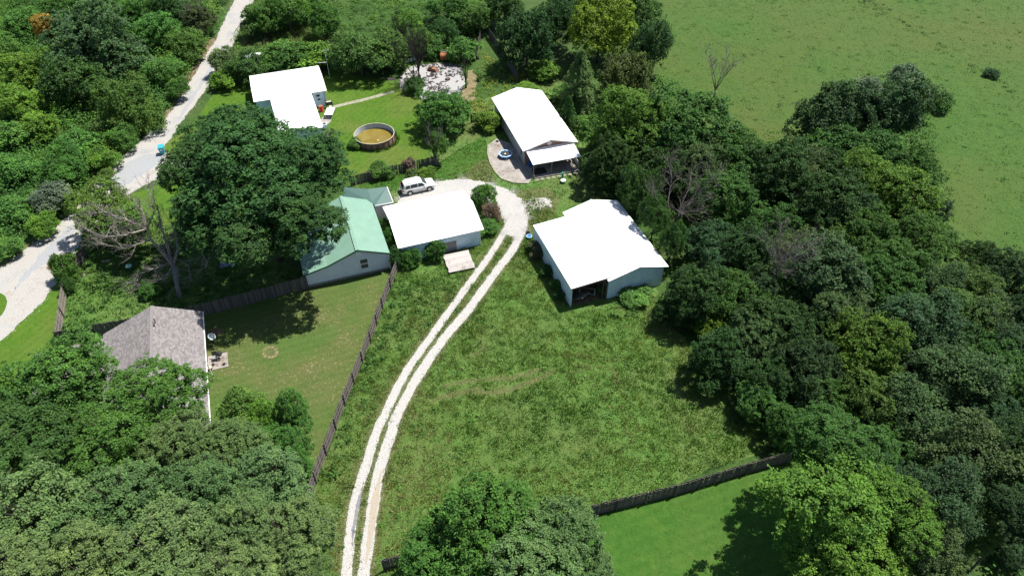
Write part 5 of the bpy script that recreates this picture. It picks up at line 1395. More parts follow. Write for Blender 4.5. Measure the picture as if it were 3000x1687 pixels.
# ---- white L shaped house at the back left
z_e = 2.75
A = at3(749, 286, z_e); B = at3(957, 265.6, z_e); C = at3(729.5, 221, 2.9); Dp = at3(935, 190, 2.9)
ang = math.atan2((B - at3(911.7, 272.6, z_e)).y + (Dp - C).y, (B - at3(911.7, 272.6, z_e)).x + (Dp - C).x)
o = empty('l_shaped_house', (B.x, B.y, 0), ang, 'house with a flat looking white L shaped metal roof beside the pool lawn', 'house')
inv = Matrix.Rotation(-ang, 4, 'Z') @ Matrix.Translation((-B.x, -B.y, 0))
bl = inv @ C; brr = inv @ Dp; ic = inv @ at3(911.7, 272.6, z_e); fr = inv @ at3(946.6, 374.2, 2.6); fl = inv @ at3(917.6, 380, 2.6)
x_l = bl.x; y_b = (bl.y + brr.y) / 2; ix = ic.x; y_f = fr.y
mb = MB()
slab_roof(mb, (x_l, 0, 2.75), (0, 0, 2.75), (0, y_b / 2, 3.25), (x_l, y_b / 2, 3.25), 0.09, 0.9)
slab_roof(mb, (0, y_b, 2.75), (x_l, y_b, 2.75), (x_l, y_b / 2, 3.25), (0, y_b / 2, 3.25), 0.09, 0.9)
mb.build('roof', M['white_metal'], o)
fw = 6.4
mb = MB(); slab_roof(mb, (fr.x, y_f, 2.62), (ix, 0.25, 2.82), (ix - fw / 2, 0.25, 3.2), (fr.x - fw / 2, y_f, 3.1), 0.09)
slab_roof(mb, (ix - fw, 0.25, 2.62), (fr.x - fw, y_f, 2.62), (fr.x - fw / 2, y_f, 3.1), (ix - fw / 2, 0.25, 3.2), 0.09)
mb.build('front_roof', M['white_metal'], o)
mb = MB()
wall_lap(mb, (ix + 0.2, 0.35), (-0.3, 0.35), 2.62, 2.62)
mb.build('wall', M['blue_siding'], o)
mb = MB(); wall_lap(mb, (-0.3, 0.42), (-0.3, y_b - 0.35), 2.62, 2.62, 3.1); mb.build('wall', M['blue_siding'], o)
mb = MB(); wall_lap(mb, (-0.3, y_b - 0.3), (x_l + 0.3, y_b - 0.3), 2.62, 2.62); mb.build('wall', M['blue_siding'], o)
mb = MB(); wall_lap(mb, (x_l + 0.3, y_b - 0.35), (x_l + 0.3, 0.35), 2.62, 2.62, 3.1); mb.build('wall', M['blue_siding'], o)
mb = MB(); wall_lap(mb, (x_l + 0.3, 0.36), (ix - fw + 0.3, 0.36), 2.62, 2.62); mb.build('wall', M['blue_siding'], o)
mb = MB(); wall_lap(mb, (fr.x - 0.35, y_f + 0.3), (ix - 0.35, 0.3), 2.5, 2.6); mb.build('wall', M['blue_siding'], o)
mb = MB(); wall_lap(mb, (fr.x - fw + 0.35, y_f + 0.3), (fr.x - 0.4, y_f + 0.3), 2.5, 2.5, 3.0); mb.build('wall', M['blue_siding'], o)
mb = MB(); wall_lap(mb, (ix - fw + 0.35, 0.3), (fr.x - fw + 0.35, y_f + 0.35), 2.5, 2.5); mb.build('wall', M['blue_siding'], o)
for wx, wz, ww, wh in ((ix + 0.95, 1.95, 0.7, 0.5), (ix + 1.0, 1.3, 0.6, 0.4)):
    f = MB().box((wx, 0.31, wz), (ww, 0.08, wh)).build('window', M['white_trim'], o)
    MB().box((wx, 0.265, wz), (ww - 0.12, 0.02, wh - 0.12)).build('pane', M['glass'], f)
mb = MB()
for k in range(4): mb.tube([(-0.25 - k * 0.12, 0.2, 0), (-0.3 - k * 0.1, 0.22, 1.3), (-0.25 - k * 0.1, 0.24, 2.5)], [0.03, 0.03, 0.02], 5)
mb.build('downpipe', M['grey_dish'], o)
def local_thing(name, loc, label, cat, rz=0.0, par=None):
    w = Matrix.Translation((B.x, B.y, 0)) @ Matrix.Rotation(ang, 4, 'Z') @ Vector(loc)
    return empty(name, w, ang + rz, label, cat)
t = local_thing('grill_cart', (ix + 2.4, -0.45, 0), 'dark grill cart with a pale lid against the house wall', 'grill')
mb = MB().box((0, 0, 0.75), (1.1, 0.5, 0.5)); mb.build('body', M['black'], t)
MB().box((0, -0.02, 1.02), (0.8, 0.36, 0.06)).build('lid', M['rim'], t)
for sx in (-0.5, 0.5):
    for sy in (-0.2, 0.2): MB().box((sx, sy, 0.25), (0.06, 0.06, 0.5)).build('leg', M['black'], t)
t = local_thing('red_barrel', (ix + 0.95, -1.3, 0), 'red barrel standing by the wall of the white roofed house', 'barrel')
MB().tube([(0, 0, 0), (0, 0, 0.3), (0, 0, 0.31), (0, 0, 0.6), (0, 0, 0.61), (0, 0, 0.95)], [0.34, 0.36, 0.33, 0.36, 0.33, 0.35], 16).build('body', M['red'], t)
MB().cyl((0, 0, 0.93), 0.31, 0.05, 16).build('lid', M['rust'], t)
t = local_thing('white_table', (ix + 2.1, -3.1, 0), 'white tilted table top beside the red barrel', 'table', -0.35)
MB().box((0, 0, 0.72), (1.3, 2.2, 0.05)).build('top', M['white'], t)
for sx in (-0.55, 0.55):
    for sy in (-0.95, 0.95): MB().box((sx, sy, 0.35), (0.06, 0.06, 0.7)).build('leg', M['steel'], t)
t = local_thing('white_bucket', (ix + 2.5, -0.95, 0), 'small white bucket beside the grill cart', 'bucket')
MB().cyl((0, 0, 0), 0.17, 0.4, 14, 0.21).build('body', M['white'], t)
MB().tube([(-0.2, 0, 0.38), (-0.12, 0, 0.5), (0.12, 0, 0.5), (0.2, 0, 0.38)], [0.012] * 4, 5).build('handle', M['steel'], t)
t = local_thing('air_conditioner', (fr.x + 0.5, y_f * 0.62, 0), 'grey air conditioner box by the front wing of the white roofed house', 'appliance')
MB().box((0, 0, 0.42), (0.75, 0.75, 0.84)).build('case', M['siding_metal'], t)
MB().cyl((0, 0, 0.84), 0.28, 0.03, 18).build('fan_grille', M['black'], t)
t = local_thing('cellar_door', (fr.x + 0.35, y_f * 0.80, 0), 'dark sloping cellar door near the end of the front wing', 'door')
MB().hexa([(-0.4, -0.9, 0), (0.4, -0.9, 0), (0.4, 0.9, 0), (-0.4, 0.9, 0), (-0.4, -0.9, 0.5), (0.4, -0.9, 0.15), (0.4, 0.9, 0.15), (-0.4, 0.9, 0.5)]).build('frame', M['grey_wood'], t)
MB().hexa([(-0.36, -0.8, 0.49), (0.38, -0.8, 0.165), (0.38, 0.8, 0.165), (-0.36, 0.8, 0.49), (-0.36, -0.8, 0.53), (0.38, -0.8, 0.205), (0.38, 0.8, 0.205), (-0.36, 0.8, 0.53)]).build('leaf', M['dark_wood'], t)
MB().bar((0.1, -0.1, 0.36), (0.1, 0.1, 0.36), 0.03).build('handle', M['steel'], t)
a0 = at3(957, 232, 0)
t = empty('antenna_mast', (a0.x + 0.6, a0.y, 0), 0, 'thin grey antenna mast beside the white L shaped roof', 'antenna')
MB().tube([(0, 0, 0), (0, 0, 5.2)], [0.06, 0.05], 8).build('mast', M['steel'], t)
MB().bar((0, 0, 3.0), (-1.6, 0, 3.0), 0.06).build('bracket', M['white_trim'], t)
mb = MB().bar((-0.4, 0, 5.15), (0.7, 0.2, 5.15), 0.04)
for x in (-0.3, 0.0, 0.3, 0.6): mb.bar((x, -0.35 + 0.1, 5.15), (x, 0.45, 5.15), 0.02)
mb.build('aerial', M['steel'], t)

# ---- trailer house with porch: local x along the near gable, y away; ridge along y
he, hr = 2.7, 3.85
A, B, C = at3(1532, 443.3, he), at3(1696.6, 422.1, he), at3(1433.3, 289.2, he)
ang, W, D = frame(A, B, C)
a2_ = math.atan2((C - A).y, (C - A).x) - math.pi / 2
ang = ang * 0.5 + a2_ * 0.5
W = 8.4; D = 16.2
o = empty('trailer_house', (A.x, A.y, 0), ang, 'long trailer house with a white gable roof and an open porch', 'house')
TRL = Matrix.Translation((A.x, A.y, 0)) @ Matrix.Rotation(ang, 4, 'Z')
inv = TRL.inverted()
mb = MB(); slab_roof(mb, (0, D, he), (0, 0, he), (W / 2, 0, hr), (W / 2, D, hr), 0.07, 0.9); mb.build('roof', M['white_metal'], o)
mb = MB(); slab_roof(mb, (W, 0, he), (W, D, he), (W / 2, D, hr), (W / 2, 0, hr), 0.07, 0.9); mb.build('roof', M['white_metal'], o)
MB().bar((W / 2, -0.02, hr + 0.004), (W / 2, D + 0.02, hr + 0.004), 0.3, 0.012).build('ridge_cap', M['white_metal'], o)
mb = MB()
for x0, x1, z0, z1 in ((0, W / 2, he, hr), (W / 2, W, hr, he)): mb.bar((x0, -0.02, z0 - 0.07), (x1, -0.02, z1 - 0.07), 0.05, 0.14)
mb.build('barge_board', M['white_trim'], o)
x0, x1, y0, y1 = 0.4, W - 0.4, 0.45, D - 0.35
hw = he + 0.09 - 0.1
mb = MB(); wall_lap(mb, (x0, y1), (x0, y0), hw, hw); mb.build('wall', M['trailer_siding'], o)
mb = MB(); wall_lap(mb, (x1, y0), (x1, y1), hw, hw); mb.build('wall', M['trailer_siding'], o)
mb = MB(); wall_lap(mb, (x1, y1), (x0, y1), hw, hw, hr - 0.1); mb.build('wall', M['trailer_siding'], o)
mb = MB(); wall_lap(mb, (x0, y0), (x1, y0), hw, hw, hr - 0.1, pitch=0.24); mb.build('gable_wall', M['gable_red'], o)
MB().box((x0, y0 - 0.03, hw / 2), (0.14, 0.1, hw)).build('corner_trim', M['trailer_siding'], o)
MB().tube([(x0 - 0.1, y0 + 0.05, 0), (x0 - 0.1, y0 + 0.05, hw)], [0.05, 0.05], 8).build('downpipe', M['trailer_siding'], o)
v = MB().tube([(W / 2 - 0.05, y0 - 0.06, 3.02), (W / 2 - 0.05, y0 + 0.02, 3.02)], [0.3, 0.3], 24).build('round_vent', M['white_trim'], o)
mb = MB()
for dz in (-0.16, -0.05, 0.06, 0.17): mb.box((W / 2 - 0.05, y0 - 0.075, 3.02 + dz), (0.36, 0.02, 0.05))
mb.build('louvre', M['grey_dish'], v)
f = MB().box((x0 - 0.03, 1.75, 1.55), (0.07, 0.75, 1.15)).build('window', M['white_trim'], o)
MB().box((x0 - 0.07, 1.75, 1.55), (0.02, 0.6, 1.0)).build('pane', M['glass'], f)
MB().box((x0 - 0.035, 5.1, 1.05), (0.05, 0.95, 2.05)).build('door', M['grey_dish'], o)
MB().bar((x0 - 0.08, 7.4, 1.4), (x0 - 0.08, 7.4, 2.55), 0.05).build('conduit', M['black'], o)
dsh = MB()
dsh.tube([(-0.1, 8.2, he + 0.1), (0.0, 8.1, he + 0.4)], [0.03, 0.03], 6)
dsh.tube([(-0.08, 8.1, he + 0.48), (0.0, 8.1, he + 0.52), (0.04, 8.1, he + 0.53)], [0.30, 0.22, 0.03], 14)
dsh.build('roof_dish', M['dark_wood'], o)
# porch
PR = [inv @ at3(x, y, z) for x, y, z in ((1542, 441, 2.55), (1680, 414, 2.55), (1699, 457.5, 2.2), (1561, 485.5, 2.2))]
px0 = (PR[0].x + PR[3].x) / 2; px1 = (PR[1].x + PR[2].x) / 2; pyf = (PR[2].y + PR[3].y) / 2
mb = MB(); slab_roof(mb, (px0, pyf, 2.2), (px1, pyf, 2.2), (px1, y0 - 0.03, 2.58), (px0, y0 - 0.03, 2.58), 0.06, 0.9); mb.build('porch_roof', M['white_metal'], o)
MB().bar((px0 + 0.1, pyf + 0.25, 2.07), (px1 - 0.1, pyf + 0.25, 2.07), 0.1, 0.18).build('porch_beam', M['dark_wood'], o)
for x in (px0 + 0.2, px0 + 2.9, px1 - 0.2, ):
    MB().box((x, pyf + 0.25, 1.0), (0.12, 0.12, 2.0)).build('porch_post', M['grey_wood'], o)
MB().box((px0 + 2.9, pyf + 0.25, 0.2), (0.24, 0.24, 0.34)).build('post_base', M['concrete'], o)
MB().box((px1 - 0.05, (pyf + y0) / 2, 0.55), (0.06, y0 - pyf - 0.6, 0.7)).build('porch_rail', M['white_trim'], o)
MB().hexa([(px0 - 0.3, pyf - 0.35, 0), (px1 + 0.1, pyf - 0.35, 0), (px1 + 0.1, y0 - 0.09, 0), (px0 - 0.3, y0 - 0.09, 0), (px0 - 0.3, pyf - 0.35, 0.16), (px1 + 0.1, pyf - 0.35, 0.16), (px1 + 0.1, y0 - 0.09, 0.16), (px0 - 0.3, y0 - 0.09, 0.16)]).build('porch_slab', M['concrete'], o)
def trl(name, loc, label, cat, rz=0.0):
    return empty(name, TRL @ Vector(loc), ang + rz, label, cat)
t = trl('floor_mat', (px0 + 1.4, pyf + 1.1, 0.164), 'black mat lying on the porch slab of the trailer house', 'mat')
MB().box((0, 0, 0.012), (1.9, 1.5, 0.024)).build('pad', M['black'], t)
mb = MB()
for sx in (-0.93, 0.93): mb.box((sx, 0, 0.016), (0.05, 1.54, 0.032))
for sy in (-0.75, 0.75): mb.box((0, sy, 0.016), (1.81, 0.05, 0.032))
mb.build('border', M['rubber'], t)
t = trl('broom', (px0 + 0.1, pyf - 0.05, 0.16), 'brown broom leaning on the porch corner post, bristles down', 'broom')
MB().tube([(0, -0.12, 0.0), (0, -0.08, 0.35), (0, 0.0, 0.7)], [0.2, 0.15, 0.04], 8).build('bristles', M['straw_broom'], t)
MB().tube([(0, 0.0, 0.68), (0, 0.14, 1.9)], [0.02, 0.018], 6).build('handle', M['grey_wood'], t)
t = trl('storage_tub', (px0 + 0.75, y0 - 0.7, 0.16), 'dark blue tub against the brown red gable under the porch roof', 'tub')
MB().box((0, 0, 0.25), (0.9, 0.55, 0.5), 0, 1.08).build('body', M['navy'], t)
MB().box((0, 0, 0.53), (1.02, 0.64, 0.06)).build('lid', M['blue'], t)
t = trl('wooden_bench', (px1 - 1.3, pyf + 1.3, 0.16), 'grey wooden bench deep under the porch roof', 'bench', 1.0)
for k in range(3): MB().box((0, -0.16 + k * 0.16, 0.45), (1.6, 0.13, 0.04)).build('slat', M['grey_wood'], t)
for sx in (-0.65, 0.65): MB().box((sx, 0, 0.215), (0.08, 0.42, 0.43)).build('leg', M['grey_wood'], t)
# concrete apron on the left of the trailer, with its raised edge
def k2(x, y, z=0): return at3(1400 + x / 8.05, 380 + y / 8.05, z)
ap = [k2(440, 225), (k2(340, 300)), k2(250, 370), k2(235, 560), k2(300, 800), k2(420, 1010), k2(560, 1160), k2(830, 1255), k2(1190, 1275), k2(1300, 1180)]
ap2 = [TRL @ Vector((px0 - 0.32, pyf - 0.3, 0)), TRL @ Vector((px0 - 0.32, y0 - 0.2, 0)), TRL @ Vector((x0 - 0.09, y0 - 0.2, 0)), TRL @ Vector((x0 - 0.09, 6.3, 0))]
sl = MB()
out_ = [Vector((p.x, p.y)) for p in ap[:-1]] + [Vector((p.x, p.y)) for p in ap2]
top = [(p.x, p.y, 0.09) for p in out_]
sl.poly(top)
for i in range(len(out_)):
    a, b = out_[i], out_[(i + 1) % len(out_)]
    sl.poly([(a.x, a.y, -0.02), (b.x, b.y, -0.02), (b.x, b.y, 0.09), (a.x, a.y, 0.09)])
tag(sl.build('concrete_apron', M['concrete']), kind='structure')
rm = MB()
for i in range(2, 8):
    a, b = out_[i], out_[i + 1]
    rm.bar((a.x, a.y, 0.075), (b.x, b.y, 0.075), 0.26, 0.11)
tag(rm.build('apron_edge', M['path']), kind='structure')
c0, c1 = k2(890, 975, 0.09), k2(420, 1010, 0.09)
tag(MB().bar((c0.x, c0.y, 0.092), (c1.x, c1.y, 0.092), 0.05, 0.012).build('apron_joint', M['soil']), kind='structure')
# flagstones along the porch front
for k in range(9):
    q = TRL @ Vector((px0 + 0.4 + k * 0.82, pyf - 0.75 + random.uniform(-0.06, 0.06), 0.03))
    s = MB()
    n = 7
    s.poly([(math.cos(2 * math.pi * j / n) * 0.36 * random.uniform(0.85, 1.1), math.sin(2 * math.pi * j / n) * 0.26 * random.uniform(0.85, 1.1), 0.05) for j in range(n)])
    b0 = s.v[:n]
    for j in range(n):
        a, b = b0[j], b0[(j + 1) % n]
        s.poly([(a[0] * 1.06, a[1] * 1.06, -0.04), (b[0] * 1.06, b[1] * 1.06, -0.04), b, a])
    so = s.build('edging_stone', M['path'])
    so.location = q; so.rotation_euler = (0, 0, ang + random.uniform(-0.1, 0.1))
    tag(so, ('first', 'second', 'third', 'fourth', 'fifth', 'sixth', 'seventh', 'eighth', 'last')[k] + ' flat edging stone along the porch front, counted from the broom', 'stone', 'edging stones before the porch')

# ---- open barn with lean to: local x along the near gable, y away
A = at3(1783, 825, 3.2); B = at3(1960.3, 780, 3.2); C = at3(1646.2, 617.5, 3.2); Cr = at3(1806.4, 580.7, 3.2)
a1 = math.atan2((B - A).y, (B - A).x); a2 = math.atan2((Cr - B).y, (Cr - B).x) - math.pi / 2
a3 = math.atan2((C - A).y, (C - A).x) - math.pi / 2
ang = a1 * 0.4 + a2 * 0.3 + a3 * 0.3
W = 7.7; D = 13.7; he, hr = 3.2, 4.25
o = empty('open_barn', (A.x, A.y, 0), ang, 'white metal barn with an open lean to on its left side', 'barn')
BRN = Matrix.Translation((A.x, A.y, 0)) @ Matrix.Rotation(ang, 4, 'Z')
inv = BRN.inverted()
Lnl = inv @ at3(1673.4, 846.3, 3.05); Lnr = inv @ at3(1791.6, 808.3, 3.5); Lfl = inv @ at3(1562, 660, 3.05); Lfr = inv @ at3(1657.9, 631, 3.5)
lx = (Lnl.x + Lfl.x) / 2; lyn = Lnl.y; lyf = Lfl.y
mb = MB(); slab_roof(mb, (0, D, he), (0, 0, he), (W / 2, 0, hr), (W / 2, D, hr), 0.06, 0.9); mb.build('roof', M['white_metal'], o)
mb = MB(); slab_roof(mb, (W, 0, he), (W, D, he), (W / 2, D, hr), (W / 2, 0, hr), 0.06, 0.9); mb.build('roof', M['white_metal'], o)
MB().bar((W / 2, -0.02, hr + 0.004), (W / 2, D + 0.02, hr + 0.004), 0.3, 0.012).build('ridge_cap', M['white_metal'], o)
lr = 0.45; hz = he + (hr - he) * lr / (W / 2) + 0.05
mb = MB(); slab_roof(mb, (lx, lyf, 3.05), (lx, lyn, 3.05), (lr, lyn, hz), (lr, lyf, hz), 0.06, 0.9); mb.build('lean_to_roof', M['white_metal'], o)
MB().bar((lx + 0.05, lyn - 0.03, 2.93), (lr, lyn - 0.03, hz - 0.12), 0.06, 0.18).build('barge_board', M['dark_wood'], o)
x0, x1, y0, y1 = 0.3, W - 0.3, 0.45, D - 0.3
hw = he + 0.08 - 0.08
mb = MB(); wall_ribbed(mb, (x0, y0), (x1, y0), hw, hw, hr - 0.08, pitch=0.3); mb.build('wall', M['blue_siding'], o)
mb = MB(); wall_ribbed(mb, (x1, y0), (x1, y1), hw, hw, pitch=0.3); mb.build('wall', M['blue_siding'], o)
mb = MB(); wall_ribbed(mb, (x1, y1), (x0, y1), hw, hw, hr - 0.08, pitch=0.3); mb.build('wall', M['blue_siding'], o)
mb = MB(); wall_ribbed(mb, (x0, y1), (x0, y0 + 0.1), hw, hw, pitch=0.3); mb.build('wall', M['grey_wood'], o)
mb = MB(); wall_ribbed(mb, (lx + 0.12, lyf - 0.15), (lx + 0.12, lyn + 0.1), 2.98, 2.98, pitch=0.3); mb.build('lean_to_wall', M['blue_siding'], o)
mb = MB(); wall_ribbed(mb, (x0 - 0.05, lyf - 0.2), (lx + 0.25, lyf - 0.2), 3.3, 3.0, pitch=0.3); mb.build('lean_to_wall', M['blue_siding'], o)
for x, z in ((lx + 0.2, 2.95), (x0 - 0.12, 3.25), (x0 - 0.55, 3.2)):
    MB().box((x, lyn + 0.25, z / 2), (0.15, 0.15, z)).build('post', M['dark_wood'], o)
mb = MB()
mb.bar((W / 2, y0 - 0.04, hr - 0.25), (x1 - 0.1, y0 - 0.04, hw - 0.03), 0.06, 0.5)
mb.build('gable_trim', M['grey_wood'], o)
fl_ = MB().poly([(lx + 0.2, lyn + 0.2, 0.02), (x0 - 0.1, lyn + 0.2, 0.02), (x0 - 0.1, lyf - 0.3, 0.02), (lx + 0.2, lyf - 0.3, 0.02)])
fl_.build('dirt_floor', M['soil'], o)
mb = MB()
for k in range(6): mb.bar((lx + 0.1, lyn + 1 + k * 2.2, 2.93), (x0, lyn + 1 + k * 2.2, hz - 0.14), 0.06, 0.14)
mb.build('rafter', M['dark_wood'], o)
def brn(name, loc, label, cat, rz=0.0): return empty(name, BRN @ Vector(loc), ang + rz, label, cat)
t = brn('plywood_sheet', (lx + 1.55, lyn + 0.75, 0.0), 'grey wooden panel tilted in the mouth of the open barn', 'panel', 0.5)
T_ = Matrix.Translation((0, 0, 0.75)) @ Matrix.Rotation(R(-38), 4, 'X')
def tilt(mb): mb.v = [tuple(T_ @ Vector(p)) for p in mb.v]; return mb
for k in range(5): tilt(MB().box((-0.56 + k * 0.28, 0, 0), (0.27, 2.1, 0.04))).build('board', M['grey_wood'], t)
tilt(MB().box((0, 0.25, 0.04), (1.4, 0.12, 0.04)).box((0, 0.85, 0.04), (1.4, 0.12, 0.04))).build('batten', M['fence'], t)
t = brn('metal_frame', (lx + 2.7, lyn + 1.3, 0), 'pale tubular metal frame lying behind the tilted panel in the barn', 'frame', -0.5)
fr_ = MB()
pts = [(-0.9, -0.25, 0.55), (0.9, -0.25, 0.45), (0.9, 0.25, 0.9), (-0.9, 0.25, 1.0)]
for i in range(4): fr_.bar(pts[i], pts[(i + 1) % 4], 0.05)
fr_.build('rim', M['steel'], t)
for x in (-0.85, 0.85): MB().bar((x, 0, 0), (x, 0.0, 0.75), 0.05).build('leg', M['steel'], t)
# small blue toy spinner between drive and barn
p = at3(1550, 698, 0)
t = empty('blue_pedal_toy', (p.x, p.y, 0), 0.2, 'small blue and black toy ride in the grass beside the barn', 'toy')
tor = MB(); tor.tube([(math.cos(a) * 0.32, math.sin(a) * 0.32, 0.35) for a in np.linspace(0, 2 * math.pi, 20)], [0.07] * 20, 6, cap=False); tor.build('ring', M['pale_blue'], t)
MB().cyl((0, 0, 0.22), 0.36, 0.1, 20, 0.30).build('bowl', M['blue'], t)
MB().cyl((0, 0, 0), 0.1, 0.24, 10).build('stem', M['black'], t)
MB().hexa([(-0.28, 0.4, 0.2), (0.18, 0.4, 0.2), (0.18, 0.5, 0.2), (-0.28, 0.5, 0.2), (-0.32, 0.46, 0.75), (0.2, 0.46, 0.75), (0.2, 0.54, 0.75), (-0.32, 0.54, 0.75)]).build('back_panel', M['black'], t)
MB().tube([(-0.3, 0.3, 0.15), (-0.42, 0.4, 0.75)], [0.025, 0.025], 6).build('handle', M['rim'], t)

# ---- brown shingled house at lower left: ridge runs towards the camera
zr, ze = 4.8, 2.45
Rf = at3(444, 912, zr); Ef = at3(593.3, 911.8, ze); En = at3(611.4, 1188, ze)
Wf = at3(325.7, 971, 2.85)
yv = (Ef - En); yv.z = 0; L0 = yv.length
ang = math.atan2(yv.y, yv.x) - math.pi / 2
o = empty('shingled_house', (Ef.x, Ef.y, 0), ang, 'low house with a brown grey shingled roof and a white gutter on the lawn side', 'house')
SHH = Matrix.Translation((Ef.x, Ef.y, 0)) @ Matrix.Rotation(ang, 4, 'Z')
inv = SHH.inverted()
rf = inv @ Rf; wf = inv @ Wf
xr_ = rf.x; LN = 17.0
xw = (inv @ at3(303, 979, ze)).x                                           # symmetrical gable
def shingle_plane(mb, e0, e1, r1, r0, course=0.16, tab=0.33):
    """rows of tabs from the eave e0-e1 up to the ridge r0-r1"""
    e0, e1, r0, r1 = map(Vector, (e0, e1, r0, r1))
    n = (e1 - e0).cross(r0 - e0).normalized()
    if n.z < 0: n = -n
    k = int((r0 - e0).length / course)
    for i in range(k + 1):
        ta = i / (k + 1); tb = min(1, (i + 1.12) / (k + 1))
        a0, a1 = e0.lerp(r0, ta), e1.lerp(r1, ta)
        b0, b1 = e0.lerp(r0, tb), e1.lerp(r1, tb)
        m = max(1, int((a1 - a0).length / tab)); s = (i % 2) * 0.5
        edges = [0.0] + [(j + s + random.uniform(-0.08, 0.08)) / m for j in range(1 if s == 0 else 0, m + 1) if 0.0 < (j + s) / m < 0.995] + [1.0]
        for j in range(len(edges) - 1):
            u, v = edges[j] + 0.0008, edges[j + 1] - 0.0008
            hgt = 0.022 + random.uniform(0, 0.008)
            mb.poly([a0.lerp(a1, u) + n * hgt, a0.lerp(a1, v) + n * hgt, b0.lerp(b1, v) + n * 0.006, b0.lerp(b1, u) + n * 0.006])
            b = len(mb.v) - 4
            mb.v += [tuple(a0.lerp(a1, u) - n * 0.003), tuple(a0.lerp(a1, v) - n * 0.003)]
            mb.f.append((b, b + 4, b + 5, b + 1))
mb = MB(); slab_roof(mb, (0, -LN, ze), (0, 0, ze), (xr_, 0, zr), (xr_, -LN, zr), 0.12)
dk = mb.build('roof', M['shingle'], o)
mb = MB(); shingle_plane(mb, (0, -LN, ze), (0, 0, ze), (xr_, 0, zr), (xr_, -LN, zr)); tag(mb.build('shingles', M['shingle'], dk), kind='stuff')
mb = MB(); slab_roof(mb, (xw, 0, ze), (xw, -LN, ze), (xr_, -LN, zr), (xr_, 0, zr), 0.12)
dk = mb.build('roof', M['shingle'], o)
mb = MB(); shingle_plane(mb, (xw, 0, ze), (xw, -LN, ze), (xr_, -LN, zr), (xr_, 0, zr)); tag(mb.build('shingles', M['shingle'], dk), kind='stuff')
MB().bar((xr_, -LN, zr + 0.02), (xr_, 0, zr + 0.02), 0.3, 0.05).build('ridge_cap', M['shingle'], o)
# lower left wing: slopes away to the road side
lw = inv @ at3(178, 1004, 2.35)
wx0 = xw + 0.02; wx1 = lw.x - 2.5
mb = MB(); slab_roof(mb, (wx1, -7.5, 2.3), (wx0 + 0.6, -7.5, 2.3), (wx0 + 0.6, -3.2, 3.3), (wx1, -3.2, 3.3), 0.1)
slab_roof(mb, (wx0 + 0.6, -0.6, 2.35), (wx1, -0.6, 2.35), (wx1, -3.2, 3.3), (wx0 + 0.6, -3.2, 3.3), 0.1)
dk = mb.build('wing_roof', M['shingle'], o)
mb = MB(); shingle_plane(mb, (wx1, -7.5, 2.3), (wx0 + 0.6, -7.5, 2.3), (wx0 + 0.6, -3.2, 3.3), (wx1, -3.2, 3.3)); tag(mb.build('shingles', M['shingle'], dk), kind='stuff')
mb = MB(); shingle_plane(mb, (wx0 + 0.6, -0.6, 2.35), (wx1, -0.6, 2.35), (wx1, -3.2, 3.3), (wx0 + 0.6, -3.2, 3.3)); tag(mb.build('shingles', M['shingle'], dk), kind='stuff')
mb = MB(); wall_lap(mb, (-0.6, -LN), (-0.6, -0.3), ze - 0.1, ze - 0.1); mb.build('wall', M['trailer_siding'], o)
mb = MB(); wall_lap(mb, (-0.4, -0.3), (xw + 0.4, -0.3), ze - 0.1, ze - 0.1, zr - 0.3); mb.build('wall', M['vinyl'], o)
mb = MB(); wall_lap(mb, (xw + 0.4, -0.4), (xw + 0.4, -LN), ze - 0.12, ze - 0.12); mb.build('wall', M['vinyl'], o)
mb = MB(); wall_lap(mb, (wx0 + 0.4, -1.0), (wx1 + 0.3, -1.0), 2.2, 2.2); mb.build('wing_wall', M['vinyl'], o)
mb = MB(); wall_lap(mb, (wx1 + 0.3, -1.0), (wx1 + 0.3, -7.2), 2.2, 2.2, 3.15); mb.build('wing_wall', M['vinyl'], o)
MB().box((0.04, -LN / 2, ze - 0.05), (0.08, LN, 0.1)).build('gutter', M['white_trim'], o)
MB().box((0.03, -7.75, 1.25), (0.1, 0.12, 2.4)).build('downpipe', M['white_trim'], o)
for q, hh in ((at3(458, 950, 4.4), 0.55), (at3(457, 962, 4.3), 0.3)):
    w = inv @ q
    zz = ze + (zr - ze) * (w.x / xr_)
    MB().tube([(w.x, w.y, zz - 0.05), (w.x, w.y, zz + hh)], [0.06, 0.06], 8).cyl((w.x, w.y, zz + hh), 0.09, 0.06, 8).build('vent_pipe', M['dark_wood'], o)
# patio slab and its things
def k5(x, y, z=0): return at3(560 + x / 8.05, 920 + y / 8.05, z)
ps = [k5(395, 1005), k5(855, 895), k5(882, 1235), k5(400, 1350)]
mb = MB(); mb.hexa([(p.x, p.y, -0.02) for p in (ps[3], ps[2], ps[1], ps[0])] + [(p.x, p.y, 0.06) for p in (ps[3], ps[2], ps[1], ps[0])])
tag(mb.build('patio_slab', M['concrete']), kind='structure')
p = k5(700, 1040, 0.06)
t = empty('kettle_grill', p, 0.3, 'black kettle grill on the small patio slab', 'grill')
MB().tube([(0, 0, 0.45), (0, 0, 0.52), (0, 0, 0.72), (0, 0, 0.75)], [0.1, 0.24, 0.31, 0.31], 16).build('bowl', M['black'], t)
MB().tube([(0.0, 0.05, 0.76), (0.0, 0.1, 0.95), (0.0, 0.12, 1.0)], [0.31, 0.2, 0.04], 16).build('lid', M['black'], t)
for a in (0.4, 2.5, 4.6): MB().tube([(math.cos(a) * 0.12, math.sin(a) * 0.12, 0.5), (math.cos(a) * 0.3, math.sin(a) * 0.3, 0.0)], [0.02, 0.02], 5).build('leg', M['black'], t)
MB().bar((0.25, 0.0, 0.7), (0.72, 0.12, 0.72), 0.06, 0.03).build('side_handle', M['black'], t)
p = k5(580, 1075, 0.06)
t = empty('patio_chair', p, 0.25, 'dark folding chair standing on the small patio slab', 'chair')
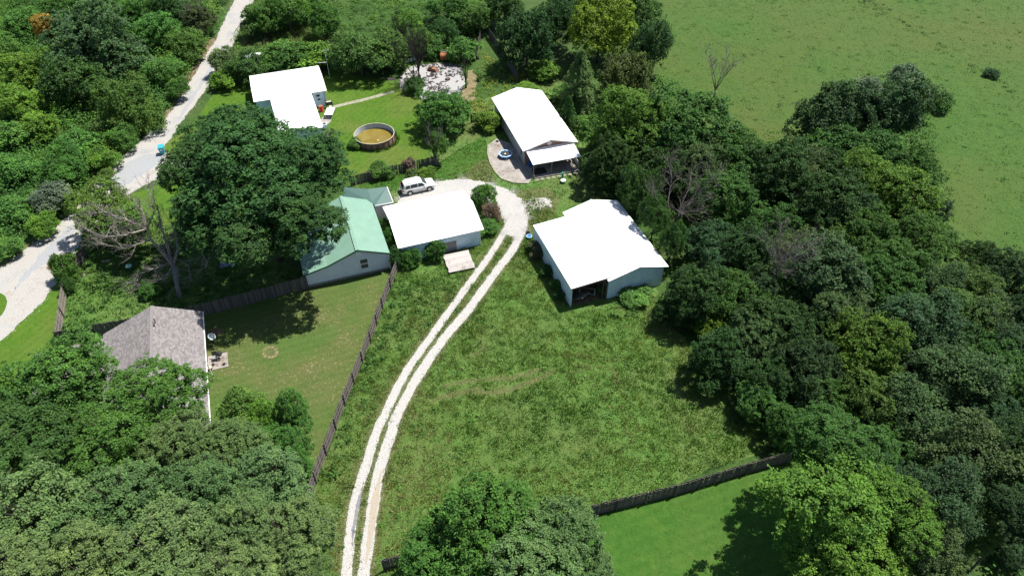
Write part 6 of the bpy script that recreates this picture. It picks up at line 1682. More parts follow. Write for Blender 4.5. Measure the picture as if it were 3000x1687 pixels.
MB().box((0, 0, 0.42), (0.5, 0.45, 0.03)).build('seat', M['steel'], t)
MB().hexa([(-0.25, 0.22, 0.45), (0.25, 0.22, 0.45), (0.25, 0.25, 0.45), (-0.25, 0.25, 0.45), (-0.25, 0.38, 0.9), (0.25, 0.38, 0.9), (0.25, 0.41, 0.9), (-0.25, 0.41, 0.9)]).build('backrest', M['black'], t)
for sx in (-0.23, 0.23):
    MB().bar((sx, -0.2, 0), (sx, 0.22, 0.45), 0.03).build('leg', M['steel'], t)
    MB().bar((sx, 0.25, 0), (sx, -0.2, 0.42), 0.03).build('leg', M['steel'], t)
p = k5(700, 1160, 0.06)
t = empty('patio_lounge', p, 0.1, 'thin wire framed low chair at the front of the patio slab', 'chair')
for sx in (-0.25, 0.25):
    MB().bar((sx, -0.3, 0.25), (sx, 0.4, 0.3), 0.025).build('side_rail', M['straw_broom'], t)
    MB().bar((sx, -0.3, 0.0), (sx, -0.3, 0.26), 0.025).build('leg', M['straw_broom'], t)
    MB().bar((sx, 0.35, 0.0), (sx, 0.35, 0.30), 0.025).build('leg', M['straw_broom'], t)
MB().bar((-0.25, 0.4, 0.3), (0.25, 0.4, 0.3), 0.025).bar((-0.25, -0.3, 0.25), (0.25, -0.3, 0.25), 0.025).build('cross_bar', M['straw_broom'], t)
for (x, y, lab) in ((525, 1200, 'small black pot at the left front of the patio slab'), (785, 1185, 'flat dark pan at the right front of the patio slab')):
    t = empty('pot', k5(x, y, 0.06), 0, lab, 'pot')
    MB().cyl((0, 0, 0), 0.12, 0.16, 12, 0.16).build('body', M['black'], t)
    MB().bar((0.14, 0, 0.12), (0.4, 0.03, 0.15), 0.03).build('handle', M['black'], t)
t = empty('planter', k5(455, 1300, 0.06), 0, 'clay planter at the house corner of the patio slab', 'planter')
MB().cyl((0, 0, 0), 0.2, 0.34, 14, 0.27).build('pot', M['rust'], t)
MB().cyl((0, 0, 0.30), 0.25, 0.05, 14).build('rim', M['rim'], t)
# satellite dish on its post
p = at3(560 + 620 / 8.05, 920 + 730 / 8.05, 0)
t = empty('satellite_dish', (p.x, p.y, 0), 0, 'grey satellite dish on a bent post in the mown lawn', 'satellite dish')
MB().tube([(0, 0, -0.05), (-0.05, 0.02, 0.6), (-0.22, 0.05, 1.05)], [0.045, 0.04, 0.04], 8).build('post', M['dark_wood'], t)
dm = MB()
rings = [(0.0, 0.0), (0.14, 0.015), (0.28, 0.05), (0.42, 0.12)]
dn = Vector((0.62, -0.18, 0.78)).normalized(); du = dn.cross(Vector((0, 1, 0))).normalized(); dv_ = dn.cross(du)
cc_ = Vector((-0.32, 0.06, 1.25))
prev = None
for r_, d_ in rings[1:]:
    ring = [cc_ + dn * d_ + (du * math.cos(a) + dv_ * math.sin(a)) * r_ for a in np.linspace(0, 2 * math.pi, 25)[:-1]]
    if prev is None: dm.poly(ring)
    else:
        for i in range(24): dm.poly([prev[i], prev[(i + 1) % 24], ring[(i + 1) % 24], ring[i]])
    prev = ring
dm.build('reflector', M['grey_dish'], t)
e = cc_ + dn * 0.55 + Vector((0.12, 0.05, -0.05))
MB().tube([cc_ - du * 0.3, e], [0.018, 0.018], 6).build('feed_arm', M['steel'], t)
MB().box(e, (0.14, 0.1, 0.12)).build('receiver', M['white'], t)

# ------------------------------------------------------------------ fences
board_me = {}
def board_mesh(h, mat):
    k = (round(h, 2), mat.name)
    if k not in board_me:
        m = MB()
        m.box((0, 0, h / 2), (0.145, 0.022, h))
        board_me[k] = m.mesh('board', mat)
    return board_me[k]
def fence(pts, h, label, mat=M['fence'], pitch=0.155, side=1, rails=True, gap=0.0, seed=1, name='plank_fence', cap=300, lean=0.02):
    g = random.Random(seed)
    pts = [Vector((p.x, p.y, 0)) for p in pts]
    o = empty(name, pts[0], 0, label, 'fence')
    base = pts[0]
    bm_ = board_mesh(h, mat)
    spots = []
    rl = MB(); po = []
    for i in range(len(pts) - 1):
        a, b = pts[i] - base, pts[i + 1] - base
        d = (b - a); L = d.length; d.normalize(); n = Vector((-d.y, d.x, 0)) * side
        k = int(L / pitch)
        an = math.atan2(d.y, d.x)
        for j in range(k):
            if g.random() < gap: continue
            spots.append((a + d * (j + 0.5) * L / k, an))
        m = max(1, int(L / 2.4))
        for j in range(m + (1 if i == len(pts) - 2 else 0)):
            po.append((a + d * L * j / m + n * 0.10, an))
        if rails:
            for z in (0.3, h * 0.55, h - 0.25):
                rl.bar(a + n * 0.035 + Vector((0, 0, z)), b + n * 0.035 + Vector((0, 0, z)), 0.045, 0.09)
    spots.sort(key=lambda s: (s[0] + base).length)
    for s, an in spots[:cap]:
        ob = link('board', bm_, o)
        ob.location = s + Vector((0, 0, g.uniform(-0.04, 0.02)))
        ob.rotation_euler = (g.gauss(0, lean * 0.6), g.gauss(0, lean * 0.5), an + g.gauss(0, lean))
        ob.scale = (1, 1, g.uniform(0.95, 1.02))
    if len(spots) > cap:
        m = MB()
        for s, an in spots[cap:]: m.box((s.x, s.y, h / 2), (0.145, 0.022, h * g.uniform(0.95, 1.02)), an)
        tag(m.build('boards', mat, o), kind='stuff')
    pm = MB().box((0, 0, (h + 0.02) / 2), (0.1, 0.1, h + 0.02)).mesh('post', mat)
    for s, an in po:
        ob = link('post', pm, o); ob.location = s; ob.rotation_euler = (0, 0, an)
    if rails: rl.build('rails', mat, o)
    return o
fence(P3([(176, 1006), (420, 961), (600, 924), (750, 885), (903, 844)]), 1.85, 'dark plank fence behind the shingled house, running to the green roofed house', seed=1)
fence(P3([(177, 1004), (187, 930), (197, 862)]), 1.7, 'pale grey plank fence along the road side of the overgrown side yard', M['fence_pale'], seed=2, side=-1)
fence(P3([(222, 800), (256, 753)]), 1.8, 'leaning dark plank fence section by the road, with a braced back', M['fence'], seed=3, side=-1)
fence(P3([(1166, 790), (1120, 905), (1085, 1003), (1010, 1188), (925, 1412), (905, 1480)]), 1.8, 'long plank fence between the mown lawn and the two track drive', M['fence'], pitch=0.17, seed=4, side=1)
fence(P3([(2306, 1352), (2184, 1386), (1975, 1450), (1716, 1513), (1420, 1590), (1125, 1668)]), 1.85, 'dark plank fence between the rough meadow and the vivid green lawn', seed=5, side=1)
fence(P3([(1030, 546), (1120, 522), (1200, 503), (1286, 485)]), 1.7, 'weathered plank fence between the pool lawn and the parked car', seed=6, gap=0.05, lean=0.05, side=1)
fence(P3([(1381, 362), (1401, 356), (1444, 349)]), 1.7, 'short plank fence joining the trailer house wall', seed=7, pitch=0.17)
fence(P3([(1433, 112), (1470, 165), (1513, 236)]), 1.8, 'dark plank fence running back under the dark trees behind the trailer house', seed=8)
fence(P3([(1393, 182), (1408, 118)]), 1.8, 'short dark fence remnant beside the ash covered ground', seed=9, gap=0.3)
# braces of the leaning section
a, b = at3(222, 800), at3(256, 753)
t = empty('wire_fence', at3(2927, 1600), 0, 'thin railed wire fence in the shade at the bottom right corner', 'fence')
a, b = at3(2900, 1580, 0), at3(3010, 1705, 0)
A0 = Vector(t.location)
MB().bar(a - A0 + Vector((0, 0, 1.25)), b - A0 + Vector((0, 0, 1.25)), 0.06).build('top_rail', M['grey_wood'], t)
for k in range(5):
    q = a.lerp(b, k / 4) - A0
    MB().tube([q, q + Vector((0, 0, 1.3))], [0.04, 0.04], 6).build('post', M['steel'], t)
mb = MB()
for k in range(60):
    q = a.lerp(b, k / 60) - A0; q2 = a.lerp(b, min(1, (k + 3) / 60)) - A0
    mb.bar(q + Vector((0, 0, 0.02)), q2 + Vector((0, 0, 1.22)), 0.008); mb.bar(q2 + Vector((0, 0, 0.02)), q + Vector((0, 0, 1.22)), 0.008)
mb.build('wire_mesh', M['dark'], t)

# garden gate arch at the end of the path
p = at3(1152, 268, 0)
t = empty('garden_arch', (p.x, p.y, 0), 0.15, 'grey lattice garden arch at the end of the pale path', 'gate')
for sx in (-0.55, 0.55):
    for sy in (-0.3, 0.3): MB().box((sx, sy, 1.1), (0.06, 0.06, 2.2)).build('post', M['grey_wood'], t)
mb = MB()
for z in np.arange(0.3, 2.2, 0.28):
    for sx in (-0.55, 0.55): mb.bar((sx, -0.3, z), (sx, 0.3, z), 0.03)
mb.build('side_lattice', M['grey_wood'], t)
mb = MB()
for k in range(6): mb.bar((-0.65, -0.35 + k * 0.14, 2.22 + 0.1 * math.sin(k * math.pi / 5)), (0.65, -0.35 + k * 0.14, 2.22 + 0.1 * math.sin(k * math.pi / 5)), 0.05)
mb.build('top_slat', M['fence_pale'], t)

# ------------------------------------------------------------------ pool
pc = at3(1096, 392, 1.15)
pr = 3.0
t = empty('round_pool', (pc.x, pc.y, 0), 0, 'round above ground pool with rusty wall and murky yellow water', 'pool')
NP = 20; ph = 1.15
seg = 6
pm = MB()
for j in range(seg):
    a0, a1 = 2 * math.pi / NP * (j / seg), 2 * math.pi / NP * ((j + 1) / seg)
    r0 = pr + (0.012 if j % 2 else 0.0); r1 = pr + (0.012 if (j + 1) % 2 else 0.0)
    pm.poly([(math.cos(a0) * r0, math.sin(a0) * r0, 0), (math.cos(a1) * r1, math.sin(a1) * r1, 0), (math.cos(a1) * r1, math.sin(a1) * r1, ph), (math.cos(a0) * r0, math.sin(a0) * r0, ph)])
pme = pm.mesh('wall_panel', M['rust_pool'])
ume = MB().box((pr + 0.05, 0, ph / 2), (0.07, 0.12, ph)).mesh('upright', M['rust'])
rme = MB()
for j in range(4):
    a0, a1 = 2 * math.pi / NP * (j / 4), 2 * math.pi / NP * ((j + 1) / 4)
    f = lambda a, r, z: (math.cos(a) * r, math.sin(a) * r, z)
    rme.hexa([f(a0, pr - 0.03, ph), f(a0, pr + 0.06, ph), f(a1, pr + 0.06, ph), f(a1, pr - 0.03, ph), f(a0, pr - 0.03, ph + 0.05), f(a0, pr + 0.06, ph + 0.05), f(a1, pr + 0.06, ph + 0.05), f(a1, pr - 0.03, ph + 0.05)])
rme = rme.mesh('rim', M['rim'])
for k in range(NP):
    for nm, me in (('wall_panel', pme), ('upright', ume), ('rim', rme)):
        q = link(nm, me, t); q.rotation_euler = (0, 0, 2 * math.pi * k / NP)
mb = MB()
N = 80
for k in range(N):
    a0, a1 = 2 * math.pi * k / N, 2 * math.pi * (k + 1) / N
    mb.poly([f(a0, pr - 0.05, 0), f(a0, pr - 0.05, ph), f(a1, pr - 0.05, ph), f(a1, pr - 0.05, 0)])
mb.build('liner', M['liner'], t)
MB().poly([f(2 * math.pi * k / N, pr - 0.06, 0.36) for k in range(N)]).build('water', M['water'], t)
mb = MB()
for a in (1.25, 1.5, 1.75): mb.tube([f(a, pr - 0.052, 1.0), f(a, pr - 0.10, 1.0)], [0.07, 0.07], 10)
mb.build('port', M['black'], t)
p = at3(1107, 411, 0.39)
tag(MB().tube([(0, 0, -0.06), (0, 0, -0.03), (0, 0, 0.03), (0, 0, 0.06)], [0.03, 0.09, 0.09, 0.03], 12).build('float', M['white']), 'small white float on the murky pool water', 'float').location = p
grass('rough_grass', [[(pc.x + math.cos(a) * 3.55, pc.y + math.sin(a) * 3.55) for a in np.linspace(0, 2 * math.pi, 30)[:-1]]], 30.0, (0.15, 0.5), [(0.030, 0.080, 0.014), (0.06, 0.125, 0.018), (0.11, 0.15, 0.03)], 61, blades=5, w=0.04, exclude=[[(pc.x + math.cos(a) * 3.06, pc.y + math.sin(a) * 3.06) for a in np.linspace(0, 2 * math.pi, 30)[:-1]]])

# ------------------------------------------------------------------ car
rw, fwp = at3(1203.7, 572.5, 0.0), at3(1257.5, 560.5, 0.0)
dr_ = (fwp - rw).normalized(); ca = math.atan2(dr_.y, dr_.x)
side_n = Vector((-dr_.y, dr_.x, 0))
cpos = (rw + fwp) / 2 + side_n * 0.90
car = empty('white_suv', (cpos.x, cpos.y, 0), ca, 'white five door off road car parked on the gravel between fence and garage', 'car')
def loft(stations, closed=True):
    """stations: list of (x, [(y,z)...]) rings"""
    mb = MB()
    n = len(stations[0][1])
    for x, ring in stations: mb.v += [(x, y, z) for y, z in ring]
    for i in range(len(stations) - 1):
        for k in range(n):
            k2 = (k + 1) % n
            mb.f.append((i * n + k, i * n + k2, (i + 1) * n + k2, (i + 1) * n + k))
    mb.f.append(tuple(range(n))); mb.f.append(tuple(reversed(range((len(stations) - 1) * n, len(stations) * n))))
    return mb
def ring(w, zb, zt, r=0.12, crown=0.03):
    return [(-w + 0.05, zb), (-w, zb + 0.14), (-w - 0.005, (zb + zt) * 0.5), (-w + 0.03, zt - r * 0.5), (-w + r, zt), (0, zt + crown), (w - r, zt), (w - 0.03, zt - r * 0.5), (w + 0.005, (zb + zt) * 0.5), (w, zb + 0.14), (w - 0.05, zb)]
body = loft([(-2.33, ring(0.78, 0.52, 0.92)), (-2.27, ring(0.87, 0.40, 1.03)), (-1.9, ring(0.915, 0.33, 1.07)), (-0.5, ring(0.925, 0.31, 1.06)), (0.9, ring(0.925, 0.31, 1.04)), (1.15, ring(0.92, 0.32, 1.05)), (1.9, ring(0.89, 0.36, 1.01)), (2.2, ring(0.84, 0.42, 0.95)), (2.33, ring(0.72, 0.50, 0.80))])
body.build('body', M['paint'], car, True)
def cab(w0, w1, zb, zt): return [(-w0, zb), (-w1 - 0.02, zt - 0.09), (-w1 + 0.1, zt), (0, zt + 0.035), (w1 - 0.1, zt), (w1 + 0.02, zt - 0.09), (w0, zb)]
cabm = loft([(-2.24, cab(0.84, 0.70, 1.0, 1.10)), (-1.98, cab(0.86, 0.68, 1.0, 1.66)), (-1.5, cab(0.875, 0.69, 1.0, 1.72)), (0.0, cab(0.88, 0.70, 1.0, 1.735)), (0.45, cab(0.88, 0.69, 1.0, 1.69)), (1.22, cab(0.84, 0.70, 1.0, 1.09))])
cabm.build('roof', M['paint'], car, True)
def sidewin(name, q, s):
    # q: list of (x, t) with t height fraction on the glass house side
    mb = MB(); pts = []
    for x, z in q:
        w = 0.88 + (0.72 - 0.88) * (z - 1.0) / 0.64 + 0.006
        pts.append((x, s * w, z))
    n_ = Vector((0, s * 0.012, 0.004))
    mb.poly(pts); mb.poly([Vector(p) + n_ for p in reversed(pts)])
    k = len(pts)
    for i in range(k): mb.poly([pts[i], pts[(i + 1) % k], Vector(pts[(i + 1) % k]) + n_, Vector(pts[i]) + n_])
    mb.build(name, M['glass'], car)
for s in (-1, 1):
    sidewin('side_window', [(-1.95, 1.10), (-1.28, 1.10), (-1.28, 1.56), (-1.72, 1.56)], s)
    sidewin('side_window', [(-1.16, 1.10), (-0.22, 1.10), (-0.22, 1.58), (-1.16, 1.58)], s)
    sidewin('side_window', [(-0.10, 1.10), (0.92, 1.10), (0.42, 1.57), (-0.10, 1.58)], s)
mb = MB().poly([(0.52, -0.63, 1.65), (1.16, -0.70, 1.135), (1.16, 0.70, 1.135), (0.52, 0.63, 1.65)]); 
mb.v = [(x + 0.02, y, z + 0.03) for x, y, z in mb.v]; 
b_ = [(x - 0.02, y, z - 0.02) for x, y, z in mb.v]
mb.poly(list(reversed(b_)))
mb.build('windscreen', M['glass'], car)
MB().hexa([(-2.03, -0.60, 1.6), (-2.03, 0.60, 1.6), (-2.26, 0.70, 1.12), (-2.26, -0.70, 1.12), (-2.06, -0.60, 1.6), (-2.06, 0.60, 1.6), (-2.29, 0.70, 1.12), (-2.29, -0.70, 1.12)]).build('rear_window', M['glass'], car)
for s in (-1, 1):
    MB().bar((-1.75, s * 0.60, 1.78), (0.25, s * 0.60, 1.78), 0.05, 0.05).build('roof_rail', M['white_trim'], car)
    MB().box((0.75, s * 1.0, 1.12), (0.14, 0.2, 0.14), 0, 0.8).build('mirror', M['paint'], car)
    MB().box((2.22, s * 0.62, 0.82), (0.14, 0.32, 0.14)).build('headlight', M['glass'], car)
    MB().box((-2.28, s * 0.80, 0.93), (0.12, 0.16, 0.30)).build('tail_light', M['red'], car)
    for x in (-0.55, 0.5): MB().box((x - 0.35, s * 0.935, 0.96), (0.2, 0.03, 0.035)).build('door_handle', M['white_trim'], car)
    mb = MB()
    for x in (-1.22, -0.16, 0.98): mb.box((x, s * 0.928, 0.72), (0.015, 0.012, 0.6))
    mb.box((0, s * 0.932, 0.52), (2.0, 0.02, 0.07)); mb.build('door_seam', M['steel'], car)
MB().box((2.31, 0, 0.60), (0.12, 1.5, 0.22)).build('bumper', M['paint'], car)
MB().box((-2.34, 0, 0.60), (0.12, 1.6, 0.24)).build('bumper', M['paint'], car)
MB().box((2.29, 0, 0.80), (0.06, 0.8, 0.16)).build('grille', M['black'], car)
for wxx in (-1.39, 1.39):
    for s in (-1, 1):
        arch = MB().tube([(wxx, s * 0.80, 0.40), (wxx, s * 0.938, 0.40)], [0.44, 0.44], 24).build('wheel_arch', M['black'], car)
        wh = bpy.data.objects.new('wheel', None); COL.objects.link(wh); wh.parent = car; wh.location = (wxx, s * 0.85, 0.37); wh.empty_display_size = 0.1
        MB().tube([(0, -0.12, 0), (0, -0.10, 0), (0, 0.10, 0), (0, 0.12, 0)], [0.33, 0.37, 0.37, 0.33], 28).build('tyre', M['rubber'], wh)
        rm_ = MB().tube([(0, s * 0.10, 0), (0, s * 0.128, 0)], [0.245, 0.235], 24)
        rm_.build('rim', M['steel'], wh)
        sp = MB()
        for k in range(5):
            a = 2 * math.pi * k / 5
            sp.bar((math.cos(a) * 0.04, s * 0.135, math.sin(a) * 0.04), (math.cos(a) * 0.23, s * 0.135, math.sin(a) * 0.23), 0.085, 0.02, (0, 1, 0))
        sp.build('spoke', M['chrome'], wh)

# ------------------------------------------------------------------ other small things
def bin_cart(x, y, rz, label):
    t = empty('wheeled_bin', (x, y, 0), rz, label, 'bin')
    MB().hexa([(-0.25, -0.3, 0.06), (0.25, -0.3, 0.06), (0.25, 0.25, 0.06), (-0.25, 0.25, 0.06), (-0.33, -0.40, 1.02), (0.33, -0.40, 1.02), (0.33, 0.36, 1.02), (-0.33, 0.36, 1.02)]).build('body', M['teal'], t)
    MB().hexa([(-0.36, -0.45, 1.02), (0.36, -0.45, 1.02), (0.36, 0.42, 1.05), (-0.36, 0.42, 1.05), (-0.33, -0.40, 1.08), (0.33, -0.40, 1.08), (0.33, 0.40, 1.14), (-0.33, 0.40, 1.14)]).build('lid', M['teal'], t)
    MB().bar((-0.3, 0.46, 0.98), (0.3, 0.46, 0.98), 0.04).build('handle', M['black'], t)
    MB().box((0, -0.382, 0.72), (0.3, 0.012, 0.18)).build('sticker', M['white'], t)
    for s in (-1, 1): MB().tube([(s * 0.24, 0.3, 0.13), (s * 0.31, 0.3, 0.13)], [0.13, 0.13], 14).build('wheel', M['rubber'], t)
    return t
p = at3(478, 450, 0)
b0 = bin_cart(p.x, p.y, 0.25, 'teal wheeled bin at the edge of the gravel road')
for s_ in (1.15,): b0.scale = (s_, s_, s_)
# trampoline
p = at3(1481, 451, 0.55)
t = empty('small_trampoline', (p.x, p.y, 0.09), 0.2, 'small blue octagonal trampoline on the concrete apron', 'trampoline')
oc = [(math.cos(a) * 0.95, math.sin(a) * 0.95, 0.5) for a in np.linspace(0, 2 * math.pi, 9)]
mb = MB()
for i in range(8): mb.bar(oc[i], oc[i + 1], 0.2, 0.07)
mb.build('pad', M['pale_blue'], t)
MB().poly([(x * 0.86, y * 0.86, 0.49) for x, y, z in oc[:-1]]).build('jumping_mat', M['rubber'], t)
mb = MB()
for i in range(8): mb.bar((oc[i][0], oc[i][1], 0.32), (oc[i + 1][0], oc[i + 1][1], 0.32), 0.03, 0.24)
mb.build('skirt', M['navy'], t)
for i in range(8): MB().tube([(oc[i][0], oc[i][1], 0), (oc[i][0], oc[i][1], 0.48)], [0.035, 0.035], 6).build('leg', M['pale_blue'], t)
tag(MB().cyl((0, 0, 0), 0.12, 0.04, 10).build('white_disc', M['white']), 'white disc lying on the trampoline mat', 'toy').location = (p.x - 0.05, p.y - 0.05, 0.585)
q = at3(1461, 428, 0.09)
mh = MB().cyl((0, 0, 0), 0.26, 0.02, 16); mh.cyl((0, 0, 0.02), 0.06, 0.02, 8)
mo = mh.build('round_tray', M['rust']); mo.location = q; tag(mo, 'round rusty tray lying on the concrete apron above the trampoline', 'tray')
for k, dx in enumerate((0.0, 0.28, 0.8)):
    pp = TRL @ Vector((-0.05 - 0.1 * k, 2.6 - dx * 1.4, 0.09))
    po_ = MB().tube([(-0.35, 0, 0), (0.25, 0.05, 1.2)], [0.025, 0.025], 6).build('leaning_pole', M['steel']); po_.location = pp; po_.rotation_euler = (0, 0, ang * 0)
    tag(po_, ('thin grey pole leaning on the trailer wall, nearest the trampoline', 'thin grey pole leaning on the trailer wall, middle of the three', 'thin grey pole leaning on the trailer wall, nearest the porch')[k], 'pole', 'poles leaning on the trailer wall')
# green hand pump and white bucket
p = at3(1648, 522, 0)
t = empty('garden_pump', (p.x, p.y, 0), 0, 'green hand pump standing in the grass before the porch', 'pump')
MB().tube([(0, 0, 0), (0, 0, 0.55), (0, 0, 0.58), (0, 0, 0.95)], [0.16, 0.12, 0.17, 0.13], 12).build('body', M['green_paint'], t)
MB().tube([(0, 0, 0.7), (-0.3, -0.1, 0.75), (-0.36, -0.12, 0.6)], [0.05, 0.05, 0.05], 8).build('spout', M['green_paint'], t)
MB().tube([(0, 0, 0.95), (0.12, 0.02, 1.15), (0.35, 0.05, 1.0)], [0.03, 0.03, 0.03], 6).build('handle', M['green_paint'], t)
p = at3(1650, 535, 0)
t = empty('white_tub', (p.x, p.y, 0), 0, 'white round tub in front of the green hand pump', 'tub')
MB().cyl((0, 0, 0), 0.3, 0.36, 16, 0.36).build('body', M['green_paint'], t)
MB().cyl((0, 0, 0.36), 0.38, 0.06, 16).build('lid', M['white'], t)
# mint lid, tarp and other litter of the side yard
p = at3(376, 778.5, 0.25)
t = empty('mint_basin', (p.x, p.y, 0), 0, 'pale mint round basin lying in the overgrown side yard', 'basin')
MB().cyl((0, 0, 0), 0.26, 0.22, 16, 0.36).build('bowl', M['mint'], t)
MB().tube([(math.cos(a) * 0.36, math.sin(a) * 0.36, 0.22) for a in np.linspace(0, 2 * math.pi, 17)], [0.03] * 17, 5, cap=False).build('rim', M['white'], t)
p = at3(666, 776, 0)
t = empty('tarp_heap', (p.x, p.y, 0), 0.4, 'crumpled blue grey tarp in the deep shade under the oak', 'tarp')
mb = MB(); gx = np.linspace(-0.8, 0.8, 9)
H_ = [[0.12 + 0.32 * abs(math.sin(i * 1.9 + j * 1.3)) * max(0, 1 - ((i - 4) ** 2 + (j - 4) ** 2) / 30) for j in range(9)] for i in range(9)]
for i in range(8):
    for j in range(8): mb.poly([(gx[i], gx[j] * 0.7, H_[i][j]), (gx[i + 1], gx[j] * 0.7, H_[i + 1][j]), (gx[i + 1], gx[j + 1] * 0.7, H_[i + 1][j + 1]), (gx[i], gx[j + 1] * 0.7, H_[i][j + 1])])
mb.build('sheet', M['tarp'], t)
mb = MB().tube([(0.5, -0.8, 0.1), (0.95, -0.35, 0.22)], [0.08, 0.04], 7); mb.build('pipe', M['white'], t)
for k, (x, y) in enumerate(((303, 767), (311, 766), (246, 807), (384, 747), (318, 765))):
    q = at3(x, y, 0)
    s = MB().tube([(0, 0, -0.05), (0.02, 0, 0.1), (0, 0.02, 0.2)], [0.22, 0.24, 0.08], 7).build('pale_stone', M['path']); s.location = q; s.rotation_euler = (0, 0, k); s.scale = (1.2, 0.8, 1)
    tag(s, ('pale stone at the shaded edge of the side yard, left of its neighbour', 'pale stone in the side yard, middle one of the shaded row', 'pale stone near the leaning fence section of the side yard', 'pale stone beside the mint basin in the side yard', 'pale stone at the right end of the shaded row in the side yard')[k], 'stone', 'pale stones of the side yard')
# white board and things beyond the hedge of the white roofed house
p = at3(748, 166, 0.7)
t = empty('white_box_trailer', (p.x, p.y, 0), 0.12, 'small white topped cart in the weeds behind the white roofed house', 'cart')
MB().box((0, 0, 0.7), (2.0, 1.4, 0.5)).build('body', M['grey_dish'], t)
MB().box((0.0, 0, 1.0), (1.7, 1.5, 0.1)).build('lid', M['white'], t)
for s in (-0.75, 0.75): MB().tube([(0.2, s, 0.3), (0.2, s * 1.12, 0.3)], [0.3, 0.3], 14).build('wheel', M['rubber'], t)
p = at3(729, 172, 0.4)
t = empty('grey_table', (p.x, p.y, 0), 0.1, 'pale grey table left of the white topped cart', 'table')
MB().box((0, 0, 0.72), (1.5, 1.0, 0.06)).build('top', M['siding_metal'], t)
for sx in (-0.65, 0.65):
    for sy in (-0.4, 0.4): MB().box((sx, sy, 0.35), (0.07, 0.07, 0.7)).build('leg', M['steel'], t)
p = at3(965, 146, 0.3)
t = empty('dark_barrow', (p.x, p.y, 0), 0.3, 'dark wheelbarrow in the weeds behind the white roofed house', 'wheelbarrow')
MB().hexa([(-0.5, -0.3, 0.3), (0.4, -0.3, 0.3), (0.4, 0.3, 0.3), (-0.5, 0.3, 0.3), (-0.8, -0.5, 0.75), (0.6, -0.5, 0.75), (0.6, 0.5, 0.75), (-0.8, 0.5, 0.75)]).build('tray', M['black'], t)
MB().tube([(-0.9, -0.06, 0.22), (-0.9, 0.06, 0.22)], [0.22, 0.22], 14).build('wheel', M['rubber'], t)
for s in (-0.3, 0.3):
    MB().bar((-0.9, s * 0.3, 0.25), (1.2, s, 0.6), 0.05).build('handle', M['dark_wood'], t)
    MB().bar((0.35, s, 0.0), (0.35, s, 0.4), 0.04).build('leg', M['black'], t)
# burnt ground: rusty heap, boiler, charred boards
p = at3(1314, 176, 0)
t = empty('rusty_tank', (p.x, p.y, 0), 0.05, 'rusty orange tank with burnt scrap on top behind the ash bed', 'tank')
MB().tube([(-1.45, 0, 0.75), (-1.4, 0, 0.75), (1.4, 0, 0.75), (1.45, 0, 0.75)], [0.5, 0.72, 0.72, 0.5], 20).build('body', M['orange_rust'], t)
for s in (-0.8, 0.8): MB().box((s, 0, 0.1), (0.3, 1.1, 0.22)).build('cradle', M['char'], t)
mb = MB()
for k in range(10): mb.bar((random.uniform(-1.5, 1.2), random.uniform(-0.3, 0.6), 1.42 + random.uniform(0, 0.3)), (random.uniform(-1.2, 1.5), random.uniform(-0.3, 0.6), 1.45 + random.uniform(0, 0.4)), random.uniform(0.06, 0.3), 0.05)
mb.build('scrap', M['dead_grey'], t)
p = at3(1268, 208, 0)
t = empty('rusty_scrap', (p.x, p.y, 0), -0.5, 'rusty brown machine wreck lying on the white ash', 'scrap')
MB().box((0, 0, 0.3), (1.9, 0.8, 0.5), 0.0, 0.85).build('shell', M['rust'], t)
MB().box((-0.3, -0.15, 0.6), (0.5, 0.4, 0.2)).build('engine_block', M['char'], t)
for k in range(4): MB().bar((-0.9 + k * 0.55, -0.5, 0.1), (-0.7 + k * 0.5, 0.5, 0.65), 0.08).build('strut', M['rust'], t)
g = random.Random(77)
axy = [(p.x, p.y) for p in ash_poly]
mb = MB(); cnt = 0
while cnt < 420:
    x = g.uniform(min(a[0] for a in axy), max(a[0] for a in axy)); y = g.uniform(min(a[1] for a in axy), max(a[1] for a in axy))
    if not inpoly(np.array([x]), np.array([y]), axy)[0]: continue
    if float(fnoise(np.array([x * 0.5]), np.array([y * 0.5]), 3)[0]) < 0.45: continue
    a = g.uniform(0, 6.28); L = g.uniform(0.15, 0.9)
    mb.bar((x - math.cos(a) * L / 2, y - math.sin(a) * L / 2, 0.03), (x + math.cos(a) * L / 2, y + math.sin(a) * L / 2, g.uniform(0.04, 0.22)), g.uniform(0.05, 0.22), g.uniform(0.02, 0.08)); cnt += 1
tag(mb.build('burnt_debris', M['char']), kind='stuff')
p = at3(1312, 234, 0)
t = empty('scrap_tyre', (p.x, p.y, 0), 0, 'burnt out wheel lying at the front of the ash bed', 'wheel')
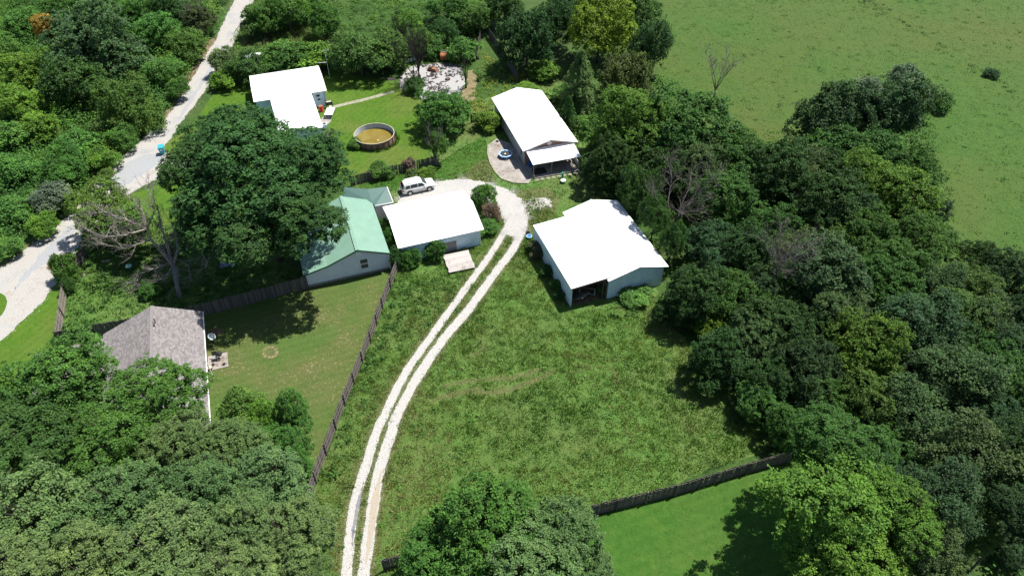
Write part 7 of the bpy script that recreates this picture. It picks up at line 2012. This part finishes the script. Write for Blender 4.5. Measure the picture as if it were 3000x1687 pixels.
MB().tube([(math.cos(a) * 0.33, math.sin(a) * 0.33, 0.14) for a in np.linspace(0, 2 * math.pi, 21)], [0.12] * 21, 8, cap=False).build('tyre', M['char'], t)
MB().cyl((0, 0, 0.06), 0.2, 0.1, 14).build('rim', M['rust'], t)
p = at3(1208, 186, 0)
t = empty('pale_blue_frame', (p.x, p.y, 0), 0.6, 'pale blue metal frame among burnt boards at the left of the ash bed', 'frame')
fr_ = MB()
for q1, q2 in (((-0.8, 0, 0.9), (0.8, 0.1, 1.0)), ((-0.8, 0, 0.9), (-0.6, 0.1, 0)), ((0.8, 0.1, 1.0), (0.7, 0, 0)), ((-0.7, 0.05, 0.45), (0.75, 0.05, 0.5))): fr_.bar(q1, q2, 0.09)
fr_.build('bars', M['grey_dish'], t)
MB().box((0.1, 0.05, 0.72), (0.9, 0.04, 0.4)).build('panel', M['grey_dish'], t)
# loose gravel thrown round the edges of the pad and tracks
g = random.Random(5)
mb = MB()
def chip(x, y, s):
    a = g.uniform(0, 6.28)
    mb.v += [(x + math.cos(a + k * 2.09) * s * g.uniform(0.6, 1.2), y + math.sin(a + k * 2.09) * s * g.uniform(0.6, 1.2), 0.016 + g.uniform(0, 0.03)) for k in range(3)]
    n = len(mb.v); mb.f.append((n - 3, n - 2, n - 1))
pts = [Vector((p.x, p.y)) for p in pad_poly]
for k in range(5200):
    q = g.choice(pts); r = abs(g.gauss(0, 0.9))
    a = g.uniform(0, 6.28); chip(q.x + math.cos(a) * r, q.y + math.sin(a) * r, g.uniform(0.025, 0.07))
for S, wv in ((trkL, 0.55), (trkR, 0.66)):
    for k in range(2200):
        i = g.randrange(len(S) - 1); d = (S[i + 1] - S[i]).normalized(); nx = Vector((-d.y, d.x)); s = g.choice((-1, 1))
        q = S[i] + nx * s * (wv - 0.06 + g.gauss(0, 0.09)); chip(q.x, q.y, g.uniform(0.02, 0.05))
rp_ = [Vector((p.x, p.y)) for p in road_poly]
for k in range(2500):
    q = g.choice(rp_); chip(q.x + g.gauss(0, 0.3), q.y + g.gauss(0, 0.3), g.uniform(0.04, 0.1))
tag(mb.build('loose_gravel', M['gravel']), kind='stuff')
